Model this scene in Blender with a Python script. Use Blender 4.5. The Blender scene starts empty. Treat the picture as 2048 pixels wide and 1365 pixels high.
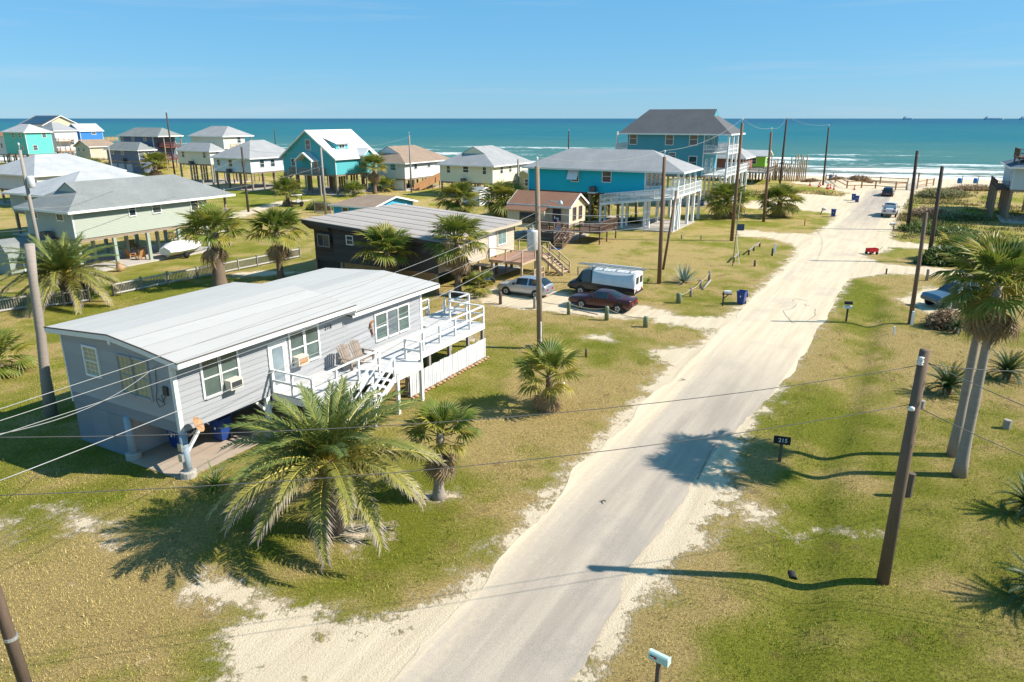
import bpy, math, random
import numpy as np
from mathutils import Vector, Matrix
random.seed(7); RNG = np.random.default_rng(11)
SC = bpy.context.scene; COL = SC.collection
R = math.radians
# ---------------------------------------------------------------- camera
F, CX, CY, HC = 1420.0, 1024.0, 682.5, 13.5          # focal length and centre in photo pixels, camera height in metres
TILT = math.atan((CY - 237) / F)
cam = bpy.data.cameras.new('camera'); cam_o = bpy.data.objects.new('camera', cam); COL.objects.link(cam_o)
cam.sensor_width = 36; cam.lens = 36 * F / 2048; cam.clip_start = .1; cam.clip_end = 60000
cam_o.location = (0, 0, HC); cam_o.rotation_euler = (math.pi / 2 - TILT, 0, 0); SC.camera = cam_o
# ---------------------------------------------------------------- sky and sun
SUN_EL, SUN_AZ = R(40), R(-4.5)                        # azimuth counted from +X towards +Y
sd = Vector((math.cos(SUN_EL) * math.cos(SUN_AZ), math.cos(SUN_EL) * math.sin(SUN_AZ), math.sin(SUN_EL)))
world = bpy.data.worlds.new('World'); SC.world = world; world.use_nodes = True
wn = world.node_tree.nodes; wl = world.node_tree.links; wn.clear()
sky = wn.new('ShaderNodeTexSky'); sky.sky_type = 'NISHITA'; sky.sun_disc = False
sky.sun_elevation = SUN_EL; sky.sun_rotation = math.atan2(sd.x, sd.y)
sky.altitude = 0; sky.air_density = 1.0; sky.dust_density = .05; sky.ozone_density = 6
wbg = wn.new('ShaderNodeBackground'); wbg.inputs['Strength'].default_value = .060
wout = wn.new('ShaderNodeOutputWorld')
wtc = wn.new('ShaderNodeTexCoord'); wmp = wn.new('ShaderNodeMapping'); wmp.inputs['Scale'].default_value = (1.6, 1.6, 30)
wnz = wn.new('ShaderNodeTexNoise'); wnz.inputs['Scale'].default_value = 1.6; wnz.inputs['Detail'].default_value = 7; wnz.inputs['Roughness'].default_value = .55
wrp = wn.new('ShaderNodeValToRGB'); wrp.color_ramp.elements[0].position = .53; wrp.color_ramp.elements[1].position = .85
wrp.color_ramp.elements[0].color = (0, 0, 0, 1); wrp.color_ramp.elements[1].color = (.30, .30, .30, 1)
wmx = wn.new('ShaderNodeMix'); wmx.data_type = 'RGBA'
wmx.inputs[7].default_value = (7.2, 7.6, 8.2, 1)
wl.new(wtc.outputs['Generated'], wmp.inputs['Vector']); wl.new(wmp.outputs[0], wnz.inputs['Vector']); wl.new(wnz.outputs['Fac'], wrp.inputs[0])
wl.new(wrp.outputs[0], wmx.inputs[0]); wtn = wn.new('ShaderNodeMix'); wtn.data_type = 'RGBA'; wtn.blend_type = 'MULTIPLY'; wtn.inputs[0].default_value = 1; wtn.inputs[7].default_value = (.88, .96, 1.03, 1); wl.new(sky.outputs[0], wtn.inputs[6]); wt2 = wn.new('ShaderNodeMix'); wt2.data_type = 'RGBA'; wt2.inputs[0].default_value = .44; wt2.inputs[7].default_value = (1.7, 6.9, 11.8, 1); wl.new(wtn.outputs[2], wt2.inputs[6]); wl.new(wt2.outputs[2], wmx.inputs[6]); wl.new(wmx.outputs[2], wbg.inputs[0]); wl.new(wbg.outputs[0], wout.inputs[0])
sun = bpy.data.lights.new('sun', 'SUN'); sun.energy = 5.0; sun.angle = R(.53); sun.color = (1, .94, .84)
sun_o = bpy.data.objects.new('sun', sun); COL.objects.link(sun_o); sun_o.rotation_euler = sd.to_track_quat('Z', 'Y').to_euler(); sun_o.location = sd * 200
SC.view_settings.view_transform = 'Standard'; SC.view_settings.look = 'None'; SC.view_settings.gamma = 1; SC.view_settings.use_curve_mapping = False
SC.view_settings.exposure = .7
SC.render.engine = 'CYCLES'; SC.cycles.max_bounces = 6; SC.cycles.diffuse_bounces = 3; SC.cycles.glossy_bounces = 3; SC.cycles.transparent_max_bounces = 6
# ---------------------------------------------------------------- plan of the place: pixel of the photo -> point on the ground
_s, _c = math.sin(TILT), math.cos(TILT)
def G(x, y, z=0.0):
    u, v = (x - CX) / F, (y - CY) / F; t = (HC - z) / (_s + v * _c)
    return Vector((u * t, (_c - v * _s) * t, z))
YAW = R(61)
AX = Vector((math.cos(YAW), math.sin(YAW), 0)); BX = Vector((-math.sin(YAW), math.cos(YAW), 0))   # along the street to the sea / away from the street
# ---------------------------------------------------------------- mesh and object helpers
class MB:
    def __init__(s): s.v = []; s.f = []; s.m = []
    def poly(s, pts, mi=0):
        n = len(s.v); s.v += [tuple(p) for p in pts]; s.f.append(tuple(range(n, n + len(pts)))); s.m.append(mi)
    def box(s, x0, y0, z0, x1, y1, z1, mi=0):
        n = len(s.v)
        s.v += [(x0, y0, z0), (x1, y0, z0), (x1, y1, z0), (x0, y1, z0), (x0, y0, z1), (x1, y0, z1), (x1, y1, z1), (x0, y1, z1)]
        for q in ((3, 2, 1, 0), (4, 5, 6, 7), (0, 1, 5, 4), (1, 2, 6, 5), (2, 3, 7, 6), (3, 0, 4, 7)): s.f.append(tuple(n + i for i in q)); s.m.append(mi)
        return s
    def bar(s, p, q, w, h, mi=0):                       # beam from p to q; h is the vertical-ish thickness
        p, q = Vector(p), Vector(q); d = (q - p).normalized()
        sx = d.cross(Vector((0, 0, 1)))
        sx = Vector((1, 0, 0)) if sx.length < 1e-4 else sx.normalized()
        up = sx.cross(d).normalized(); n = len(s.v)
        for e in (p, q):
            for i, j in ((-1, -1), (1, -1), (1, 1), (-1, 1)): s.v.append(tuple(e + sx * (i * w / 2) + up * (j * h / 2)))
        for f in ((3, 2, 1, 0), (4, 5, 6, 7), (0, 1, 5, 4), (1, 2, 6, 5), (2, 3, 7, 6), (3, 0, 4, 7)): s.f.append(tuple(n + i for i in f)); s.m.append(mi)
        return s
    def tube(s, pts, r, n=8, mi=0, cap=True):
        pts = [Vector(p) for p in pts]; k = len(pts)
        if not hasattr(r, '__len__'): r = [r] * k
        base = len(s.v); d0 = (pts[1] - pts[0]).normalized()
        ref = Vector((1, 0, 0)) if abs(d0.x) < .8 else Vector((0, 1, 0))
        for i, p in enumerate(pts):
            d = (pts[min(i + 1, k - 1)] - pts[max(i - 1, 0)]).normalized()
            x = (ref - d * ref.dot(d)).normalized(); y = d.cross(x)
            for j in range(n):
                t = 2 * math.pi * j / n; s.v.append(tuple(p + (x * math.cos(t) + y * math.sin(t)) * r[i]))
        for i in range(k - 1):
            for j in range(n):
                a, b = base + i * n + j, base + i * n + (j + 1) % n
                s.f.append((a, b, b + n, a + n)); s.m.append(mi)
        if cap:
            s.f.append(tuple(base + j for j in reversed(range(n)))); s.m.append(mi)
            s.f.append(tuple(base + (k - 1) * n + j for j in range(n))); s.m.append(mi)
        return s
    def lathe(s, prof, n=12, mi=0, c=(0, 0, 0)):        # prof: (radius, z)
        return s.tube([(c[0], c[1], c[2] + z + i * 1e-5) for i, (r, z) in enumerate(prof)], [max(r, .001) for r, z in prof], n, mi)
    def mesh(s, name, mats, smooth=False):
        me = bpy.data.meshes.new(name); me.from_pydata(s.v, [], s.f)
        for m in (mats if isinstance(mats, (list, tuple)) else [mats]): me.materials.append(m)
        if any(s.m): me.polygons.foreach_set('material_index', s.m)
        if smooth: me.polygons.foreach_set('use_smooth', [True] * len(s.f))
        me.update(); return me
    def build(s, name, mats, parent=None, smooth=False, loc=None, rot=None):
        return put(name, s.mesh(name, mats, smooth), parent, loc, rot)
def put(name, me, parent=None, loc=None, rot=None, scale=None):
    o = bpy.data.objects.new(name, me); COL.objects.link(o)
    if parent is not None: o.parent = parent
    if loc is not None: o.location = loc
    if rot is not None: o.rotation_euler = rot
    if scale is not None: o.scale = (scale,) * 3 if not hasattr(scale, '__len__') else scale
    return o
def tag(o, label=None, cat=None, group=None, kind=None):
    if label: o['label'] = label
    if cat: o['category'] = cat
    if group: o['group'] = group
    if kind: o['kind'] = kind
    return o
def thing(name, label, cat, loc=(0, 0, 0), rz=0, group=None):
    o = bpy.data.objects.new(name, None); COL.objects.link(o); o.location = loc; o.rotation_euler = (0, 0, rz); o.empty_display_size = .3
    return tag(o, label, cat, group)
def copy_tree(o, parent=None):
    c = o.copy(); COL.objects.link(c); c.parent = parent
    for ch in list(o.children): copy_tree(ch, c)
    return c
# ---------------------------------------------------------------- materials
MATS = {}
def nd(nt, t, **k):
    n = nt.nodes.new(t)
    for a, b in k.items():
        if hasattr(n, a): setattr(n, a, b)
        else: n.inputs[a].default_value = b
    return n
def mathn(nt, op, a, b=None, c=None, clamp=False):
    n = nt.nodes.new('ShaderNodeMath'); n.operation = op; n.use_clamp = clamp
    for i, x in enumerate((a, b, c)):
        if x is None: continue
        if isinstance(x, (int, float)): n.inputs[i].default_value = x
        else: nt.links.new(x, n.inputs[i])
    return n.outputs[0]
def smooth(nt, x, lo, hi):
    n = nt.nodes.new('ShaderNodeMapRange'); n.interpolation_type = 'SMOOTHSTEP'
    n.inputs['From Min'].default_value = lo; n.inputs['From Max'].default_value = hi; nt.links.new(x, n.inputs['Value']); return n.outputs[0]
def mixc(nt, f, a, b, mode='MIX'):
    n = nt.nodes.new('ShaderNodeMix'); n.data_type = 'RGBA'; n.blend_type = mode
    for i, x in ((0, f), (6, a), (7, b)):
        if isinstance(x, (int, float)): n.inputs[i].default_value = x
        elif isinstance(x, tuple): n.inputs[i].default_value = x if len(x) == 4 else (*x, 1)
        else: nt.links.new(x, n.inputs[i])
    return n.outputs[2]
def noise(nt, vec, scale, detail=4, rough=.55, dist=0):
    n = nd(nt, 'ShaderNodeTexNoise'); n.inputs['Scale'].default_value = scale; n.inputs['Detail'].default_value = detail
    n.inputs['Roughness'].default_value = rough; n.inputs['Distortion'].default_value = dist
    if vec is not None: nt.links.new(vec, n.inputs['Vector'])
    return n.outputs['Fac']
def mapping(nt, vec, scale):
    n = nd(nt, 'ShaderNodeMapping'); n.inputs['Scale'].default_value = scale; nt.links.new(vec, n.inputs['Vector']); return n.outputs[0]
def newmat(name):
    m = bpy.data.materials.new(name); m.use_nodes = True; nt = m.node_tree
    return m, nt, nt.nodes['Principled BSDF']
def bump(nt, bs, h, strength=.3, dist=.02):
    n = nd(nt, 'ShaderNodeBump'); n.inputs['Strength'].default_value = strength; n.inputs['Distance'].default_value = dist
    nt.links.new(h, n.inputs['Height']); nt.links.new(n.outputs[0], bs.inputs['Normal'])
def M(name, col=(.5, .5, .5), rough=.75, var=.12, scale=3, stretch=(1, 1, 1), grime=.0, gcol=(.2, .17, .13), bmp=.15, bscale=40, metal=0, spec=.3, rnd=.06, fine=.06):
    """painted / weathered surface: two scales of tone, optional grime patches, fine relief, slight change from piece to piece"""
    if name in MATS: return MATS[name]
    m, nt, bs = newmat(name); tc = nd(nt, 'ShaderNodeTexCoord').outputs['Object']; v = mapping(nt, tc, stretch)
    n1 = noise(nt, v, scale, 5, .6); n2 = noise(nt, v, bscale, 3, .6)
    oi = nd(nt, 'ShaderNodeObjectInfo').outputs['Random']
    k = mathn(nt, 'ADD', mathn(nt, 'MULTIPLY_ADD', n1, 2 * var, 1 - var), mathn(nt, 'MULTIPLY_ADD', n2, 2 * fine, -fine))
    k = mathn(nt, 'ADD', k, mathn(nt, 'MULTIPLY_ADD', oi, 2 * rnd, -rnd))
    c = nd(nt, 'ShaderNodeVectorMath', operation='SCALE'); c.inputs[0].default_value = col[:3]; nt.links.new(k, c.inputs['Scale']); c = c.outputs[0]
    if grime:
        g = smooth(nt, noise(nt, v, scale * 2.3, 6, .7), .5, .72); c = mixc(nt, mathn(nt, 'MULTIPLY', g, grime), c, gcol)
    nt.links.new(c, bs.inputs['Base Color']); bs.inputs['Roughness'].default_value = rough; bs.inputs['Metallic'].default_value = metal
    bs.inputs['Specular IOR Level'].default_value = spec
    if bmp: bump(nt, bs, n2, bmp, .01)
    MATS[name] = m; return m
def shingle(name, col, var=.25, rough=.9):
    if name in MATS: return MATS[name]
    m, nt, bs = newmat(name); tc = nd(nt, 'ShaderNodeTexCoord').outputs['Object']
    sp = nd(nt, 'ShaderNodeSeparateXYZ'); nt.links.new(tc, sp.inputs[0])
    row = mathn(nt, 'FRACT', mathn(nt, 'MULTIPLY', sp.outputs[2], 13.0)); edge = smooth(nt, row, 0, .22)
    n1 = noise(nt, tc, 9, 2, .7); n2 = noise(nt, tc, .5, 5, .6); n3 = noise(nt, mapping(nt, tc, (5, 5, 22)), 1.3, 2, .5)
    k = mathn(nt, 'MULTIPLY_ADD', n1, 2 * var, 1 - var); k = mathn(nt, 'MULTIPLY', k, mathn(nt, 'MULTIPLY_ADD', n2, .5, .75))
    k = mathn(nt, 'MULTIPLY', k, mathn(nt, 'MULTIPLY_ADD', n3, .5, .75)); k = mathn(nt, 'MULTIPLY', k, mathn(nt, 'MULTIPLY_ADD', edge, .25, .78))
    c = nd(nt, 'ShaderNodeVectorMath', operation='SCALE'); c.inputs[0].default_value = col; nt.links.new(k, c.inputs['Scale'])
    nt.links.new(c.outputs[0], bs.inputs['Base Color']); bs.inputs['Roughness'].default_value = rough; bs.inputs['Specular IOR Level'].default_value = .2
    bump(nt, bs, mathn(nt, 'ADD', edge, n1), .35, .02); MATS[name] = m; return m
def glassm(name, col=(.03, .045, .055), rough=.06, spec=.8):
    if name in MATS: return MATS[name]
    m, nt, bs = newmat(name); tc = nd(nt, 'ShaderNodeTexCoord').outputs['Object']
    n = noise(nt, tc, 1.1, 2, .5); c = mixc(nt, n, tuple(x * .5 for x in col), tuple(x * 1.9 for x in col))
    nt.links.new(c, bs.inputs['Base Color']); bs.inputs['Roughness'].default_value = rough; bs.inputs['Specular IOR Level'].default_value = spec
    bump(nt, bs, noise(nt, tc, 2.2, 2, .5), .08, .02); MATS[name] = m; return m
def carpaint(name, col, metal=.3, rough=.3):
    if name in MATS: return MATS[name]
    m, nt, bs = newmat(name); tc = nd(nt, 'ShaderNodeTexCoord').outputs['Object']
    n = noise(nt, tc, 2.5, 5, .6); c = mixc(nt, n, tuple(x * .82 for x in col), tuple(min(1, x * 1.12) for x in col))
    nt.links.new(c, bs.inputs['Base Color']); bs.inputs['Metallic'].default_value = metal; bs.inputs['Coat Weight'].default_value = .6; bs.inputs['Coat Roughness'].default_value = .12
    r = mathn(nt, 'MULTIPLY_ADD', n, .25, rough - .1); nt.links.new(r, bs.inputs['Roughness']); MATS[name] = m; return m
def leafm(name, c1, c2, tip=None, trans=.25):
    """leaf: two greens, changing from leaf to leaf; 'tip' (attribute 0..1 along the blade) dries the ends"""
    if name in MATS: return MATS[name]
    m, nt, bs = newmat(name); tc = nd(nt, 'ShaderNodeTexCoord').outputs['Object']; oi = nd(nt, 'ShaderNodeObjectInfo').outputs['Random']
    f = mathn(nt, 'ADD', mathn(nt, 'MULTIPLY', noise(nt, tc, 3, 3, .6), .8), mathn(nt, 'MULTIPLY_ADD', oi, .7, -.25), clamp=True)
    c = mixc(nt, f, c1, c2)
    if tip:
        at = nd(nt, 'ShaderNodeAttribute', attribute_name='tip').outputs['Fac']
        t = smooth(nt, mathn(nt, 'ADD', at, mathn(nt, 'MULTIPLY_ADD', noise(nt, tc, 6, 2, .5), .7, -.35)), .45, .95); c = mixc(nt, t, c, tip)
    nt.links.new(c, bs.inputs['Base Color']); bs.inputs['Roughness'].default_value = .5; bs.inputs['Specular IOR Level'].default_value = .35
    tr = nd(nt, 'ShaderNodeBsdfTranslucent'); nt.links.new(c, tr.inputs[0]); mx = nd(nt, 'ShaderNodeMixShader'); mx.inputs[0].default_value = trans
    nt.links.new(bs.outputs[0], mx.inputs[1]); nt.links.new(tr.outputs[0], mx.inputs[2]); nt.links.new(mx.outputs[0], nt.nodes['Material Output'].inputs['Surface'])
    MATS[name] = m; return m
WHITE = M('white paint', (.72, .71, .685), .6, .06, 2, grime=.25, gcol=(.45, .42, .38)); TRIM = M('trim paint', (.74, .73, .70), .55, .04)
GLASS = glassm('window glass'); DARKMET = M('dark metal', (.05, .05, .055), .5, .2); GALV = M('galvanised metal', (.5, .52, .53), .4, .15, metal=.6)
PILING = M('treated piling wood', (.27, .21, .15), .85, .25, 2, (6, 6, .6), grime=.4, gcol=(.12, .1, .08)); DECKWOOD = M('brown deck wood', (.30, .20, .125), .8, .2, 2, (1, 6, 6))
GREYWOOD = M('weathered grey wood', (.30, .27, .235), .85, .25, 2, (6, 6, .8), grime=.3, gcol=(.14, .12, .1)); POLE = M('utility pole wood', (.15, .105, .075), .9, .3, 2.5, (7, 7, .5), grime=.45, gcol=(.08, .06, .05), bmp=.5, bscale=25)
POLEDARK = M('creosote pole wood', (.075, .055, .045), .9, .3, 2.5, (7, 7, .5)); CONC = M('concrete slab', (.44, .40, .35), .9, .15, 1.2, grime=.35, gcol=(.25, .22, .19)); BLACK = M('black plastic', (.02, .02, .022), .6)
RUBBER = M('tyre rubber', (.018, .018, .019), .85); WIRE = M('wire', (.10, .095, .09), .6); WIREALU = M('aluminium wire', (.32, .32, .31), .5, metal=.2)
BINBLUE = M('blue bin plastic', (.02, .055, .22), .45, .15); GREENPOST = M('green treated post', (.17, .21, .12), .85, .3, 3, (5, 5, 1), grime=.5, gcol=(.2, .15, .1))
# ================================================================ ground, road, sea
_NT = {}
def vnoise(x, y, sc, seed=0, oct=3):
    out = np.zeros_like(x); amp = 1; tot = 0
    for o in range(oct):
        k_ = seed * 31 + o
        if k_ not in _NT: _NT[k_] = np.random.default_rng(k_).random((256, 256))
        rg = _NT[k_]; u = x * sc * 2 ** o + 1000.5 + o * 17.3; v = y * sc * 2 ** o + 1000.5 + o * 9.1
        i, j = np.floor(u).astype(int), np.floor(v).astype(int); fu, fv = u - i, v - j; fu = fu * fu * (3 - 2 * fu); fv = fv * fv * (3 - 2 * fv)
        g = lambda a, b: rg[a % 256, b % 256]
        out += amp * ((g(i, j) * (1 - fu) + g(i + 1, j) * fu) * (1 - fv) + (g(i, j + 1) * (1 - fu) + g(i + 1, j + 1) * fu) * fv); tot += amp; amp *= .5
    return out / tot
def polysdf(x, y, pts):                                # signed distance, positive inside
    d2 = np.full(x.shape, 1e9); ins = np.zeros(x.shape, bool); n = len(pts)
    for k in range(n):
        ax, ay = pts[k]; bx, by = pts[(k + 1) % n]; ex, ey = bx - ax, by - ay
        t = np.clip(((x - ax) * ex + (y - ay) * ey) / (ex * ex + ey * ey + 1e-9), 0, 1)
        d2 = np.minimum(d2, (x - ax - t * ex) ** 2 + (y - ay - t * ey) ** 2)
        if ay != by: ins ^= ((ay > y) != (by > y)) & (x < ex * (y - ay) / ey + ax)
    return np.where(ins, 1, -1) * np.sqrt(d2)
def linedist(x, y, pts):
    d2 = np.full(x.shape, 1e9)
    for (ax, ay), (bx, by) in zip(pts, pts[1:]):
        ex, ey = bx - ax, by - ay; t = np.clip(((x - ax) * ex + (y - ay) * ey) / (ex * ex + ey * ey + 1e-9), 0, 1)
        d2 = np.minimum(d2, (x - ax - t * ex) ** 2 + (y - ay - t * ey) ** 2)
    return np.sqrt(d2)
def gp(L): return [tuple(G(*p)[:2]) for p in L]
SANDS = [gp(L) for L in (
 [(400, 1420), (430, 1365), (500, 1290), (640, 1240), (760, 1230), (880, 1185), (960, 1115), (1060, 1010), (1140, 925), (1215, 850), (1290, 770), (1322, 725), (1285, 697), (1385, 688), (1420, 662),
  (1340, 652), (1290, 640), (1240, 640), (1100, 625), (985, 612), (940, 600), (900, 590), (1000, 575), (1120, 582), (1200, 605), (1300, 612), (1370, 630), (1440, 632), (1480, 605), (1530, 560), (1580, 512), (1585, 492), (1530, 475), (1470, 474),
  (1475, 458), (1560, 466), (1620, 468), (1655, 446), (1665, 428), (1600, 421), (1480, 417), (1480, 405), (1560, 400), (1600, 395), (1680, 398), (1695, 390), (1640, 380), (1560, 372), (1590, 362), (2048, 352), (2048, 372), (1850, 378),
  (1822, 400), (1800, 440), (1790, 466), (1795, 482), (1840, 487), (1910, 492), (1905, 503), (1790, 496), (1770, 508), (1735, 512), (1770, 527), (1880, 536), (1960, 545), (1940, 556), (1780, 550), (1705, 560), (1692, 580), (1664, 620), (1642, 660),
  (1618, 700), (1578, 760), (1530, 830), (1500, 880), (1478, 960), (1465, 1040), (1390, 1100), (1330, 1190), (1240, 1290), (1195, 1365), (1165, 1440)],
 [(80, 1012), (130, 1005), (190, 1035), (192, 1075), (140, 1068)], [(215, 1062), (248, 1062), (240, 1105), (215, 1100)], [(330, 1172), (370, 1158), (470, 1150), (570, 1195), (660, 1222), (760, 1228), (700, 1290), (560, 1380), (400, 1400), (415, 1330), (440, 1285), (470, 1245), (410, 1215)],
 [(-40, 1045), (10, 1025), (32, 1080), (-20, 1090)], [(1478, 1005), (1530, 1000), (1560, 1050), (1500, 1068)], [(1600, 1046), (1632, 1048), (1630, 1064), (1602, 1060)], [(1700, 1066), (1755, 1068), (1752, 1078), (1702, 1076)],
 [(800, 660), (905, 650), (985, 690), (820, 670)], [(1180, 668), (1240, 672), (1225, 684), (1165, 680)], [(455, 548), (520, 540), (620, 545), (560, 552), (470, 556)], [(370, 432), (470, 425), (560, 402), (640, 398), (560, 412), (470, 442), (400, 446)],
 [(1860, 570), (1960, 600), (1990, 640), (1850, 628), (1790, 600)], [(640, 1040), (760, 1040), (770, 1085), (700, 1100), (640, 1085)], [(848, 985), (900, 980), (908, 1000), (870, 1012), (842, 1000)])]
DITCH = gp([(1500, 1420), (1580, 1230), (1612, 1150), (1635, 940), (1700, 790), (1722, 700), (1737, 650), (1745, 600)])
SH0 = np.array([90., 197.]); SHN = np.array([math.sin(R(16)), math.cos(R(16))]); SEAZ = -1.5
DUNES = [(*G(1890, 420)[:2], 9, 5, .7), (*G(1960, 395)[:2], 22, 7, .7), (*G(1690, 372)[:2], 5, 4, 1.2), (*G(1540, 396)[:2], 14, 5, .7), (*G(1480, 372)[:2], 18, 8, .9), (*G(1640, 392)[:2], 6, 3, .5), (-110, 205, 40, 14, 2.2), (-20, 172, 60, 9, 1.0)]
def hgt(x, y):
    x = np.asarray(x, float); y = np.asarray(y, float)
    z = (vnoise(x, y, .12, 3) - .5) * .12
    dd = linedist(x, y, DITCH); z = z - .32 * np.exp(-(dd / .8) ** 2)
    d = (x - SH0[0]) * SHN[0] + (y - SH0[1]) * SHN[1]
    z = z + np.where(d > -42, -1.5 * np.clip((d + 42) / 42, 0, 3), 0)
    for cx, cy, sx, sy, h in DUNES:
        u = (x - cx) * math.cos(R(-16)) + (y - cy) * math.sin(R(-16)); w = -(x - cx) * math.sin(R(-16)) + (y - cy) * math.cos(R(-16))
        z = z + h * np.exp(-(u / sx) ** 2 - (w / sy) ** 2) * (.7 + .6 * vnoise(x, y, .2, 9))
    return z
def hz(x, y): return float(hgt(np.array([x]), np.array([y]))[0])
def gnd(px, py):                                        # ground point with the terrain's height
    p = G(px, py); p.z = hz(p.x, p.y); return p
def sandf(x, y):
    s = np.full(x.shape, -9.)
    for L in SANDS: s = np.maximum(s, polysdf(x, y, L))
    d = (x - SH0[0]) * SHN[0] + (y - SH0[1]) * SHN[1]
    return np.maximum(s, d + 30)
def lushf(x, y):
    l = .27 + 1.5 * (vnoise(x, y, .11, 21) - .5) + 1.7 * (vnoise(x, y, .42, 22) - .5) + .9 * (vnoise(x, y, 1.4, 23) - .5)
    l = l + .55 * np.exp(-(linedist(x, y, DITCH) / 1.6) ** 2)
    for px, py, r, k in ((330, 985, 3, .45), (820, 1065, 2, .3), (1050, 1100, 2, .1), (1800, 700, 4, -.15), (1690, 580, 3, .6), (1740, 560, 3, .4), (100, 640, 12, .35), (350, 570, 9, .35), (1500, 430, 15, .1), (1900, 1250, 3, .25), (1650, 1200, 1.6, .3), (450, 400, 18, .6), (620, 380, 14, .6), (420, 500, 8, .7), (1250, 430, 10, .2), (1750, 1000, 3, -.25), (1150, 760, 4, -.15), (700, 1180, 3, -.2), (100, 1200, 4, -.25), (250, 1150, 3, -.3), (1900, 980, 5, .1), (1950, 1250, 4, .12), (1640, 1330, 2, .2), (1500, 1180, 2.5, -.2), (1300, 1330, 2, -.2)):
        c = G(px, py); l = l + k * np.exp(-((x - c.x) ** 2 + (y - c.y) ** 2) / r ** 2)
    return np.clip(l, 0, 1)
xs = np.concatenate([[-9000, -4000, -1800, -900, -450, -280], np.arange(-190, -46, 2.2), np.arange(-46, 52, .32), np.arange(52, 130, 1.2), np.arange(132, 200, 6), [260, 400, 800, 1800, 4000, 9000]])
ys = np.concatenate([[-900, -300, -80, -20, 0, 6], np.arange(9, 32, .26), np.arange(32, 62, .36), np.arange(62, 112, .65), np.arange(112, 250, 1.6), [270, 320, 420, 800, 2500]])
XX, YY = np.meshgrid(xs, ys); gx, gy = XX.ravel(), YY.ravel(); gz = hgt(gx, gy); W_, H_ = len(xs), len(ys)
me = bpy.data.meshes.new('ground'); nv = len(gx); me.vertices.add(nv); me.vertices.foreach_set('co', np.stack([gx, gy, gz], 1).ravel().astype(np.float32))
ii, jj = np.meshgrid(np.arange(W_ - 1), np.arange(H_ - 1)); q0 = (jj * W_ + ii).ravel(); quads = np.stack([q0, q0 + 1, q0 + 1 + W_, q0 + W_], 1).astype(np.int32)
nf = len(quads); me.loops.add(nf * 4); me.loops.foreach_set('vertex_index', quads.ravel()); me.polygons.add(nf); me.polygons.foreach_set('loop_start', np.arange(nf, dtype=np.int32) * 4); me.polygons.foreach_set('use_smooth', [True] * nf)
me.update(calc_edges=True)
GSAND = sandf(gx, gy); GLUSH = lushf(gx, gy)
for an, dat in (('sand', np.clip(GSAND, -4, 4)), ('lush', GLUSH)): me.attributes.new(an, 'FLOAT', 'POINT').data.foreach_set('value', dat.astype(np.float32))
SANDC, SANDC2 = (.70, .575, .41), (.54, .43, .29)
def sandcolor(nt, pos):
    rot = nd(nt, 'ShaderNodeMapping'); rot.inputs['Rotation'].default_value = (0, 0, -R(60)); nt.links.new(pos, rot.inputs['Vector'])
    st = noise(nt, mapping(nt, rot.outputs[0], (.12, 2.2, 1)), 1.0, 5, .65); n2 = noise(nt, pos, 14, 4, .65)
    f = mathn(nt, 'ADD', mathn(nt, 'MULTIPLY', st, .75), mathn(nt, 'MULTIPLY', n2, .45)); f = smooth(nt, f, .4, .85)
    return mixc(nt, f, SANDC, SANDC2), st, n2
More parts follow.
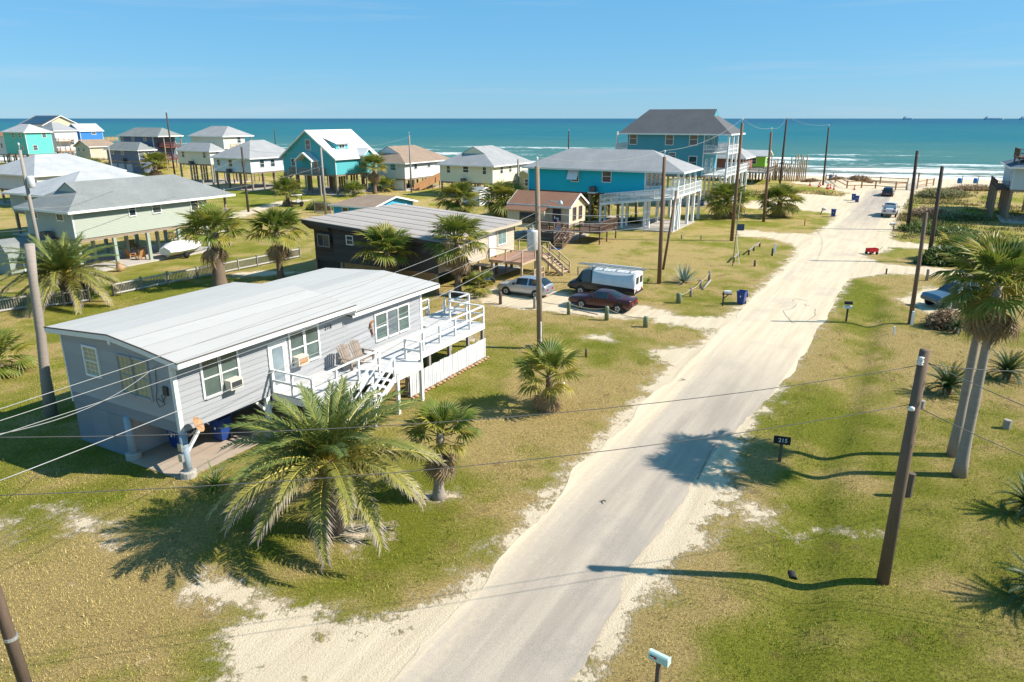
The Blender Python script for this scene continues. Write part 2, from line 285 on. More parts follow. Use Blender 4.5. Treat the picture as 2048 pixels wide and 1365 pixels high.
def groundmat():
    m, nt, bs = newmat('grass and sand ground'); pos = nd(nt, 'ShaderNodeNewGeometry').outputs['Position']
    sand = nd(nt, 'ShaderNodeAttribute', attribute_name='sand').outputs['Fac']; lush = nd(nt, 'ShaderNodeAttribute', attribute_name='lush').outputs['Fac']
    n1, n2, n3, n4 = noise(nt, pos, .9, 5, .65), noise(nt, pos, 6, 4, .65), noise(nt, pos, 28, 3, .7), noise(nt, pos, 90, 2, .6)
    w = mathn(nt, 'ADD', mathn(nt, 'MULTIPLY_ADD', n1, 4.0, -2.0), mathn(nt, 'MULTIPLY_ADD', n2, 1.7, -.85)); w = mathn(nt, 'ADD', w, mathn(nt, 'MULTIPLY_ADD', n3, 1.2, -.6))
    sm = smooth(nt, mathn(nt, 'ADD', sand, w), -.25, .55)
    # thin bare spots inside the lawn
    bare = smooth(nt, mathn(nt, 'ADD', noise(nt, pos, 1.3, 6, .72), mathn(nt, 'MULTIPLY', lush, -.16)), .58, .72)
    sm = mathn(nt, 'MAXIMUM', sm, mathn(nt, 'MULTIPLY', bare, .55))
    lf = mathn(nt, 'ADD', lush, mathn(nt, 'MULTIPLY_ADD', n2, .9, -.45)); lf = mathn(nt, 'ADD', lf, mathn(nt, 'MULTIPLY_ADD', n3, .7, -.35))
    g = mixc(nt, smooth(nt, lf, .05, .62), (.54, .395, .155), (.345, .31, .065)); g = mixc(nt, smooth(nt, lf, .55, 1.05), g, (.235, .25, .028))
    br = smooth(nt, noise(nt, pos, .6, 5, .7), .56, .74); g = mixc(nt, mathn(nt, 'MULTIPLY', br, .75), g, (.24, .15, .07))
    n5 = noise(nt, pos, 11, 4, .75); k = mathn(nt, 'MULTIPLY', mathn(nt, 'MULTIPLY_ADD', n3, 1.4, .3), mathn(nt, 'MULTIPLY_ADD', n4, .8, .6)); k = mathn(nt, 'MULTIPLY', k, mathn(nt, 'MULTIPLY_ADD', n5, 2.1, -.05))
    sc = nd(nt, 'ShaderNodeVectorMath', operation='SCALE'); nt.links.new(g, sc.inputs[0]); nt.links.new(k, sc.inputs['Scale'])
    sc_col, st, sn = sandcolor(nt, pos)
    c = mixc(nt, sm, sc.outputs[0], sc_col); nt.links.new(c, bs.inputs['Base Color']); bs.inputs['Roughness'].default_value = .95; bs.inputs['Specular IOR Level'].default_value = .1
    hgt_ = mathn(nt, 'ADD', mathn(nt, 'MULTIPLY', mathn(nt, 'ADD', n3, n4), mathn(nt, 'SUBTRACT', 1.15, sm)), mathn(nt, 'MULTIPLY', mathn(nt, 'ADD', st, sn), .35))
    bump(nt, bs, hgt_, 1.0, .1); return m
me.materials.append(groundmat()); tag(put('ground', me), kind='structure')
# road: old asphalt strip, sand drifted over its left side, broken right edge
RO = Vector((.2, 15.6, 0)); RA = R(60); RU = Vector((math.cos(RA), math.sin(RA), 0)); RV = Vector((-math.sin(RA), math.cos(RA), 0))
def roadmat():
    m, nt, bs = newmat('sandy old asphalt'); tc = nd(nt, 'ShaderNodeTexCoord').outputs['Object']; pos = nd(nt, 'ShaderNodeNewGeometry').outputs['Position']
    sp = nd(nt, 'ShaderNodeSeparateXYZ'); nt.links.new(tc, sp.inputs[0]); s_, t_ = sp.outputs[0], sp.outputs[1]
    st = noise(nt, mapping(nt, tc, (.07, 1.1, 1)), 1.0, 5, .6); pa = noise(nt, tc, .25, 5, .6); fn = noise(nt, tc, 45, 3, .8); f2 = noise(nt, tc, 5, 4, .6)
    a = mixc(nt, smooth(nt, st, .3, .7), (.48, .40, .315), (.34, .285, .23)); a = mixc(nt, mathn(nt, 'MULTIPLY', smooth(nt, pa, .5, .7), .5), a, (.29, .26, .225))
    k = mathn(nt, 'MULTIPLY_ADD', fn, 1.5, .25); sc = nd(nt, 'ShaderNodeVectorMath', operation='SCALE'); nt.links.new(a, sc.inputs[0]); nt.links.new(k, sc.inputs['Scale'])
    # sand lies on the left edge, in streaks along the wheel tracks and over the middle stretch
    e = mathn(nt, 'ADD', t_, mathn(nt, 'MULTIPLY_ADD', st, 3.4, -1.7)); e = mathn(nt, 'ADD', e, mathn(nt, 'MULTIPLY_ADD', f2, .8, -.4)); sl = smooth(nt, e, 1.2, 2.9)
    far = mathn(nt, 'MULTIPLY', smooth(nt, s_, 18, 34), mathn(nt, 'SUBTRACT', 1, smooth(nt, s_, 75, 110)))
    sl = mathn(nt, 'MAXIMUM', sl, mathn(nt, 'MULTIPLY', mathn(nt, 'MULTIPLY', far, smooth(nt, mathn(nt, 'ADD', pa, mathn(nt, 'MULTIPLY', st, .5)), .42, .8)), .9))
    sr = smooth(nt, mathn(nt, 'ADD', mathn(nt, 'MULTIPLY', t_, -1), mathn(nt, 'MULTIPLY_ADD', st, 1.6, -.8)), 2.0, 2.7); sl = mathn(nt, 'MAXIMUM', sl, mathn(nt, 'MULTIPLY', sr, smooth(nt, s_, 14, 24)))
    scol, _, _ = sandcolor(nt, pos)
    # cracks
    vo = nd(nt, 'ShaderNodeTexVoronoi', feature='DISTANCE_TO_EDGE'); vo.inputs['Scale'].default_value = .33
    wv = nd(nt, 'ShaderNodeVectorMath', operation='ADD'); nn = nd(nt, 'ShaderNodeTexNoise'); nn.inputs['Scale'].default_value = 1.3; nn.inputs['Detail'].default_value = 4; nt.links.new(tc, nn.inputs['Vector'])
    nt.links.new(tc, wv.inputs[0]); nt.links.new(nn.outputs['Color'], wv.inputs[1]); nt.links.new(wv.outputs[0], vo.inputs['Vector'])
    cr = mathn(nt, 'MULTIPLY', mathn(nt, 'SUBTRACT', 1, smooth(nt, vo.outputs['Distance'], .0, .02)), smooth(nt, noise(nt, tc, .2, 2, .5), .47, .6))
    c = mixc(nt, mathn(nt, 'MULTIPLY', cr, .05), sc.outputs[0], (.09, .075, .06)); c = mixc(nt, sl, c, scol)
    nt.links.new(c, bs.inputs['Base Color']); bs.inputs['Roughness'].default_value = .92; bs.inputs['Specular IOR Level'].default_value = .15
    bump(nt, bs, mathn(nt, 'MULTIPLY', fn, mathn(nt, 'SUBTRACT', 1.1, sl)), .6, .02); return m
mb = MB(); ss = np.arange(-12, 141, .4); rows = []
for k, s in enumerate(ss):
    tr = float(np.interp(s, [-12, 0, 4, 16, 21.5, 27, 71, 98, 127], [-1.8, -1.7, -1.3, -1.4, -2.1, -2.6, -2.6, -2.4, -2.0])); tl = float(np.interp(s, [-12, 0, 7, 12, 140], [2.5, 2.6, 3.0, 3.4, 3.5]))
    jag = (vnoise(np.array([s]), np.array([0.]), .5, 41, 4)[0] - .5) * 1.3 + random.uniform(-.07, .07); row = []
    for t in np.linspace(tl - .35 + .9 * (vnoise(np.array([s]), np.array([9.]), .35, 43, 4)[0] - .5), tr + jag * (.6 if s < 40 else .4), 9): row.append(len(mb.v)); mb.v.append((s, float(t), 0))
    rows.append(row)
va = np.array(mb.v); vz = hgt(RO.x + va[:, 0] * RU.x + va[:, 1] * RV.x, RO.y + va[:, 0] * RU.y + va[:, 1] * RV.y); mb.v = [(a_, b_, z_ + .018) for (a_, b_, c_), z_ in zip(mb.v, vz)]
for r0, r1 in zip(rows, rows[1:]):
    for a0, a1, b0, b1 in zip(r0, r0[1:], r1, r1[1:]): mb.f.append((a0, a1, b1, b0)); mb.m.append(0)
road_o = tag(mb.build('road', roadmat(), None, True, loc=RO, rot=(0, 0, RA)), kind='structure')
CRK = bpy.data.materials.new('dark road crack'); CRK.use_nodes = True; CRK.node_tree.nodes['Principled BSDF'].inputs['Base Color'].default_value = (.24, .185, .13, 1); CRK.node_tree.nodes['Principled BSDF'].inputs['Roughness'].default_value = .95  # plain dark brown for the thin crack strips on the road
for L in ([(1566, 622), (1575, 620), (1583, 619), (1590, 614), (1594, 609)], [(1585, 603), (1587, 600), (1594, 598.6), (1605, 601), (1618, 603)], [(1609, 609), (1612, 612), (1623, 613)], [(1566, 622), (1571, 631), (1577, 637), (1584, 645), (1590, 647)], [(1631, 618), (1630, 626), (1631, 631), (1622, 638), (1612, 644)], [(1395, 960), (1420, 905), (1440, 880)]):
    m = MB(); P_ = []
    for (x0, y0), (x1, y1) in zip(L, L[1:]):
        for t_ in np.linspace(0, 1, 5)[:-1]: g_ = G(x0 + (x1 - x0) * t_ + random.uniform(-.6, .6), y0 + (y1 - y0) * t_ + random.uniform(-.4, .4)); P_.append(Vector(((g_ - RO).dot(RU), (g_ - RO).dot(RV), hz(g_.x, g_.y) + .028)))
    for k, (a_, b_) in enumerate(zip(P_, P_[1:])):
        d_ = (b_ - a_).normalized(); n_ = Vector((-d_.y, d_.x, 0)); w0, w1 = [.028 * abs(math.sin(k_ * 1.7 + 1)) + .006 for k_ in (k, k + 1)]; m.poly([a_ - n_ * w0, b_ - n_ * w1, b_ + n_ * w1, a_ + n_ * w0])
    m.build('crack', CRK, road_o)
# sea: surf near the beach, open water to the horizon; local y = metres offshore
def seamat():
    m, nt, bs = newmat('sea water'); tc = nd(nt, 'ShaderNodeTexCoord').outputs['Object']
    sp = nd(nt, 'ShaderNodeSeparateXYZ'); nt.links.new(tc, sp.inputs[0]); d = sp.outputs[1]
    c = mixc(nt, smooth(nt, d, 0, 60), (.20, .19, .13), (.06, .165, .145)); c = mixc(nt, smooth(nt, d, 60, 480), c, (.004, .125, .16)); c = mixc(nt, smooth(nt, d, 300, 3500), c, (.0, .068, .145))
    big = noise(nt, mapping(nt, tc, (.008, .05, 1)), 1, 5, .65); c = mixc(nt, smooth(nt, big, .35, .68), c, mixc(nt, .42, c, (.09, .19, .16))); c = mixc(nt, mathn(nt, 'MULTIPLY', smooth(nt, noise(nt, mapping(nt, tc, (.02, .2, 1)), 1, 4, .7), .5, .7), .35), c, (.0, .05, .085))
    w1 = noise(nt, mapping(nt, tc, (.05, .35, 1)), 1, 5, .7); w2 = noise(nt, mapping(nt, tc, (.4, 1.6, 1)), 1, 3, .6)
    fo = nd(nt, 'ShaderNodeAttribute', attribute_name='foam').outputs['Fac']
    fn = noise(nt, mapping(nt, tc, (.18, .9, 1)), 1, 6, .75)
    f = smooth(nt, mathn(nt, 'ADD', fo, mathn(nt, 'MULTIPLY_ADD', fn, 2.0, -1.0)), .42, .62)
    cap = mathn(nt, 'MULTIPLY', smooth(nt, noise(nt, mapping(nt, tc, (.03, .16, 1)), 1, 6, .8), .735, .76), smooth(nt, d, 60, 120)); f = mathn(nt, 'MAXIMUM', f, mathn(nt, 'MULTIPLY', cap, .7))
    c = mixc(nt, f, c, (.80, .81, .80)); nt.links.new(c, bs.inputs['Base Color'])
    nt.links.new(mathn(nt, 'MULTIPLY_ADD', f, .4, .38), bs.inputs['Roughness']); bs.inputs['Specular IOR Level'].default_value = .03
    bump(nt, bs, mathn(nt, 'ADD', w1, mathn(nt, 'MULTIPLY', w2, .4)), .9, .7); return m
sx = np.concatenate([[-45000, -12000, -3000, -1200], np.arange(-700, 701, 4.), [1200, 3000, 12000, 45000]]); sy = np.concatenate([np.arange(-26, 150, 1.1), np.arange(152, 420, 6), [500, 800, 1500, 4000, 12000, 45000]])
SX, SY = np.meshgrid(sx, sy); px_, py_ = SX.ravel(), SY.ravel()
foam = np.zeros_like(px_); zz = np.zeros_like(px_)
for d0, wd, hh, fa, sd_ in ((2, 7, .08, 1.1, 51), (11, 7, .3, 1.05, 52), (22, 6, .5, .95, 53), (36, 7, .7, .9, 54), (58, 7, .8, .82, 55), (86, 8, .8, .8, 56), (120, 8, .7, .72, 57), (165, 9, .6, .55, 58)):
    dl = d0 + (vnoise(px_, px_ * 0, .012, sd_) - .5) * 16; br = np.clip(vnoise(px_, px_ * 0 + 5, .016, sd_ + 20) * 2.8 - .85, 0, 1)
    if d0 < 12: br = .5 + .5 * br
    e = (py_ - dl) / wd; g = np.exp(-e * e); zz += hh * g * (.4 + .6 * br); foam = np.maximum(foam, fa * br * np.exp(-np.where(e > 0, e * 2.2, e * .62) ** 2))
foam = np.where(np.abs(px_) > 690, 0, foam)
me = bpy.data.meshes.new('sea'); me.vertices.add(len(px_)); me.vertices.foreach_set('co', np.stack([px_, py_, zz], 1).ravel().astype(np.float32))
w_ = len(sx); ii, jj = np.meshgrid(np.arange(w_ - 1), np.arange(len(sy) - 1)); q0 = (jj * w_ + ii).ravel(); quads = np.stack([q0, q0 + 1, q0 + 1 + w_, q0 + w_], 1).astype(np.int32)
nf = len(quads); me.loops.add(nf * 4); me.loops.foreach_set('vertex_index', quads.ravel()); me.polygons.add(nf); me.polygons.foreach_set('loop_start', np.arange(nf, dtype=np.int32) * 4); me.polygons.foreach_set('use_smooth', [True] * nf); me.update(calc_edges=True)
me.attributes.new('foam', 'FLOAT', 'POINT').data.foreach_set('value', foam.astype(np.float32)); me.materials.append(seamat())
tag(put('sea', me, loc=(SH0[0], SH0[1], SEAZ), rot=(0, 0, -R(16))), kind='structure')
# grass blades on the near lawns (nobody could count them)
def blades(name, label, n, xr, yr, hlo, hhi, wid, keep, cols, power=1.0, lean=.5):
    y = yr[0] + (yr[1] - yr[0]) * RNG.random(n) ** power; x = xr[0] + (xr[1] - xr[0]) * RNG.random(n)
    k = keep(x, y); x, y = x[k], y[k]; n = len(x); z = hgt(x, y); a = RNG.random(n) * 6.283; h = hlo + (hhi - hlo) * RNG.random(n); w = wid * (.6 + .8 * RNG.random(n)); la = RNG.random(n) * 6.283; le = lean * RNG.random(n) * h
    v = np.empty((n, 3, 3)); v[:, 0] = np.stack([x - np.cos(a) * w, y - np.sin(a) * w, z - .01], 1); v[:, 1] = np.stack([x + np.cos(a) * w, y + np.sin(a) * w, z - .01], 1); v[:, 2] = np.stack([x + np.cos(la) * le, y + np.sin(la) * le, z + h], 1)
    me = bpy.data.meshes.new(name); me.vertices.add(n * 3); me.vertices.foreach_set('co', v.ravel().astype(np.float32)); me.loops.add(n * 3); me.loops.foreach_set('vertex_index', np.arange(n * 3, dtype=np.int32)); me.polygons.add(n); me.polygons.foreach_set('loop_start', np.arange(n, dtype=np.int32) * 3); me.update(calc_edges=True)
    l = np.clip(lushf(x, y) + (RNG.random(n) - .5) * .7, 0, 1)[:, None]; c0, c1, c2 = [np.array(c) for c in cols]
    col = np.where(l < .5, c0 + (c1 - c0) * l * 2, c1 + (c2 - c1) * (l * 2 - 1)) * (.75 + .5 * RNG.random((n, 1))); col = np.concatenate([col, np.ones((n, 1))], 1)
    me.color_attributes.new('col', 'FLOAT_COLOR', 'POINT').data.foreach_set('color', np.repeat(col, 3, 0).ravel().astype(np.float32))
    m, nt, bs = newmat(name + ' blades'); at = nd(nt, 'ShaderNodeAttribute', attribute_name='col'); nt.links.new(at.outputs['Color'], bs.inputs['Base Color']); bs.inputs['Roughness'].default_value = .7; bs.inputs['Specular IOR Level'].default_value = .15
    me.materials.append(m); return tag(put(name, me), label, 'grass', kind='stuff')
def lawn_keep(x, y):
    s = sandf(x, y); r = (x - RO.x) * RV.x + (y - RO.y) * RV.y; pr = np.clip(1 - (s + 1.0) / 1.3, .0, 1)
    hx, hy = (x + 12.77) * AX.x + (y - 25.09) * AX.y, (x + 12.77) * BX.x + (y - 25.09) * BX.y; ins = (hx > -.3) & (hx < 15.8) & (hy > -.25) & (hy < 7.2)
    return (RNG.random(len(x)) < pr) & ~ins & ((r < -1.6) | (r > 3.4)) & (np.abs(x) < (y + 3) * .80)
GRASSC = ((.62, .46, .19), (.44, .375, .085), (.29, .30, .036))
blades('lawn_grass', 'short dry and green lawn grass either side of the sandy road', 620000, (-36, 40), (11, 62), .03, .085, .009, lawn_keep, GRASSC, 1.35)
blades('lawn_weeds', 'taller uneven weed tufts scattered over the lawns', 150000, (-30, 34), (11, 50), .07, .17, .012, lambda x, y: lawn_keep(x, y) & (vnoise(x, y, 1.1, 88) + .35 * vnoise(x, y, 4.5, 89) > .82), ((.52, .41, .18), (.33, .33, .06), (.17, .25, .025)), 1.3, .9)
# ================================================================ houses
def urange(poly, z):
    us = []
    for (u0, z0), (u1, z1) in zip(poly, poly[1:] + poly[:1]):
        if abs(z1 - z0) < 1e-6:
            if abs(z - z0) < 1e-4: us += [u0, u1]
        elif min(z0, z1) - 1e-5 <= z <= max(z0, z1) + 1e-5: us.append(u0 + (u1 - u0) * (z - z0) / (z1 - z0))
    return (min(us), max(us)) if us else None
def lap_rows(poly, row):
    z0, z1 = min(p[1] for p in poly), max(p[1] for p in poly); n = max(1, round((z1 - z0) / row)); r = []
    for i in range(n):
        a, b = z0 + (z1 - z0) * i / n, z0 + (z1 - z0) * (i + 1) / n; ua, ub = urange(poly, a + 1e-4), urange(poly, b - 1e-4)
        if ua and ub: r.append((a, b, ua, ub))
    return r
def lap_board(mb, mp, rw, proud=.022):
    a, b, ua, ub = rw; p = [mp(ua[0], proud, a), mp(ua[1], proud, a), mp(ub[1], .002, b), mp(ub[0], .002, b)]
    mb.poly(p); mb.poly([mp(ua[0], 0, a), mp(ua[1], 0, a), p[1], p[0]])
def lap(mb, mp, poly, row=.2, proud=.022):
    for rw in lap_rows(poly, row): lap_board(mb, mp, rw, proud)
def faces(L, W, x0=0, y0=0):
    return {'N': lambda u, d, z: (x0 - d, y0 + u, z), 'R': lambda u, d, z: (x0 + u, y0 - d, z), 'F': lambda u, d, z: (x0 + L + d, y0 + u, z), 'B': lambda u, d, z: (x0 + u, y0 + W + d, z)}
def mbox(mb, mp, u0, u1, d0, d1, z0, z1, mi=0):
    A = [mp(u, d, z) for z in (z0, z1) for u, d in ((u0, d0), (u1, d0), (u1, d1), (u0, d1))]
    mb.box(min(p[0] for p in A), min(p[1] for p in A), z0, max(p[0] for p in A), max(p[1] for p in A), z1, mi)
WALLD = .024
def window(par, mp, u, z, w, h, style='dh', frame=None, glass=None, fw=.09):
    fr = MB(); d0, d1 = WALLD, WALLD + .05
    mbox(fr, mp, u - fw, u, 0, d1, z - fw, z + h + fw); mbox(fr, mp, u + w, u + w + fw, 0, d1, z - fw, z + h + fw)
    mbox(fr, mp, u, u + w, 0, d1, z + h, z + h + fw); mbox(fr, mp, u - .0, u + w, 0, d1 + .03, z - fw, z)
    if style in ('dh', 'grid'): mbox(fr, mp, u, u + w, 0, d1 - .012, z + h * .48, z + h * .48 + .05)
    if style == 'slide': mbox(fr, mp, u + w / 2 - .025, u + w / 2 + .025, 0, d1 - .012, z, z + h)
    if style == 'grid':
        for k in (1, 2): mbox(fr, mp, u + w * k / 3 - .009, u + w * k / 3 + .009, 0, d0 + .018, z, z + h)
        for k in (1, 2, 4, 5): mbox(fr, mp, u, u + w, 0, d0 + .016, z + h * k / 6 - .009, z + h * k / 6 + .009)
    o = fr.build('window', frame or TRIM, par); g = MB(); g.poly([mp(u, d0 + .006, z), mp(u + w, d0 + .006, z), mp(u + w, d0 + .006, z + h), mp(u, d0 + .006, z + h)])
    g.build('pane', glass or GLASS, o); return o
def door(par, mp, u, z, w, h, mat=None, glass=False, frame=None):
    fr = MB(); mbox(fr, mp, u - .1, u, 0, .07, z, z + h + .1); mbox(fr, mp, u + w, u + w + .1, 0, .07, z, z + h + .1); mbox(fr, mp, u, u + w, 0, .07, z + h, z + h + .1)
    o = MB(); mbox(o, mp, u, u + w, 0, .045, z, z + h); o = o.build('door', mat or TRIM, par); fr.build('door_frame', frame or TRIM, o)
    if glass: g = MB(); g.poly([mp(u + .12, .052, z + .2), mp(u + w - .12, .052, z + .2), mp(u + w - .12, .052, z + h - .15), mp(u + .12, .052, z + h - .15)]); g.build('pane', glassm('pale door glass', (.16, .2, .22)), o)
    k = MB(); p = Vector(mp(u + w * .1, .07, z + h * .47)); k.lathe([(.0, -.03), (.03, -.02), (.03, .02), (0, .03)], 8, c=p); k.build('handle', GALV, o, True)
def roofgeo(p0, p1, q0, q1, ze, zr, axis, e0, e1):
    """ridge along p; e0/e1 = (inset, k): k 0 gable, 1 hip, between = hip below a small gable"""
    qm = (q0 + q1) / 2; sw = (lambda p, q, z: (p, q, z)) if axis == 'x' else (lambda p, q, z: (q, p, z)); fs = []; gab = []; ends = []
    for pe, sg, (ins, k) in ((p0, 1, e0), (p1, -1, e1)):
        pk = pe + sg * ins * k; zk = ze + k * (zr - ze); B0 = (pk, q0 + k * (qm - q0), zk); B1 = (pk, q1 - k * (q1 - qm), zk); rs = (pk, qm, zr)
        A0, A1 = (pe, q0, ze), (pe, q1, ze)
        if k > 0: fs.append([A0, B0, B1, A1] if k < 1 else [A0, rs, A1])
        if 0 < k < 1: gab.append([B0, rs, B1])
        ends.append((A0, A1, B0, B1, rs, k))
    for s in (0, 1):
        E0, E1 = ends; pol = [E0[s], E1[s]]
        if 0 < E1[5] < 1: pol.append(E1[2 + s])
        pol.append(E1[4])
        if (Vector(E1[4]) - Vector(E0[4])).length > .05: pol.append(E0[4])
        if 0 < E0[5] < 1: pol.append(E0[2 + s])
        fs.append(pol)
    out = []
    for f in fs:
        g = [Vector(sw(*p)) for p in f]; n = (g[1] - g[0]).cross(g[2] - g[0]); out.append(g if n.z > 0 else g[::-1])
    return out, [[Vector(sw(*p)) for p in g] for g in gab]
def make_roof(par, geo, gab, mat, fas, gabmat, th=.13, name='roof'):
    mb = MB(); edges = {}
    key = lambda p: tuple(round(x, 3) for x in p)
    for f in geo:
        mb.poly(f); mb.poly([p - Vector((0, 0, th)) for p in reversed(f)])
        for a, b in zip(f, f[1:] + f[:1]): edges.setdefault(frozenset((key(a), key(b))), []).append((a, b))
    dn = Vector((0, 0, th)); fb = MB(); zmin = min(p.z for f in geo for p in f); low = []
    for e in edges.values():
        if len(e) == 1:
            a, b = e[0]; mb.poly([a, a - dn, b - dn, b]); low.append((a, b))
    o = mb.build(name, mat, par)
    cx = sum((a.x + b.x) / 2 for a, b in low) / len(low); cy = sum((a.y + b.y) / 2 for a, b in low) / len(low)
    xs_ = [p.x for f in geo for p in f]; ys_ = [p.y for f in geo for p in f]
    for a, b in low:
        for ax, lim in ((0, (min(xs_), max(xs_))), (1, (min(ys_), max(ys_)))):
            for lv, sg in zip(lim, (-1, 1)):
                if abs(a[ax] - lv) < .01 and abs(b[ax] - lv) < .01:
                    off = Vector((0, 0, -.1)); off[ax] = sg * .022; d = (b - a).normalized() * .02; fb.bar(a + off - d, b + off + d, .04, .22)
    if fb.v: fb.build('fascia', fas, par)
    for g in gab:
        gm = MB(); c = (g[0] + g[2]) / 2; gm.poly(g); gm.build('gablet', gabmat, o)
    return o
def piling(par, x, y, z, mat=None, w=.28, round_=False, z0=0):
    m = MB()
    if round_: m.tube([(x, y, z0), (x, y, z)], [w / 2 * 1.06, w / 2], 10)
    else: m.box(x - w / 2, y - w / 2, z0, x + w / 2, y + w / 2, z)
    return m.build('piling', mat or PILING, par, round_)
def house(name, label, C, L, W, zf, ze, wall, rmat, axis='x', h=2.4, ov=.6, e0=(4, 1), e1=(4, 1), wins=(), row=.22, trim=None, pil=True, pmat=None, slab=True, ext=(0, 0, 0, 0), corner=True, cat='house', roof=True, group=None, frame=None, fmat=None, gabmat=None):
    h_ = thing(name, label, cat, (C[0], C[1], 0), YAW, group); trim = trim or TRIM; fc = faces(L, W); wm = MB(); pk = ze + h
    def wp(face):
        n = W if face in 'NF' else L; base = [(0, zf), (n, zf), (n, ze), (0, ze)]
        g = (axis == 'x' and ((face == 'N' and e0[1] == 0) or (face == 'F' and e1[1] == 0))) or (axis == 'y' and ((face == 'R' and e0[1] == 0) or (face == 'B' and e1[1] == 0)))
        return [(0, zf), (n, zf), (n, ze), (n / 2, pk), (0, ze)] if g else base
    for f in 'NRFB': lap(wm, fc[f], wp(f), row)
    wm.poly([(0, 0, zf), (0, W, zf), (L, W, zf), (L, 0, zf)]); wm.build('wall', wall, h_)
    if corner:
        for x, y in ((0, 0), (0, W), (L, 0)):
            c = MB(); c.box(x - .035, y - .035, zf - .02, x + .08 if x == 0 else x + .035, y + .08 if y == 0 else y + .035, ze - .02); c.build('corner_trim', trim, h_)
    fl = MB(); fl.box(.05, .05, zf - .3, L - .05, W - .05, zf - .004); fl.build('floor_frame', fmat or PILING, h_)
    if roof:
        half = (W if axis == 'x' else L) / 2; sl = h / half; zo = ze - sl * ov + .12
        x0, x1, y0, y1 = -ov - ext[0], L + ov + ext[1], -ov - ext[2], W + ov + ext[3]
        geo, gab = roofgeo(*((x0, x1, y0, y1) if axis == 'x' else (y0, y1, x0, x1)), zo, pk + .12, axis, e0, e1); make_roof(h_, geo, gab, rmat, trim, gabmat or wall)
    for wdef in wins:
        f, u, z, w, hh = wdef[:5]; window(h_, fc[f], u, z, w, hh, wdef[5] if len(wdef) > 5 else 'dh', frame or trim)
    if pil and zf > 1.2:
        nx, ny = max(2, round(L / 3.2) + 1), max(2, round(W / 3.4) + 1)
        for i in range(nx):
            for j in range(ny): piling(h_, .2 + (L - .4) * i / (nx - 1), .2 + (W - .4) * j / (ny - 1), zf - .3, pmat)
        if slab: s = MB(); s.box(-.4, -.5, -.2, L + .4, W + .4, .14); s.build('slab', CONC, h_)
    h_['fc'] = 0; del h_['fc']; return h_, fc
def railing(par, pts, h=1.0, mat=None, sp=1.8, bal=0, rails=(1., .5), pw=.1, post0=True, postn=True):
    mat = mat or DECKWOOD; pts = [Vector(p) for p in pts]; bm = MB(); up = Vector((0, 0, 1))
    for k, (a, b) in enumerate(zip(pts, pts[1:])):
        n = max(1, round((b - a).length / sp))
        for i in range(n + 1):
            if (i == 0 and (k > 0 or not post0)) or (i == n and k == len(pts) - 2 and not postn): continue
            p = a.lerp(b, i / n); m = MB(); m.box(p.x - pw / 2, p.y - pw / 2, p.z - .25, p.x + pw / 2, p.y + pw / 2, p.z + h); m.build('rail_post', mat, par)
        for r in rails:
            z = up * (h * r - .03 + (.035 if r == 1 else 0)); m = MB(); m.bar(a + z, b + z, .12 if r == 1 else .05, .05 if r == 1 else .1); m.build('rail', mat, par)
        if bal:
            nb = int((b - a).length / bal)
            for i in range(1, nb):
                p = a.lerp(b, i / nb); bm.box(p.x - .02, p.y - .02, p.z + .08, p.x + .02, p.y + .02, p.z + h - .03)
    if bm.v: tag(bm.build('balusters', mat, par), kind='stuff')
def stairs(par, top, bot, side, width, n, mat, railm=None, rh=.95):
    top, bot, side = Vector(top), Vector(bot), Vector(side).normalized(); d = bot - top
    for sg in (0, 1): m = MB(); m.bar(top + side * (width * sg) - Vector((0, 0, .12)), bot + side * (width * sg) - Vector((0, 0, .02)), .05, .26); m.build('stringer', mat, par)
    hd = Vector((d.x, d.y, 0)).normalized()
    for i in range(1, n):
        p = top + d * (i / n); m = MB(); m.bar(p + side * .03, p + side * (width - .03), .27, .045); m.build('tread', mat, par)
    if railm:
        for sg in (0, 1):
            o = side * (width * sg); m = MB(); m.bar(top + o + Vector((0, 0, rh)), bot + o + Vector((0, 0, rh)), .09, .09); m.build('stair_rail', railm, par)
            m = MB(); m.bar(top + o + Vector((0, 0, rh * .5)), bot + o + Vector((0, 0, rh * .5)), .05, .09); m.build('stair_rail', railm, par)
            for t in (0.04, .5, .97): p = top + o + d * t; m = MB(); m.box(p.x - .05, p.y - .05, p.z - .3, p.x + .05, p.y + .05, p.z + rh); m.build('rail_post', railm, par)
def deckbox(par, x0, y0, x1, y1, z, mat, name='deck', board=.0, th=.24, edge=None):
    m = MB(); m.box(x0 + .03, y0 + .03, z - th, x1 - .03, y1 - .03, z - .035); o = m.build(name, edge or mat, par)
    b = MB(); n = max(1, int((x1 - x0) / .145))
    for i in range(n): b.box(x0 + (x1 - x0) * i / n, y0, z - .034, x0 + (x1 - x0) * (i + 1) / n - .008, y1, z)
    tag(b.build('deck_boards', mat, o), kind='stuff'); return o
def acunit(par, p, s=(.75, .75, .7), stand=None):
    x, y, z = p; m = MB(); m.box(x, y, z, x + s[0], y + s[1], z + s[2]); o = m.build('air_conditioner', M('dark condenser', (.09, .09, .095), .6, .2), par)
    f = MB(); f.lathe([(s[0] * .4, 0), (s[0] * .4, .02)], 14, c=(x + s[0] / 2, y + s[1] / 2, z + s[2])); f.build('fan_grille', DARKMET, o)
    if stand is not None: m = MB(); m.box(x - .15, y - .15, z - .16, x + s[0] + .15, y + s[1] + .15, z - .004); m.build('platform', stand, par)
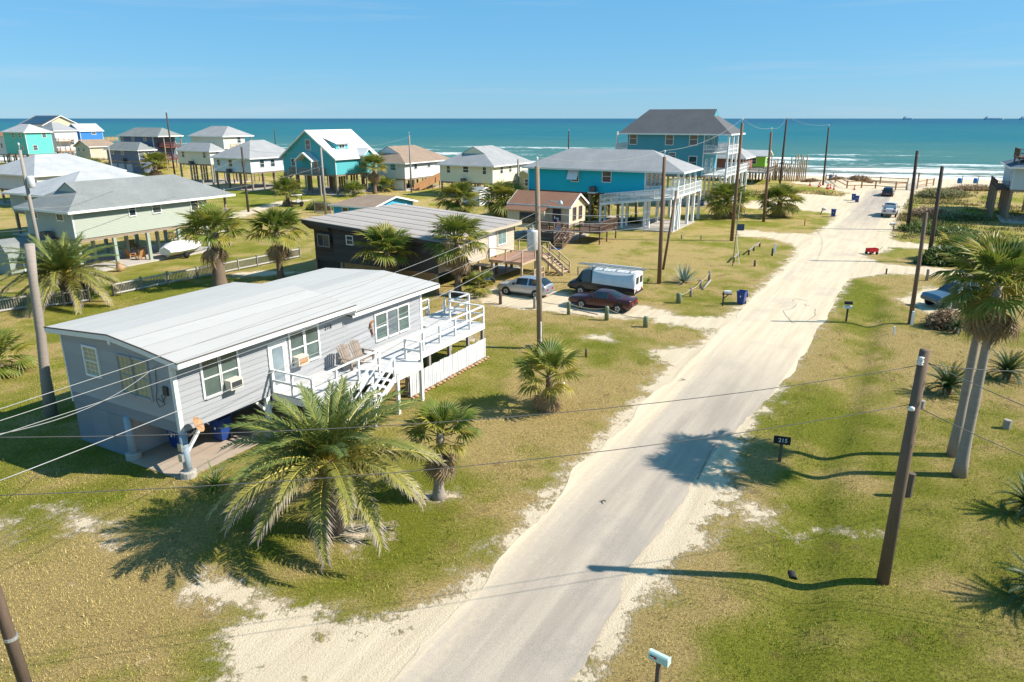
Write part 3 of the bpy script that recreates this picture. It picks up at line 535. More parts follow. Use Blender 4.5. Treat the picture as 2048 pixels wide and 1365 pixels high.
# ---- 1 the near grey house with the long low roof and the deck
SIDE = M('pale grey siding paint', (.33, .335, .345), .7, .05, .8, grime=.12, gcol=(.36, .37, .38)); SKIRT = M('dark grey skirt paint', (.21, .235, .265), .75, .12, 1.2); BLUEGREY = M('blue grey post paint', (.30, .37, .42), .7, .2, 3, grime=.5, gcol=(.5, .52, .52))
ROOFW = M('white roll roofing', (.46, .44, .41), .75, .07, .9, (.3, 1.8, 1), grime=.5, gcol=(.40, .37, .33), bmp=.15); DECKW = M('white painted deck boards', (.52, .505, .49), .7, .08, 1, grime=.3, gcol=(.45, .45, .45)); RUST = M('rusty tan metal', (.42, .22, .10), .8, .35, 6, grime=.6, gcol=(.6, .55, .48))
HO = Vector((-12.77, 25.09, 0)); ho = thing('raised_house', 'pale grey raised house with long low white roof and white front deck', 'house', HO, YAW)
LM, WM, ZB, ZT = 15.65, 7.05, 1.9, 4.72; fcm = faces(LM, WM)
for f, poly in (('N', [(0, 2.33), (WM, 2.33), (WM, 4.95), (3.75, 5.28), (0, 4.74)]), ('R', [(0, 1.9), (LM, 1.9), (LM, 4.3), (9.65, 4.3), (9.6, 4.74), (0, 4.74)])):
    if f == 'R': groups = [lap_rows([(0, 1.9), (9.6, 1.9), (9.6, 4.72), (0, 4.72)], .235), lap_rows([(9.6, 1.9), (LM, 1.9), (LM, 4.3), (9.6, 4.3)], .235)]
    else: groups = [lap_rows(poly, .235)]
    for gr in groups:
        for rw in gr: m = MB(); lap_board(m, fcm[f], rw, .026); m.build('siding_board', SIDE, ho)
m = MB(); m.poly([(0, 0, ZB), (0, WM, ZB), (LM, WM, ZB), (LM, 0, ZB)]); m.box(.02, .02, ZB + .01, LM - .02, WM - .02, 4.28); m.box(.03, .03, 4.28, 9.58, WM - .03, 4.7); m.build('wall_core', SIDE, ho)
m = MB(); lap(m, fcm['F'], [(0, ZB), (WM, ZB), (WM, 4.4), (0, 4.3)], .235); lap(m, fcm['B'], [(0, ZB), (LM, ZB), (LM, 4.4), (0, 4.4)], .235); m.build('rear_siding', SIDE, ho)
m = MB(); m.box(-.012, .06, ZB - .05, .02, WM, 2.335); m.build('skirt_band', SKIRT, ho)
for x, y, zt in ((0, 0, 4.72), (0, WM, 4.9), (LM, 0, 4.28)): m = MB(); m.box(x - .045, y - .045, ZB - .05, x + .13, y + (.13 if y == 0 else .03), zt); m.build('corner_trim', WHITE, ho)
# lower store room and its panels
for k in range(3): m = MB(); m.box(-.02 + .004 * k, 3.5 + k * 1.18, 0, .05, 3.5 + (k + 1) * 1.18 - .012, ZB - .06); m.build('lower_panel', SKIRT, ho)
m = MB(); m.box(.05, 3.52, 0, 9.5, 3.6, ZB - .02); m.build('lower_wall', M('pale inner wall', (.42, .42, .43), .8, .15, 1), ho)
m = MB(); m.box(.06, 6.98, 0, 9.5, 7.03, ZB - .02); m.box(9.45, 3.6, 0, 9.5, 7, ZB - .02); m.build('lower_wall', SKIRT, ho)
for x, y in ((0.05, 0), (0, 3.36), (4.4, .15), (8.8, .15), (12.4, .15), (15.4, .15), (4.4, 3.3), (12.4, 3.4), (15.4, 3.4), (12.4, 6.8), (15.4, 6.8)):
    o = piling(ho, x, y, ZB, BLUEGREY if x < 1 else WHITE, .3, True); m = MB(); m.lathe([(.31, -.1), (.31, .26), (.27, .28)], 16, c=(x, y, 0)); m.build('footing', CONC, o)
for p, q in (((.05, 0, .95), (.95, 0, 1.92)), ((4.4, .15, 1.1), (5.1, .15, 1.9)), ((4.4, .15, 1.1), (3.7, .15, 1.9))): m = MB(); m.bar(p, q, .11, .11); m.build('brace', WHITE, ho)
m = MB(); m.box(-.3, -.1, -.15, 9.3, 3.5, .03); m.build('slab', M('stained carport slab', (.38, .30, .23), .9, .2, .8, grime=.5, gcol=(.22, .18, .15)), ho)
# roof: two low gabled stretches laid in long overlapping sheets
def sheetroof(x0, x1, prof, n, nm='roof_sheet', mat=ROOFW):
    ys_ = [p[0] for p in prof]; zs_ = [p[1] for p in prof]
    for k in range(n):
        ya, yb = ys_[0] + (ys_[-1] - ys_[0]) * k / n + .028, ys_[0] + (ys_[-1] - ys_[0]) * (k + 1) / n - .028; za, zb = np.interp([ya, yb], ys_, zs_); m = MB(); mid = [(yy, zz) for yy, zz in prof if ya + .05 < yy < yb - .05]
        pts = [(ya, za)] + mid + [(yb, zb)]
        lift = .006 * (k % 2)
        for (a, za_), (b, zb_) in zip(pts, pts[1:]):
            m.poly([(x0, a, za_ + lift), (x1, a, za_ + lift), (x1, b, zb_ + lift), (x0, b, zb_ + lift)]); m.poly([(x0, a, za_ - .025), (x0, b, zb_ - .025), (x1, b, zb_ - .025), (x1, a, za_ - .025)])
        for y_, z_ in (pts[0], pts[-1]): m.poly([(x0, y_, z_ - .025), (x1, y_, z_ - .025), (x1, y_, z_ + lift), (x0, y_, z_ + lift)])
        m.build(nm, mat, ho)
    u = MB()
    for (a, za), (b, zb) in zip(prof, prof[1:]): u.poly([(x0 + .02, a, za - .012), (x1 - .02, a, za - .012), (x1 - .02, b, zb - .012), (x0 + .02, b, zb - .012)])
    u.build('roof_underlay', M('roof seam tar', (.13, .125, .12), .8), ho)
P1 = [(-.7, 4.9), (1.35, 5.19), (3.4, 5.42), (7.8, 5.12)]; P2 = [(-.42, 4.47), (3.6, 4.82), (8.3, 4.52)]
sheetroof(-.22, 9.6, P1, 8); sheetroof(9.62, 17.05, P2, 8)
def profbar(x, prof, w, h, off, mat, nm):
    for (a, za), (b, zb) in zip(prof, prof[1:]): m = MB(); m.bar((x, a, za + off), (x, b, zb + off), w, h); m.build(nm, mat, ho)
profbar(-.2, P1, .05, .2, -.135, WHITE, 'rake_board'); profbar(-.225, P1, .03, .05, .0, M('dark drip edge', (.12, .10, .09), .6), 'drip_edge'); profbar(17.0, P2, .05, .2, -.135, WHITE, 'rake_board'); profbar(9.6, P1, .06, .3, -.17, WHITE, 'rake_board')
for x0, x1, y, z in ((-.2, 9.6, -.68, 4.8), (9.6, 17.03, -.4, 4.34)):
    m = MB(); m.box(x0, y - .03, z - .12, x1, y + .02, z + .1); m.build('fascia', WHITE, ho)
    m = MB(); m.box(x0, y - .055, z + .1, x1, y, z + .135); m.build('drip_edge', MATS['dark drip edge'], ho)
    m = MB(); m.poly([(x0, y, z - .09), (x1, y, z - .09), (x1, .03, z - .06), (x0, .03, z - .06)]); m.build('soffit', WHITE, ho)
m = MB(); m.box(9.57, -.62, 4.36, 9.61, -.03, 4.78); m.build('step_panel', WHITE, ho); m = MB(); m.box(-.2, 3.3, 5.02, .1, 3.48, 5.3); m.build('ridge_beam', WHITE, ho)
# windows, door, small fittings of the front
GW = glassm('greenish window glass', (.07, .10, .09)); GB = M('yellowish blind behind glass', (.36, .34, .20), .35, .25, 3, (1, 9, 9), spec=.6)
for u, w, z, h in ((1.25, .75, 2.95, 1.5), (2.12, .8, 2.95, 1.5), (5.85, .78, 2.85, 1.5), (6.78, .78, 2.85, 1.5), (11.72, .85, 2.45, 1.32), (13.62, .85, 2.45, 1.32)): window(ho, fcm['R'], u, z, w, h, 'dh', WHITE, GW)
window(ho, fcm['R'], 12.68, 2.45, .84, 1.32, 'plain', WHITE, glassm('mid window glass', (.10, .12, .13)))
window(ho, fcm['N'], 4.65, 3.42, .85, 1.15, 'grid', WHITE, GB); window(ho, fcm['N'], 1.45, 3.05, .85, 1.5, 'grid', SIDE, GB); window(ho, fcm['N'], 2.38, 3.05, .85, 1.5, 'grid', SIDE, GB)
door(ho, fcm['R'], 4.65, 2.06, .86, 2.05, WHITE, True, WHITE)
for u, z in ((2.18, 2.97), (5.9, 2.87)):
    m = MB(); m.box(u, -.42, z, u + .62, .0, z + .4); o = m.build('window_air_conditioner', M('beige appliance', (.60, .56, .47), .5, .1), ho); g = MB(); g.box(u + .06, -.43, z + .06, u + .56, -.421, z + .34); g.build('grille', RUST if u > 4 else DARKMET, o)
    m = MB(); m.box(u - .1, -.02, z - .02, u + .72, .0, z + .46); m.build('filler_panel', WHITE, ho)
for k, ch in enumerate('218'): # house number, metal digits on the wall
    cu = bpy.data.curves.new('number', 'FONT'); cu.body = ch; cu.size = .26; cu.extrude = .008; t = bpy.data.objects.new('tmp', cu); COL.objects.link(t); dg = bpy.context.evaluated_depsgraph_get(); mm = bpy.data.meshes.new_from_object(t.evaluated_get(dg)); bpy.data.objects.remove(t); mm.materials.clear(); mm.materials.append(DARKMET); put('house_number', mm, ho, (8.05 + k * .17, -.04, 3.95), (math.pi / 2, 0, 0))
m = MB(); m.box(-.1, .35, 3.4, -.03, .6, 3.75); m.build('meter_box', DARKMET, ho)
for pts in ([(-.05, .5, 3.5), (-.06, .8, 3.3), (-.06, .65, 3.0), (-.06, 1.0, 2.8), (-.06, 1.15, 3.1), (-.06, 1.0, 3.5), (-.06, .9, 4.4)], [(-.06, .5, 3.4), (-.06, .75, 3.05), (-.06, 1.05, 3.15)]): MB().tube(pts, .014, 5).build('cable', DARKMET, ho)
# deck, stairs, pickets
ZD = 2.05
for x in np.arange(4.55, 18.5, .48):
    m = MB(); m.box(x, -2.5, ZD - .035, min(x + .468, 18.5), -.03, ZD); m.build('deck_board', DECKW, ho)
for x in (16.2, 16.7, 17.2, 17.7, 18.2, 18.7, 19.2, 19.7, 20.2): m = MB(); m.box(x, 0, ZD - .035, x + .488, 1.4, ZD - .002); m.build('deck_board', DECKW, ho)
m = MB(); m.box(9.0, -3.45, ZD - .035, 11.0, -2.51, ZD); m.build('landing_board', DECKW, ho)
for a, b in (((4.55, -2.5), (9.0, -2.5)), ((11.0, -2.5), (18.5, -2.5)), ((18.52, -2.5), (18.52, 0)), ((4.57, -2.5), (4.57, -.03)), ((9, -3.45), (11, -3.45)), ((11, -3.45), (11, -2.5))): m = MB(); m.bar((a[0], a[1], ZD - .2), (b[0], b[1], ZD - .2), .05, .3); m.build('rim_board', WHITE, ho)
railing(ho, [(4.6, -.1, ZD), (4.6, -2.45, ZD), (8.95, -2.45, ZD)], 1.02, WHITE, 1.55, rails=(1., .55)); railing(ho, [(11.0, -3.4, ZD), (11.0, -2.45, ZD), (18.45, -2.45, ZD), (18.45, -.1, ZD), (20.6, -.1, ZD), (20.6, 1.35, ZD)], 1.02, WHITE, 1.5, rails=(1., .55))
railing(ho, [(16.0, 1.35, ZD), (18.3, 1.35, ZD)], 1.02, WHITE, 1.2, rails=(1., .55)); stairs(ho, (18.4, 1.4, ZD), (20.4, 3.2, .05), (.67, -.74, 0), 1., 8, WHITE, WHITE)
stairs(ho, (9.0, -3.4, ZD), (5.9, -3.4, .05), (0, 1, 0), .9, 9, WHITE, WHITE)
for x, y in ((4.7, -2.4), (6.9, -2.4), (9.05, -3.4), (10.95, -3.4), (11.1, -2.4), (13, -2.4), (14.9, -2.4), (16.8, -2.4), (18.4, -2.4), (18.4, -.1), (20.5, -.1), (20.5, 1.3), (7.3, -3.4)): piling(ho, x, y, ZD - .05, GREYWOOD if x > 11 else WHITE, .16)
n = 42
for k in range(n):
    x = 11.0 + 7.35 * k / n; m = MB(); jz = random.uniform(-.025, .025); jx = random.uniform(-.012, .012); m.box(x + jx, -2.66, .04, x + .145 + jx, -2.635, 1.2 + jz); m.build('picket', M('weathered white picket', (.60, .60, .60), .8, .18, 4, (4, 4, .7), grime=.35, gcol=(.36, .33, .3)), ho)
for z in (.25, .95): m = MB(); m.box(11, -2.634, z, 18.35, -2.59, z + .09); m.build('picket_rail', GREYWOOD, ho)
for k in range(22): m = MB(); x = 10.9 + k * .35; s = random.uniform(.1, .17); m.lathe([(s * .7, 0), (s, .05), (s * .6, .11)], 7, c=(x, -2.85 + random.uniform(-.06, .06), 0)); m.build('edging_stone', M('orange edging stone', (.42, .25, .15), .9, .3, 5), ho)
m = MB(); m.tube([(0, 0, 0), (0, 0, .015), (0, 0, .05), (0, 0, .1)], [.02, .14, .25, .33], 20, cap=False); dish = m.build('satellite_dish', RUST, ho, True, (.35, -.5, 2.2), (R(62), 0, R(35))); m = MB(); m.tube([(0, 0, 0), (.05, -.1, .35), (0, -.2, .42)], .015, 6); m.build('feed_arm', GALV, dish)
m = MB(); m.tube([(.25, -.52, 2.05), (.2, -.2, 1.75), (.1, -.03, 1.75)], .02, 6); m.build('dish_mast', GALV, ho)
m = MB(); m.box(-.18, -.12, 1.2, -.1, .1, 1.5); m.build('electric_box', GALV, ho); m = MB(); m.box(-.2, -.1, .75, -.1, .12, 1.05); m.build('electric_box', GALV, ho)
# things on the deck
def toworld(root, p): return root.matrix_world @ Vector(p)
bpy.context.view_layer.update()
WW = M('weathered chair wood', (.26, .21, .17), .85, .3, 3, (5, 5, 1)); p = HO + AX * 9.0 - BX * .95; ch = thing('double_chair', 'weathered wooden double chair with fan backs on the white deck', 'bench', (p.x, p.y, ZD), YAW)
for s in (0, 1):
    for k in range(5):
        x = -.75 + s * .8 + k * .13; m = MB(); hh = 1.05 + .12 * math.sin(math.pi * (k + .5) / 5); m.bar((x, .05, .36), (x + (k - 2) * .02, .38, hh), .12, .025); m.build('back_slat', WW, ch)
for k in range(5): m = MB(); m.box(-.85, -.5 + k * .115, .36 + .008 * k, .75, -.4 + k * .115, .39 + .008 * k); m.build('seat_slat', WW, ch)
for x in (-.88, .78): m = MB(); m.box(x - .06, -.6, .6, x + .06, .25, .63); m.build('arm', WW, ch)
for x in (-.85, .75):
    for y in (-.5, .15): m = MB(); m.box(x - .045, y - .045, 0, x + .045, y + .045, .6); m.build('leg', WW, ch)
p = HO + AX * 11.2 - BX * .03; m = MB()
for pts in ([(0, 0, 0), (.1, 0, .28), (.28, 0, .36), (.5, 0, .3)], [(.1, 0, .28), (.12, 0, .0), (.2, 0, -.25), (.24, 0, -.5)]):
    w = [.03, .06, .05, .01]; m.tube([(x, -.04, z) for x, _, z in pts], w, 6)
tag(m.build('wall_ornament', M('rust brown carved wood', (.30, .13, .06), .8, .25), None, True, (p.x, p.y, 3.2), (0, 0, YAW)), 'rusty brown flying bird ornament on grey house wall', 'ornament')
p = HO + AX * 7.3 - BX * 1.3; fr_ = thing('folded_chair', 'folded metal frame lying flat on the white deck', 'folding chair', (p.x, p.y, ZD), YAW + .3)
for a, b in (((-.7, 0, .03), (.6, .1, .05)), ((-.7, .25, .03), (.6, .3, .05)), ((-.5, 0, .05), (-.5, .25, .05)), ((.5, .1, .05), (.7, -.15, .05)), ((.4, .3, .06), (.8, .1, .06))): MB().tube([a, b], .018, 6).build('tube', GALV, fr_)
# ---- other houses.  Shared finishes
SH_GREY = shingle('grey shingles', (.30, .30, .30)); SH_DARK = shingle('charcoal shingles', (.115, .115, .12)); SH_BROWN = shingle('brown shingles', (.28, .205, .15)); SH_RED = shingle('red brown shingles', (.26, .135, .085)); SH_LIGHT = shingle('light grey shingles', (.40, .40, .40)); SH_GREEN = shingle('grey green shingles', (.215, .225, .215)); SH_WHITE = shingle('white shingles', (.62, .62, .60), .08)
def wl_(name, c, **k): return M(name, c, .75, .06, .9, grime=.1, gcol=tuple(x * .7 for x in c), **k)
def W(p): return (p[0], p[1])
# 2 dark weathered house with flat sheet roof and brown deck
DKW = M('dark weathered boards', (.085, .072, .066), .9, .45, 1.5, (.6, .6, 9), grime=.5, gcol=(.13, .12, .115), rnd=.18); TAN = wl_('tan siding', (.50, .42, .33)); MROOF = M('grey sheet metal roof', (.37, .33, .295), .75, .22, .7, (4, .4, 1), grime=.4, gcol=(.22, .19, .17), spec=.15)
D2 = Vector((-5.83, 55.25, 0)); h2 = thing('beach_house', 'dark weathered board house with flat grey sheet roof and brown deck', 'house', D2, YAW); L2, W2 = 12.4, 13.2; f2 = faces(L2, W2)
zr2 = lambda y: 4.42 + (y + .5) * .055
for a, b, d in ((0, 10.8, 0), (10.83, 13.2, -.25)):
    mp = (lambda d: lambda u, q, z: (-q - d, u, z))(d)
    for rw in lap_rows([(a, 1.75 if a == 0 else 1.6), (b, 1.75 if a == 0 else 1.6), (b, zr2(b) - .05), (a, zr2(a) - .05)], .21): m = MB(); lap_board(m, mp, rw, .03); m.build('siding_board', DKW, h2)
m = MB(); m.box(.03, .03, 1.72, L2 - .03, 10.8, 4.38); m.box(.32, 10.8, 1.62, L2 - .03, W2 - .05, 4.38); m.build('wall_core', DKW, h2)
m = MB(); lap(m, f2['R'], [(0, 1.75), (L2, 1.75), (L2, 4.36), (0, 4.36)], .3); m.build('front_wall', TAN, h2)
for k in range(14):
    x0, x1 = -.5 + 13.4 * k / 14, -.5 + 13.4 * (k + 1) / 14 - .02; m = MB(); z0, z1 = zr2(-.6), zr2(14); up = .03 * (k % 2); m.poly([(x0, -.6, z0 + up), (x1, -.6, z0 + up), (x1, 13.9, z1 + up), (x0, 13.9, z1 + up)]); m.poly([(x0, 13.9, z1 - .06), (x1, 13.9, z1 - .06), (x1, -.6, z0 - .06), (x0, -.6, z0 - .06)])
    for a, b in (((x0, -.6, z0), (x1, -.6, z0)), ((x0, -.6, z0), (x0, 13.9, z1)), ((x1, -.6, z0), (x1, 13.9, z1))): a, b = Vector(a), Vector(b); m.poly([a - Vector((0, 0, .06)), b - Vector((0, 0, .06)), b + Vector((0, 0, up)), a + Vector((0, 0, up))])
    m.build('roof_sheet', MROOF, h2)
m = MB(); m.bar((-.47, -.55, 4.22), (-.47, 13.85, zr2(13.85) - .2), .05, .34); m.build('fascia', DKW, h2); m = MB(); m.box(-.47, -.6, 4.1, 12.85, -.55, 4.34); m.build('fascia', TAN, h2)
m = MB(); m.poly([(-.45, 11, zr2(11) - .34), (-.45, 13.8, zr2(13.8) - .36), (-.25, 13.2, 4.4), (-.25, 11, 4.3)]); m.build('soffit', DKW, h2)
for u, z, w, h in ((8.62, 3.38, .62, .65),): window(h2, f2['N'], u, z, w, h, 'dh', WHITE)
window(h2, (lambda u, q, z: (.25 - q - .5, u, z)), 11.05, 3.05, 1.2, .92, 'slide', GREYWOOD)
window(h2, f2['R'], 9.35, 2.65, 1.4, 1.3, 'slide', WHITE, glassm('teal curtain glass', (.12, .2, .19))); window(h2, f2['R'], 1.6, 2.6, 1.3, 1.25, 'slide', WHITE); door(h2, f2['R'], 7.8, 1.8, .95, 2.05, WHITE)
PLY = M('raw tan plywood skirt', (.36, .20, .085), .8, .25, 2, (3, 3, .6))
for k in range(8): m = MB(); m.box(.02, .35 + k * 1.18, 0, .06, .35 + (k + 1) * 1.18 - .02, 1.72); m.build('skirt_panel', PLY, h2)
for x, y in ((0, .15), (3.2, .15), (6.4, .15), (9.4, .15), (12.2, .15), (0, 10), (0, 13), (3, 13), (6, 6.5), (9, 6.5), (12, 6.5)): piling(h2, x, y, 1.72, M('tan post', (.40, .27, .16), .85, .25), .28, True)
m = MB(); m.box(.3, 10.0, .1, .34, 13.1, 1.6); m.build('lattice', DARKMET, h2)
deckbox(h2, 7.7, -3.4, 13.2, -.03, 1.62, M('reddish deck paint', (.33, .19, .13), .8, .2), edge=M('tan deck trim', (.50, .37, .25), .8, .15)); TDK = MATS['tan deck trim']
railing(h2, [(7.75, -.1, 1.62), (7.75, -3.35, 1.62), (10.2, -3.35, 1.62)], 1., TDK, 1.7, rails=(1.,)); railing(h2, [(13.15, -3.35, 1.62), (13.15, -.1, 1.62)], 1., TDK, 1.7, rails=(1.,))
stairs(h2, (11.4, -3.4, 1.62), (11.4, -5.6, .05), (1, 0, 0), 1.5, 8, TDK, TDK); railing(h2, [(8.4, -4.2, 0), (10.3, -4.2, 0)], .95, TDK, 1.6, .2)
for x in (7.8, 10.4, 13.1):
    for y in (-3.3, -.3): piling(h2, x, y, 1.4, TDK, .16)
m = MB(); m.box(0, -.5, -.1, 13, 6, .03); m.build('slab', CONC, h2)
# 3 sage house
SAGE = wl_('sage siding', (.40, .43, .36)); S3 = Vector((-35.87, 69.03, 0)) - AX * 6.5
h3, f3 = house('raised_house', 'sage green raised house with grey green roof and covered patio underneath', S3, 14.1, 7.4, 3.12, 5.85, SAGE, SH_GREEN, 'x', 1.9, .6, (4.2, .62), (4, 1), [('R', 5.4, 4.65, .6, 1.05), ('R', 7.85, 4.65, .85, 1.05), ('R', 12.2, 4.4, .8, 1.35), ('N', 1.3, 4.75, .95, 1.1), ('N', 5.4, 4.7, .8, 1.05)], .14, ext=(0, 2.7, 0, 0), pmat=M('sage post paint', (.33, .38, .31), .8, .15))
acunit(h3, (-1.0, 3.0, 3.0), stand=GREYWOOD)
deckbox(h3, 14.2, .2, 17, 7, 3.1, GREYWOOD); railing(h3, [(14.2, .3, 3.1), (16.9, .3, 3.1), (16.9, 7, 3.1)], 1, GREYWOOD, 1.6, .14); piling(h3, 16.8, .4, 6.2, PILING, .18); piling(h3, 16.8, 6.8, 6.2, PILING, .18)
m = MB(); m.lathe([(.05, 0), (.05, .4)], 8, c=(6, 4.6, 7.3)); m.build('vent_pipe', GALV, h3)
# 4 two light roofed houses at the far left
h4, f4 = house('raised_house', 'grey walled raised house behind the sage house, light grey hip roof with vents', Vector((-49.6, 80.5, 0)), 15, 12, 2.9, 5.2, wl_('grey green siding', (.36, .39, .37)), SH_LIGHT, 'x', 2.1, .6, (6, 1), (6, 1), [('N', 3.5, 3.7, .8, 1.1), ('N', 8, 3.7, .8, 1.1)], .2)
for x, y in ((3, 2.5), (4.5, 2.2)): m = MB(); m.box(x, y, 6.05, x + .35, y + .3, 6.35); m.build('roof_vent', DARKMET, h4)
acunit(h4, (-1, 6, 2.6), stand=GREYWOOD)
house('raised_house', 'house under the broadest pale grey hip roof, between sage house and aqua house', Vector((-74, 113, 0)), 14, 15, 2.6, 5.1, wl_('pale wall', (.55, .56, .55)), SH_LIGHT, 'x', 2.6, .6, (5, 1), (5, 1), [('N', 3, 3.4, .8, 1)], .22)
# 5 shed
sh = thing('garden_shed', 'grey green shed with barn roof beside the bushy date palm', 'shed', (-44.9, 62.6, 0), YAW); SG = wl_('shed paint', (.27, .31, .28))
pr = [(0, 0), (3, 0), (3, 2.0), (2.5, 2.7), (1.5, 3.05), (.5, 2.7), (0, 2.0)]; m = MB(); m.poly([(0, y, z) for y, z in reversed(pr)]); m.poly([(4, y, z) for y, z in pr]); m.box(0.01, .01, 0, 3.99, 2.99, 1.99); m.build('wall', SG, sh); m = MB()
for (a, za), (b, zb) in zip(pr[2:], pr[3:]): m.bar((-.1, (a + b) / 2, 0), (4.1, (a + b) / 2, 0), 0.001, .001) if False else m.poly([(-.15, b, zb + .05), (-.15, a, za + .05), (4.15, a, za + .05), (4.15, b, zb + .05)])
m.build('roof', SH_GREEN, sh); door(sh, faces(4, 3)['R'], 1.2, .1, 1.4, 1.75, SG)
# 6-10 cottages on the dune at the far left
TEAL = wl_('aqua board wall', (.115, .50, .44)); C6 = Vector((-134.7, 214.7, 0)) - AX * 6.2 + BX * 11.6
C6 = Vector((-134.7, 214.7, 0)) - AX * 6.2
def zfree(h, z0): h.location.z = z0; return h
house('beach_house', 'aqua green two storey house with white trim, pale hip roof and tall stilts', (-134.9 - .485 * 6.2, 214.7 - .875 * 6.2, 0), 7.2, 11.3, 3.7, 9.9, TEAL, SH_LIGHT, 'y', 1.9, .5, (4, 1), (4, 1), [('R', 4.7, 8.3, 1, 1.1), ('R', 1.6, 4.8, 1.1, 1.3), ('N', 2.2, 8.2, 1, 1.2), ('N', 5.6, 8.2, 1.1, 1.3), ('N', 2, 4.9, .9, 1.1)], .5, slab=False)
h7, _ = house('beach_house', 'white two storey house with grey hip roof behind the aqua house', (-143.5, 232, 0), 7, 10, 3.6, 9.9, wl_('white siding a', (.66, .67, .66)), SH_GREY, 'x', 2.3, .5, (3, 1), (3, 1), [('R', 4.6, 5.5, 1, 1.4)], .3, slab=False)
deckbox(h7, 0, -1.6, 5, -.03, 6.6, DECKWOOD); railing(h7, [(.05, -.1, 6.6), (.05, -1.55, 6.6), (4.9, -1.55, 6.6)], 1., DECKWOOD, 1.8, .25); deckbox(h7, 0, -1.6, 6.8, -.03, 3.5, DECKWOOD); railing(h7, [(.05, -.1, 3.5), (.05, -1.55, 3.5), (6.7, -1.55, 3.5)], 1., DECKWOOD, 1.8, .25)
for x in (.1, 3.2, 6.6): piling(h7, x, -1.5, 6.5, DECKWOOD, .2)
h9, _ = house('beach_house', 'vivid blue gabled cottage with white corner boards and grey roof', (-143.1, 245, 0), 7.7, 7.1, 3.4, 9.6, wl_('royal blue siding', (.03, .17, .46)), SH_LIGHT, 'x', 2.1, .4, (0, 0), (0, 0), [('N', 2.5, 8.2, .8, .6), ('N', 2.5, 5.4, .8, .6), ('R', 4, 8.3, 1.3, .8, 'slide')], .3, slab=False)
deckbox(h9, 7.8, 0, 13, 6, 6.2, DECKWOOD); railing(h9, [(7.8, .05, 6.2), (12.9, .05, 6.2), (12.9, 6, 6.2)], 1.1, M('yellow pine rail', (.52, .36, .16), .8, .15), 1.7, .2)
for x in (8, 10.5, 12.8): piling(h9, x, .2, 6, PILING, .25); piling(h9, x, 5.8, 6, PILING, .25)
h10, _ = house('beach_house', 'low cream cottage with brown roof nestled below the vivid blue cottage', (-123.5, 215, 0), 9, 7, 1.4, 5.7, wl_('cream siding', (.52, .46, .35)), SH_BROWN, 'x', 1.7, .5, (0, 0), (3, 1), [('N', 2.5, 4.2, 1, .9), ('N', 5, 4.2, .9, .9), ('R', 5.5, 4.1, 1.1, 1.1)], .3, slab=False)
h8, _ = house('beach_house', 'yellow gabled house with dark solar panels over its roof', (-158, 250, 0), 12, 14, 6, 11.4, wl_('yellow siding', (.60, .50, .31)), SH_DARK, 'y', 2.9, .6, (0, 0), (0, 0), [('R', 5, 8, 1.2, 1.4)], .3, slab=False)
sl = 2.9 / 6
for i in range(3):
    for j in range(7): m = MB(); x0, x1 = .3 + i * 1.75, .3 + i * 1.75 + 1.65; y0 = 1 + j * 1.7; z = lambda x: 11.4 + x * sl + .22; m.poly([(x0, y0 + 1.6, z(x0)), (x0, y0, z(x0)), (x1, y0, z(x1)), (x1, y0 + 1.6, z(x1))]); m.build('solar_panel', glassm('solar glass', (.012, .014, .02)), h8)
h8b, _ = house('beach_house', 'white house with orange roof on the other side of the aqua house', (-152, 222, 0), 6, 8, 3, 8.6, wl_('white siding d', (.66, .66, .65)), shingle('orange shingles', (.42, .16, .07)), 'x', 1.2, .5, (3, 1), (3, 1), [('N', 3, 5, 1, 1.2), ('R', 2, 5, 1, 1.2)], .3, slab=False)
# 11 slate blue pair
SLATE = wl_('slate blue siding', (.125, .155, .225)); C11 = Vector((-92.4, 181.5, 0))
h11, f11 = house('beach_house', 'slate blue low house front wing with closed ground floor and garage doors', C11, 4.4, 12.8, 3.35, 6.2, SLATE, SH_GREEN, 'y', 1.5, .5, (2.4, 1), (2.4, 1), [('N', 5.9, 4.9, .9, 1.15), ('R', 1.6, 4.9, 1, 1.1), ('N', 10, 4.9, .8, 1.1)], .25)
m = MB(); lap(m, f11['N'], [(0, 0), (12.8, 0), (12.8, 3.03), (0, 3.03)], .25); lap(m, f11['R'], [(0, 0), (4.4, 0), (4.4, 3.03), (0, 3.03)], .25); m.build('lower_wall', SLATE, h11)
for u in (3.2, 6.4, 9.4): m = MB(); mbox(m, f11['N'], u, u + 2.3, 0, .06, .15, 2.5); m.build('garage_door', wl_('grey garage door', (.36, .39, .45)), h11)
acunit(h11, (-1, 5, 3.2), stand=GREYWOOD)
h11b, _ = house('beach_house', 'tall slate blue house with red railed decks behind its low wing', C11 + AX * 5.0 + BX * .8, 6.3, 13.3, 3.4, 9.4, SLATE, SH_GREEN, 'y', 1.7, .5, (3, 1), (3, 1), [('N', 2.6, 8, 1, 1.2), ('N', 7.5, 8, .9, 1), ('N', 12, 8, 1, 1.2)], .25, ext=(0, 0, 2.4, 0))
RED = M('dark red deck paint', (.22, .075, .055), .8, .2)
for z in (3.6, 6.6): deckbox(h11b, 1.2, -2.5, 6.3, -.03, z, RED); railing(h11b, [(1.25, -.1, z), (1.25, -2.45, z), (6.2, -2.45, z)], 1., RED, 1.8, .2)
for x in (1.3, 6.2): piling(h11b, x, -2.4, 9.3, PILING, .22)
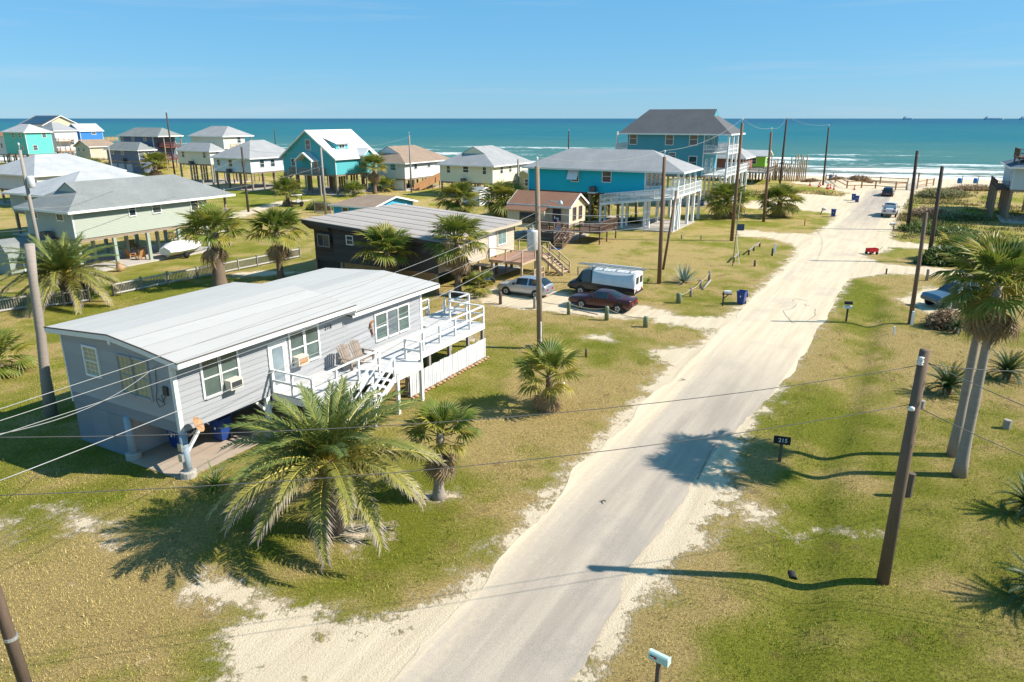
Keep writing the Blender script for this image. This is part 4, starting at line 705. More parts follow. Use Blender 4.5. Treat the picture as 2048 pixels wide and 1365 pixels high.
# 12 cream pair
CRM = wl_('cream white siding', (.66, .62, .48)); C12 = Vector((-62.8, 152.4, 0))
h12, _ = house('beach_house', 'cream two storey house, lower front wing with small hip roof on stilts', C12, 3.6, 10.2, 4.3, 7.15, CRM, SH_GREY, 'y', 1.3, .4, (2, 1), (2, 1), [('N', 1.3, 5.6, .8, 1.3), ('N', 8, 5.6, .8, 1.2), ('R', 1.5, 5.6, .7, 1.2)], .25, pmat=GREYWOOD)
acunit(h12, (-1, 5, 4.2), stand=GREYWOOD)
h12b, _ = house('beach_house', 'cream tall house with shallow grey hip roof and open corner porch', C12 + AX * 5 + BX * 1.4, 5.6, 10.3, 4.3, 10.05, CRM, SH_GREY, 'y', 1.7, .5, (3, 1), (3, 1), [('R', 3.6, 8.4, .9, 1.2)], .25, ext=(0, 1.8, 0, 0))
deckbox(h12b, 0, -1.8, 7.4, -.03, 7.2, DECKWOOD); railing(h12b, [(.1, -1.75, 7.2), (7.3, -1.75, 7.2), (7.3, 2, 7.2)], 1., DECKWOOD, 1.8, .2); piling(h12b, 7.2, -.2, 10, PILING, .2); piling(h12b, 7.2, -1.7, 7.1, PILING, .2); piling(h12b, .2, -1.7, 7.1, PILING, .2)
# 13 white blue
h13, _ = house('raised_house', 'white raised house with grey hip roof between cream houses and turquoise gable house', (-50.2, 140.2, 0), 12, 10.3, 3.5, 6.4, wl_('white blue siding', (.60, .64, .68)), SH_GREY, 'x', 2.8, .6, (5.6, 1), (4, 1), [('R', 2.3, 4.4, 1, 1.3), ('R', 5, 4.4, 1, 1.3), ('R', 8.2, 4.6, .8, 1), ('N', 1.5, 4.6, .9, 1), ('N', 5, 4.5, 1, 1.3), ('N', 8.5, 4.7, .8, 1)], .25)
acunit(h13, (-1.1, 5, 3.4), stand=GREYWOOD)
# 14 turquoise gable house with white roof
TQ = wl_('turquoise siding', (.085, .40, .43)); C14 = Vector((-31.8, 131.6, 0))
h14, f14 = house('beach_house', 'turquoise gabled house with white roof, dormer and porch balcony on stilts', C14, 11.5, 12.9, 3.7, 6.75, TQ, SH_WHITE, 'x', 4.6, .5, (0, 0), (0, 0), [('N', 5.75, 8.0, 1.1, 1.7), ('N', 9.9, 5.0, .9, 1.3)], .3)
deckbox(h14, -1.7, 2.4, -.03, 10, 3.75, GREYWOOD); railing(h14, [(-.1, 2.45, 3.75), (-1.65, 2.45, 3.75), (-1.65, 9.95, 3.75), (-.1, 9.95, 3.75)], 1.1, GREYWOOD, 2, .16)
for y in (2.5, 6, 9.8): piling(h14, -1.6, y, 3.5, GREYWOOD, .25)
geo, gab = roofgeo(-2.0, 0, 3.9, 8.1, 6.2, 7.6, 'x', (0, 0), (0, 0)); make_roof(h14, geo, [], SH_WHITE, TRIM, TQ, name='porch_roof')
for y in (4.1, 7.9): piling(h14, -1.85, y, 6.2, WHITE, .14, z0=3.75)
door(h14, f14['N'], 4.3, 3.8, .9, 2.05, M('salmon door', (.5, .2, .14), .6))
sl = 4.6 / 6.45; dm = MB(); x0, x1 = 2.2, 5.4; y0 = 1.6; zf_ = 6.75 + y0 * sl; dm.poly([(x0, y0, zf_ + .2), (x1, y0, zf_ + .2), (x1, y0, zf_ + 1.15), (x0, y0, zf_ + 1.15)]); dm.poly([(x0, y0, zf_), (x0, y0, zf_ + 1.15), (x0, y0 + 2.4, zf_ + 1.7)]); dm.poly([(x1, y0, zf_), (x1, y0 + 2.4, zf_ + 1.7), (x1, y0, zf_ + 1.15)]); dmo = dm.build('dormer', TQ, h14)
m = MB(); m.bar((x0 - .3, (y0 - .4 + y0 + 3.4) / 2, 0), (x1 + .3, 0, 0), .001, .001) if False else None
m.poly([(x0 - .3, y0 - .4, zf_ + 1.16), (x1 + .3, y0 - .4, zf_ + 1.16), (x1 + .3, y0 + 3.2, zf_ + 2.32), (x0 - .3, y0 + 3.2, zf_ + 2.32)]); m.poly([(x0 - .3, y0 + 3.2, zf_ + 2.2), (x1 + .3, y0 + 3.2, zf_ + 2.2), (x1 + .3, y0 - .4, zf_ + 1.04), (x0 - .3, y0 - .4, zf_ + 1.04)]); m.build('dormer_roof', SH_WHITE, dmo)
window(h14, (lambda u, d, z: (u, y0 - d, z)), 3, zf_ + .4, 1.4, .55, 'slide')
geo, gab = roofgeo(-1.2, 3.0, 6.4, 9.6, 6.9, 8.2, 'y', (0, 0), (0, 0)); make_roof(h14, geo, [], SH_WHITE, TRIM, TQ, name='side_gable_roof'); m = MB(); m.poly([(6.6, -.9, 6.2), (9.4, -.9, 6.2), (9.4, -.9, 6.9), (8, -.9, 8.0), (6.6, -.9, 6.9)]); m.box(6.6, -.89, 3.7, 9.4, 0, 6.88); m.build('bay', TQ, h14)
stairs(h14, (-1.6, 9.9, 3.75), (-1.6, 14.5, .1), (1, 0, 0), 1.1, 14, GREYWOOD, GREYWOOD)
# 15, 16
h15, f15 = house('raised_house', 'white raised house with brown shingle roof and long wooden ramp', (-20.67, 140.48, 0), 12.2, 11.1, 2.3, 5.5, wl_('white siding b', (.66, .66, .64)), SH_BROWN, 'x', 2.6, .7, (5, .55), (5, 1), [('N', 2.2, 3.9, 1.2, 1.1), ('N', 8, 3.9, .9, 1), ('R', 3, 4, .9, 1), ('R', 7.5, 4.1, .9, 1)], .25, ext=(0, 3, 0, 0))
m = MB(); m.box(.2, .15, .05, .3, 3.4, 2.0); m.build('lower_wall', WHITE, h15)
ORW = M('orange brown stained wood', (.36, .19, .085), .8, .2, 2, (4, 4, 1))
for a, b in (((1.5, -2.2, .2), (12, -2.2, 2.2)), ((1.5, -.9, .2), (12, -.9, 2.2))):
    a, b = Vector(a), Vector(b); nb = 30
    for i in range(nb): p = a.lerp(b, (i + .5) / nb); m = MB(); m.box(p.x - .16, p.y - .02, p.z - .1, p.x + .16, p.y + .02, p.z + 1.0); m.build('ramp_board', ORW, h15)
m = MB(); m.bar((1.5, -1.55, .12), (12, -1.55, 2.12), 1.3, .12); m.build('ramp', ORW, h15)
for x in (3.5, 6, 8.5, 11.5): piling(h15, x, -2.2, .2 + (x - 1.5) * .19, ORW, .14)
h16, f16 = house('raised_house', 'cream yellow raised house with grey roof between brown roof and bright turquoise houses', (-3.38, 127.3, 0), 13.8, 11.1, 2.55, 5.75, wl_('cream yellow siding', (.66, .64, .46)), SH_GREY, 'x', 2.8, .6, (5.2, .6), (5, 1), [('R', 2.6, 4.1, .9, 1.2), ('R', 5.8, 4.2, .9, 1), ('R', 9.2, 3.6, .8, 1.7), ('N', 1.3, 4.1, .7, 1.2), ('N', 5, 4.3, 1.1, 1), ('N', 8.9, 4.1, .7, 1.2)], .25)
acunit(h16, (-1.2, 5.2, 2.6), stand=GREYWOOD)
# 17 low sky blue house
BL = wl_('sky blue siding', (.05, .36, .58)); h17, f17 = house('cottage', 'low sky blue cottage with white trimmed brown roof behind the dark house', (-18.1, 93.4, 0), 8.6, 6.8, .3, 2.45, BL, SH_BROWN, 'y', .95, .5, (0, 0), (3, 1), [('R', 4.4, 1.0, 1.0, 1.1), ('R', 6, 1.0, 1, 1.1), ('R', 2.2, 1.1, .9, 1), ('N', 4.3, .9, .9, 1.2), ('N', 1.2, 1.2, .8, .9)], .22)
# white shed and olive shed
w1, fw1 = house('garden_shed', 'small white shed with grey roof among the bushy fan palms', (-5.2, 115, 0), 3.6, 3.2, .1, 2.25, wl_('white siding c', (.66, .66, .64)), SH_GREY, 'y', .6, .2, (0, 0), (0, 0), (), .25, cat='shed', pil=False)
h24, _ = house('cottage', 'small olive cottage squeezed beside the bright turquoise house', (3.9, 133, 0), 5, 4, .5, 3.5, wl_('olive siding', (.34, .34, .2)), SH_GREY, 'x', .8, .3, (0, 0), (0, 0), [('N', .8, 1.6, 1, 1.2), ('R', 2, 1.6, 1, 1.2)], .25)
# 18 small tan house with deck
TN = wl_('yellow tan siding', (.60, .50, .34)); h18, f18 = house('cottage', 'small tan gabled cottage with red brown roof and dark wooden deck', (6.55, 81.8, 0), 4.45, 7.6, 1.8, 3.95, TN, SH_RED, 'y', 1.15, .35, (0, 0), (0, 0), [('R', 1.0, 2.3, .75, 1.3, 'grid'), ('R', 2.7, 2.3, .75, 1.3, 'grid'), ('N', 1.1, 2.2, .9, 1.3, 'grid')], .3, frame=M('brown window trim', (.16, .08, .06), .7))
m = MB(); lap(m, lambda u, d, z: (-1.0 - d, u, z), [(2.7, 1.3), (7.6, 1.3), (7.6, 3.3), (2.7, 3.3)], .3); m.box(-1, 2.72, 1.3, 0, 7.6, 3.3); m.build('lean_to_wall', TN, h18); m = MB(); m.poly([(-1.35, 2.5, 3.3), (-1.35, 7.9, 3.3), (.1, 7.9, 4.02), (.1, 2.5, 4.02)][::-1]); m.build('lean_to_roof', SH_RED, h18)
window(h18, lambda u, d, z: (-1.0 - d, u, z), 3.6, 1.9, 2.2, 1.1, 'slide', MATS['brown window trim']); m = MB(); m.box(-.3, 1.3, 2.2, 0, 1.8, 2.55); m.build('window_air_conditioner', TRIM, h18)
DKB = M('dark brown deck wood', (.135, .085, .06), .8, .25, 2, (3, 3, 1)); deckbox(h18, -2.0, -.7, -.03, 3.2, 1.4, DKB); railing(h18, [(-.9, 3.15, 1.4), (-1.95, 3.15, 1.4), (-1.95, -.1, 1.4)], 1., DKB, 1.5, .13); stairs(h18, (-1.95, -.6, 1.4), (-5.3, -.6, .05), (0, -1, 0), 1.0, 9, DKB, DKB)
deckbox(h18, -.8, -4.2, 4.4, -.75, 1.4, DKB); railing(h18, [(-.8, -1.7, 1.4), (-.75, -4.15, 1.4), (4.35, -4.15, 1.4)], 1.05, DKB, 1.5, .13)
for x, y in ((-1.9, -.6), (-1.9, 1.2), (-1.9, 3.1), (-.7, -4.1), (1.5, -4.1), (4.3, -4.1), (-.7, -1.7)): piling(h18, x, y, 1.3, DKB, .13)
m = MB(); m.box(-6.0, -1.65, .02, -5.3, -.6, .06); m.build('door_mat', BINBLUE, h18)
# 19 bright turquoise house
BT = wl_('bright turquoise siding', (.012, .42, .53)); Q19 = Vector((23.43, 94.98, 0)) - AX * 5.3; WPOST = M('white post paint', (.70, .71, .70), .6, .05)
h19 = thing('beach_house', 'bright turquoise raised house with grey hip roof and white railed deck and ramp', 'house', Q19, YAW); f19 = faces(7.6, 16.8, 0, 4.4); m = MB()
for f, n in (('N', 16.8), ('R', 7.6), ('F', 16.8), ('B', 7.6)): lap(m, f19[f], [(0, 4.1), (n, 4.1), (n, 7.25), (0, 7.25)], .28)
m.poly([(0, 4.4, 4.1), (0, 21.2, 4.1), (7.6, 21.2, 4.1), (7.6, 4.4, 4.1)]); m.build('wall', BT, h19)
for x, y in ((0, 4.4), (0, 21.2), (7.6, 4.4)): m = MB(); m.box(x - .04, y - .04, 4.08, x + .12, y + .12, 7.2); m.build('corner_trim', WPOST, h19)
geo, gab = roofgeo(-.7, 21.9, -.7, 8.3, 7.15, 9.55, 'y', (5.6, 1), (5.2, 1)); make_roof(h19, geo, gab, SH_GREY, WPOST, BT)
window(h19, f19['N'], 4.7, 5.55, 1.15, 1.4, 'dh', WPOST); window(h19, f19['N'], 9.3, 5.45, 1.0, 1.5, 'dh', WPOST); m = MB(); m.poly([(-.06, 13.6, 7.1), (-.06, 15.1, 7.1), (-.85, 15.1, 5.75), (-.85, 13.6, 5.75)]); m.poly([(-.85, 13.6, 5.71), (-.85, 15.1, 5.71), (-.06, 15.1, 7.06), (-.06, 13.6, 7.06)]); m.build('awning_shutter', WPOST, h19)
for k in range(4): window(h19, f19['R'], .5 + k * 1.7, 4.9, 1.1, 1.9, 'dh', WPOST)
acunit(h19, (-1.1, 10.9, 4.25), stand=WPOST); deckbox(h19, -.3, 0, 11.2, 4.36, 4.2, WPOST)
railing(h19, [(-.25, 4.3, 4.2), (-.25, .1, 4.2), (11.1, .1, 4.2), (11.1, 4.3, 4.2)], 1.1, WPOST, 2.2, .16)
for x in (0, 2.6, 5.3, 7.9): m = MB(); m.box(x - .12, .05, 4.2, x + .12, .29, 7.2); m.build('porch_post', WPOST, h19)
for x in (0.1, 1.4, 5.3, 8, 11):
    for y in (.2, 4.3): piling(h19, x, y, 3.98, WPOST, .34)
for x in (.2, 3.8, 7.4):
    for y in (8, 12, 16, 20.8): piling(h19, x, y, 3.9, PILING, .3)
m = MB(); m.box(0, 4.5, 3.8, 7.5, 21.1, 4.09); m.build('floor_frame', DKB, h19); m = MB(); m.box(-2.8, -.3, -.15, 8, 12, .1); m.build('slab', CONC, h19)
m = MB(); m.bar((-1.4, .1, 4.1), (-1.4, 9.6, 2.9), 1.7, .3); m.build('ramp', WPOST, h19)
for x in (-2.2, -.6): railing(h19, [(x, .1, 4.2), (x, 9.6, 3.0)], 1.1, WPOST, 2.2, .16)
for y, z in ((-.2, 4), (3.5, 3.6), (6.5, 3.2), (9.5, 2.8)):
    for x in (-2.2, -.6): piling(h19, x, y, z, WPOST, .26)
for p, q in (((-2.2, -.2, .1), (-.7, -.2, 3.3)), ((-2.2, .0, 3.3), (-.7, .0, .2))): m = MB(); m.bar(p, q, .1, .14); m.build('brace', WPOST, h19)
# 20 tall teal house
TL = wl_('muted teal siding', (.075, .30, .37)); C20 = Vector((31.09, 115.34, 0)) + BX * 1.0; h20, f20 = house('beach_house', 'tall teal three storey house with dark roof and stacked white balconies', C20, 9, 12.7, 4.7, 11.5, TL, SH_DARK, 'y', 3.3, .6, (5.2, .72), (3.4, 1), [('N', 11.1, 9.45, 1.2, 1.75), ('N', 5.0, 9.45, 1.2, 1.75), ('N', 1.1, 9.45, 1.2, 1.75), ('N', 1.0, 5.95, 1.2, 1.75), ('R', 1.4, 8.4, 1.1, 2.2), ('R', 5, 8.4, 1.1, 2.2), ('R', 1.4, 4.9, 1.1, 2.2), ('R', 5, 4.9, 1.1, 2.2), ('N', 4.5, 7.4, 1, .8)], .28, ext=(0, 0, 3.6, .8), trim=WPOST, pmat=WPOST)
for z, x1 in ((8.35, 8.9), (4.95, 15.5)): deckbox(h20, -.4, -3.9, x1, -.03, z, WPOST); railing(h20, [(-.35, -.1, z), (-.35, -3.85, z), (x1 - .05, -3.85, z), (x1 - .05, -.1, z)], 1.1, WPOST, 2.3, .16)
for x in (-.2, 2.9, 5.9, 8.8): m = MB(); m.box(x - .13, -3.95, 4.95, x + .13, -3.69, 11.3); m.build('porch_post', WPOST, h20)
for x in (-.2, 2.9, 5.9, 8.8, 12, 15.3): piling(h20, x, -3.8, 4.7, WPOST, .36)
for x in (12, 15.3): piling(h20, x, -.2, 4.7, WPOST, .36)
deckbox(h20, 1, 12.8, 8, 15.2, 8.35, WPOST); railing(h20, [(1.05, 12.8, 8.35), (1.05, 15.15, 8.35), (7.9, 15.15, 8.35)], 1.1, WPOST, 2.3, .16); piling(h20, 1.2, 15, 11.4, WPOST, .24)
# 21 brown beach house and lime cottage at the end of the street
h21, _ = house('beach_house', 'brown and red beach house with grey roof on tall pilings by the beach', (47.6, 150.5, 0), 9, 9.5, 3.2, 5.9, M('red brown board wall', (.26, .10, .075), .8, .2, 2, (4, 4, .6)), SH_GREY, 'y', 2.5, .6, (4, .6), (4, 1), [('N', 1.2, 3.8, 1, 1.5), ('R', 2, 3.8, 1, 1.5), ('R', 5, 3.8, 1, 1.5)], .3, slab=False)
deckbox(h21, -2, -5.5, 9, -.03, 3.1, GREYWOOD); railing(h21, [(-1.95, -.1, 3.1), (-1.95, -5.4, 3.1), (9, -5.4, 3.1)], 1., GREYWOOD, 1.8, .2)
for x in (-1.9, 1.5, 5, 8.8):
    for y in (-5.3, -2.5): piling(h21, x, y, 3.0, PILING, .28)
h23, _ = house('beach_house', 'lime green beach cottage with pale roof past the brown beach house', (57.5, 166, 0), 6, 6, 3, 5.4, wl_('lime green siding', (.30, .58, .05)), SH_LIGHT, 'y', 1.0, .5, (0, 0), (0, 0), [('R', 1.5, 3.6, 1.2, 1.2), ('N', 2, 3.6, 1, 1.2)], .3, slab=False)
# 22 house at the right edge, road side is its left wall
C22 = Vector((66.85, 96.87, 0)) - BX * 9.5; h22, f22 = house('beach_house', 'pale grey blue stilt house with dark roof and rooftop rail beside the dunes', C22, 13, 9.5, 4.4, 7.4, wl_('pale blue grey siding', (.46, .53, .57)), shingle('blue grey shingles', (.09, .12, .16)), 'x', 1.7, .6, (4, 1), (4, 1), [('B', 3, 5.2, 1, 1.4), ('N', 6.5, 5.2, 1, 1.4)], .25)
deckbox(h22, 2, 9.53, 12.6, 11, 4.3, DKB); railing(h22, [(2.05, 9.6, 4.3), (2.05, 10.95, 4.3), (12.5, 10.95, 4.3)], 1, DKB, 1.8, .18); deckbox(h22, 1, 5.5, 7, 9.3, 8.55, DKB); railing(h22, [(1.05, 5.5, 8.55), (1.05, 9.25, 8.55), (6.9, 9.25, 8.55)], 1.05, DKB, 1.6, .16)
for x in (2.2, 5.6, 9, 12.4): piling(h22, x, 10.9, 4.2, PILING, .28)
for x in (1.2, 6.8):
    for y in (5.7, 9.1): piling(h22, x, y, 8.4, PILING, .2, z0=7.2)
# far houses towards the beach, seen between the near ones
house('beach_house', 'low white house with flat roof past the cream yellow house', (12.5, 152, 0), 6, 6, 2.5, 5, wl_('grey white siding', (.5, .52, .52)), SH_LIGHT, 'y', .5, .6, (0, 0), (0, 0), [('N', 2, 3.4, 1, 1)], .3, slab=False)
# ================================================================ palms and plants
LG = leafm('fan palm green', (.10, .16, .022), (.22, .245, .035), (.36, .29, .09), .3); LY = leafm('fan palm yellow green', (.26, .26, .035), (.38, .32, .05), (.42, .32, .12), .3); LD = leafm('dead fan leaf', (.30, .205, .11), (.40, .30, .18), None, .15)
DG = leafm('date frond green', (.10, .155, .035), (.20, .22, .05), (.42, .335, .26), .25); DY = leafm('date frond yellow', (.20, .215, .045), (.32, .28, .065), (.45, .36, .29), .25); RACH = leafm('yellow midrib', (.42, .34, .05), (.50, .40, .07), None, .1)
SG_ = leafm('sago green', (.035, .075, .02), (.075, .115, .03), (.16, .15, .06), .15); AG = leafm('agave blue green', (.16, .235, .20), (.23, .30, .25), (.30, .30, .24), .1); LB = leafm('bush green', (.06, .115, .02), (.15, .19, .04), None, .25); LBR = leafm('dry bush', (.30, .19, .10), (.40, .28, .16), None, .2); LIL = leafm('lily green', (.07, .15, .02), (.14, .22, .04), None, .25)
TRK = M('grey palm trunk', (.30, .255, .215), .9, .25, 3, (1, 1, 4), grime=.35, gcol=(.16, .13, .11), bmp=.6, bscale=14); TRB = M('shaggy palm trunk', (.17, .125, .09), .95, .35, 5, (3, 3, .7), grime=.4, gcol=(.07, .05, .04), bmp=.8, bscale=20)
def settip(me, tips): me.attributes.new('tip', 'FLOAT', 'POINT').data.foreach_set('value', tips)
def fan_mesh(name, mat, R_, petiole, droop, nseg=24, spread=125, seed=0, cup=.25):
    rg = random.Random(seed); mb = MB(); tips = []
    def add(pts, ts, mi=0): mb.poly(pts, mi); tips.extend(ts)
    for sg in (-1, 1): add([(0, sg * .02, 0), (petiole, sg * .012, .02), (petiole, 0, .045), (0, 0, .05)], [0] * 4, 0)
    for k in range(nseg):
        th = R(-spread + 2 * spread * (k + .5) / nseg); ln = R_ * (.72 + .28 * math.cos(th * .6)) * rg.uniform(.9, 1.06); dth = R(spread / nseg); dr = droop * rg.uniform(.7, 1.3)
        def P(r, t, lift=0):
            x, y = r * math.cos(t), r * math.sin(t); z = cup * r * (1 - math.cos(th)) * .0 + cup * abs(math.sin(t)) * r * .5 - dr * (r / R_) ** 2.2 * R_ + lift
            return (petiole + x, y, z + .03)
        m = ln * .58; add([P(.04, th), P(m, th - dth, 0), P(m, th, -.03)], [0, .35, .35]); add([P(.04, th), P(m, th, -.03), P(m, th + dth, 0)], [0, .35, .35])
        e = P(ln, th + rg.uniform(-.04, .04), -dr * R_ * .12 * rg.random()); add([P(m, th - dth * .98), e, P(m, th, -.03)], [.35, 1, .35]); add([P(m, th, -.03), e, P(m, th + dth * .98)], [.35, 1, .35])
    me = mb.mesh(name, mat); settip(me, tips); return me
def pinnate_mesh(name, mats, L_, curve, leaf, n=42, droop=.35, vee=.35, seed=0, wid=.028, dry=1.0):
    rg = random.Random(seed); mb = MB(); tips = []; pts = []; ang = 0; p = Vector((0, 0, 0)); N = 16
    for i in range(N + 1):
        pts.append(p.copy()); ang = curve * (i / N) ** 1.3; p = p + Vector((math.cos(ang), 0, -math.sin(ang))) * (L_ / N)
    def at(t):
        f = t * N; i = min(int(f), N - 1); return pts[i].lerp(pts[i + 1], f - i), (pts[i + 1] - pts[i]).normalized()
    for i in range(N):
        w0, w1 = .035 * (1 - i / N) + .006, .035 * (1 - (i + 1) / N) + .006; a, b = pts[i], pts[i + 1]
        for s in (-1, 1): mb.poly([a + Vector((0, s * w0, 0)), b + Vector((0, s * w1, 0)), b + Vector((0, 0, w1)), a + Vector((0, 0, w0))], 1); tips.extend([0] * 4)
    for k in range(n):
        t = .13 + .87 * (k + .5) / n
        for s in (-1, 1):
            o, d = at(min(.999, t + rg.uniform(-.008, .008))); up = Vector((0, 1, 0)).cross(d) * -1; up = up if up.z > 0 else -up; ll = leaf * (.45 + .55 * math.sin(math.pi * min(1, .18 + t * .9)) ** .7) * rg.uniform(.85, 1.1); fw = .45 + .75 * t + rg.uniform(-.12, .12)
            dr = (Vector((0, s, 0)) * 1.0 + d * fw + up * (vee + rg.uniform(-.18, .18))).normalized(); m = o + dr * ll * .5; e = o + dr * ll - Vector((0, 0, droop * ll * rg.uniform(.5, 1.3))); wv = d * wid
            mb.poly([o - wv * .6, o + wv * .6, m + wv, m - wv], 0); mb.poly([m - wv, m + wv, e], 0); tt = dry * (t * .55 + .0); tips.extend([tt * .3, tt * .3, tt + .15 * dry, tt + .15 * dry, tt + .15 * dry, tt + .15 * dry, tt + .5 * dry])
    me = mb.mesh(name, mats); settip(me, tips); return me
FAN = {'up': [fan_mesh('leaf', LG, .8, .75, .10, seed=s) for s in (1, 2)], 'mid': [fan_mesh('leaf', LG, .95, .95, .35, seed=s) for s in (3, 4)] + [fan_mesh('leaf', LY, .95, .95, .4, seed=5)], 'low': [fan_mesh('leaf', LY, .95, .95, .6, seed=6), fan_mesh('leaf', LG, .95, .95, .55, seed=7)], 'dead': [fan_mesh('dead_leaf', LD, 1.0, .7, .5, 22, 75, seed=s, cup=-.3) for s in (8, 9)]}
TALLF = {k: v for k, v in FAN.items()}
def fan_palm(label, base, th, crown=1.0, n=26, dead=8, tr=.2, lean=(0, 0), trm=None, group=None, low=.8, seed=0, shag=False, name='fan_palm'):
    rg = random.Random(seed); o = thing(name, label, 'palm tree', base, rg.uniform(0, 6), group); m = MB(); N = 10; pts = []; rr = []
    for i in range(N + 1):
        t = i / N; pts.append((lean[0] * t * t, lean[1] * t * t, -.1 + (th + .1) * t)); rr.append(tr * (1.35 - .5 * t if t > .12 else 1.75 - 2.5 * t) * (rg.uniform(.92, 1.08)))
    m.tube(pts, rr, 10).build('trunk', trm or TRB, o, True, rot=(0, 0, -o.rotation_euler.z)); top = Matrix.Rotation(-o.rotation_euler.z, 3, 'Z') @ Vector((lean[0], lean[1], th - .05))
    for k in range(n):
        f = k / n; az = k * 2.39996 + rg.uniform(-.25, .25); el = R(82 - 118 * f ** 1.15 * low + rg.uniform(-7, 7)); kind = 'up' if f < .25 else 'mid' if f < .72 else 'low'; sc = crown * 1.12 * (.82 + .25 * math.sin(f * 3)) * rg.uniform(.9, 1.1)
        put('leaf', rg.choice(FAN[kind]), o, top + Vector((0, 0, -.18 * f)), (rg.uniform(-.35, .35), -el, az), sc)
    for k in range(dead): put('dead_leaf', rg.choice(FAN['dead']), o, top + Vector((0, 0, -.3 - .25 * rg.random())), (rg.uniform(-.3, .3), R(rg.uniform(48, 82)), k * 2.39996 + rg.uniform(-.3, .3)), crown * rg.uniform(.8, 1.15))
    if shag:
        for k in range(70): put('dead_leaf', rg.choice(FAN['dead']), o, (rg.uniform(-.05, .05), rg.uniform(-.05, .05), th * rg.uniform(.15, .95)), (rg.uniform(-.3, .3), R(rg.uniform(72, 88)), rg.uniform(0, 6.3)), .42 * rg.uniform(.7, 1.1))
    return o
def gp3(x, y): p = G(x, y); return (p.x, p.y, hz(p.x, p.y))
fan_palm('small fan palm with brown skirt on bare ring beside the big date palm', gp3(878, 996), 2.65, .74, 24, 26, .16, (.15, 0), TRK, low=.8, seed=1)
fan_palm('bushy low fan palm on the lawn in front of the utility pole', gp3(1097, 818), 1.75, .95, 22, 12, .16, low=.85, seed=2)
fan_palm('fan palm with thick shaggy trunk by picket fence behind the grey house', gp3(441, 574), 4.5, 1.4, 30, 14, .42, seed=3, shag=True)
fan_palm('fan palm with yellowing leaves between grey house roof and dark house', gp3(562, 562), 4.3, 1.35, 30, 18, .24, seed=4)
fan_palm('fan palm standing against the dark board wall', gp3(778, 588), 3.5, 1.32, 28, 8, .22, seed=5)
fan_palm('fan palm before the tan front of the dark house', gp3(916, 592), 4.5, 1.3, 32, 18, .22, seed=6, low=.95)
fan_palm('stubby grey fan palm bush beside the silver hatchback', gp3(957, 592), .9, .75, 24, 6, .14, seed=7, low=.95)
fan_palm('slim fan palm in front of the white house with brown roof', gp3(750, 388), 5.0, 1.5, 30, 26, .3, seed=8)
fan_palm('green fan palm beside the parked golf cart on the far lawn', gp3(577, 412), 2.2, 1.5, 24, 4, .3, seed=9)
fan_palm('low fan palm at the foot of the turquoise gable house', gp3(708, 393), .9, 1.25, 20, 2, .3, seed=10)
fan_palm('low fan palm near the wooden ramp', gp3(772, 384), 1.0, 1.2, 18, 2, .3, seed=11)
fan_palm('shaggy fan palm in front of the slate blue house', gp3(312, 352), 2.6, 2.0, 30, 26, .4, seed=12)
fan_palm('bushy fan palm between the white shed and the wooden ramp', gp3(918, 430), 2.3, 1.7, 40, 30, .4, low=1.0, seed=13)
fan_palm('bushy fan palm between the white shed and the tan cottage', gp3(1008, 440), 2.7, 1.75, 44, 36, .4, low=1.0, seed=14)
fan_palm('fan palm between tan cottage and white ramp', gp3(1192, 430), 2.1, 1.5, 36, 16, .34, low=1.0, seed=15)
fan_palm('dense fan palm below the balconies of the tall teal house', gp3(1450, 436), 2.4, 1.8, 42, 24, .42, low=1.0, seed=16)
fan_palm('dense fan palm between the two street side utility poles', gp3(1557, 434), 2.2, 1.65, 40, 10, .4, low=1.0, seed=17)
fan_palm('clipped fan palm bush on the open lawn behind the bare palm trunk', gp3(0, 748), .9, 1.0, 24, 8, .2, low=.95, seed=18)
fan_palm('twin tall fan palm with flared grey trunk, nearer trunk', gp3(1918, 952), 7.8, 1.05, 27, 32, .155, (0, 0), TRK, low=.98, seed=19)
fan_palm('twin tall fan palm with flared grey trunk, farther trunk', gp3(1905, 912), 7.9, .98, 22, 26, .14, (0, .0), TRK, low=.98, seed=20)
fan_palm('low banana like fan palm in the hedge by the wagon driveway', gp3(1905, 520), .8, 1.2, 16, 2, .25, low=.6, seed=21)
# date palms
DATE = [pinnate_mesh('frond', [m_, RACH], L_, cv, .56, 56, dr, .3, s, .03, dry) for m_, L_, cv, dr, s, dry in ((DG, 3.0, .55, .15, 1, .25), (DG, 3.2, .95, .25, 2, .5), (DY, 3.3, 1.15, .35, 3, .85), (DY, 3.3, 1.4, .45, 4, 1.15))]
def date_palm(label, base, th, sc, n, seed, tr=.32, low=1.0):
    rg = random.Random(seed); o = thing('date_palm', label, 'palm tree', base); MB().tube([(0, 0, -.1), (0, 0, th * .3), (0, 0, th * .8), (0, 0, th)], [tr * 1.2, tr, tr * 1.15, tr * .6], 12).build('trunk', TRB, o, True)
    for k in range(n):
        f = (k + .5) / n; az = k * 2.39996 + rg.uniform(-.2, .2); el = R(80 - 82 * f ** .85 * low + rg.uniform(-6, 6)); kind = 0 if f < .22 else 1 if f < .5 else 2 if f < .78 else 3
        put('frond', DATE[kind], o, (.12 * math.cos(az), .12 * math.sin(az), th - .25 * f), (rg.uniform(-.25, .25), -el, az), sc * (.75 + .3 * min(1, f * 2.5)) * rg.uniform(.92, 1.06))
    for k in range(10): a = k * .63 + .3; m = MB(); m.tube([(tr * .9 * math.cos(a), tr * .9 * math.sin(a), th * .35 + .09 * k), (tr * 1.5 * math.cos(a), tr * 1.5 * math.sin(a), th * .35 + .3 + .09 * k)], [.07, .03], 5); m.build('leaf_stub', TRB, o)
    return o
date_palm('big arching date palm with drooping fronds in front of the grey house', gp3(668, 1062), 2.75, 1.08, 60, 1, low=.93)
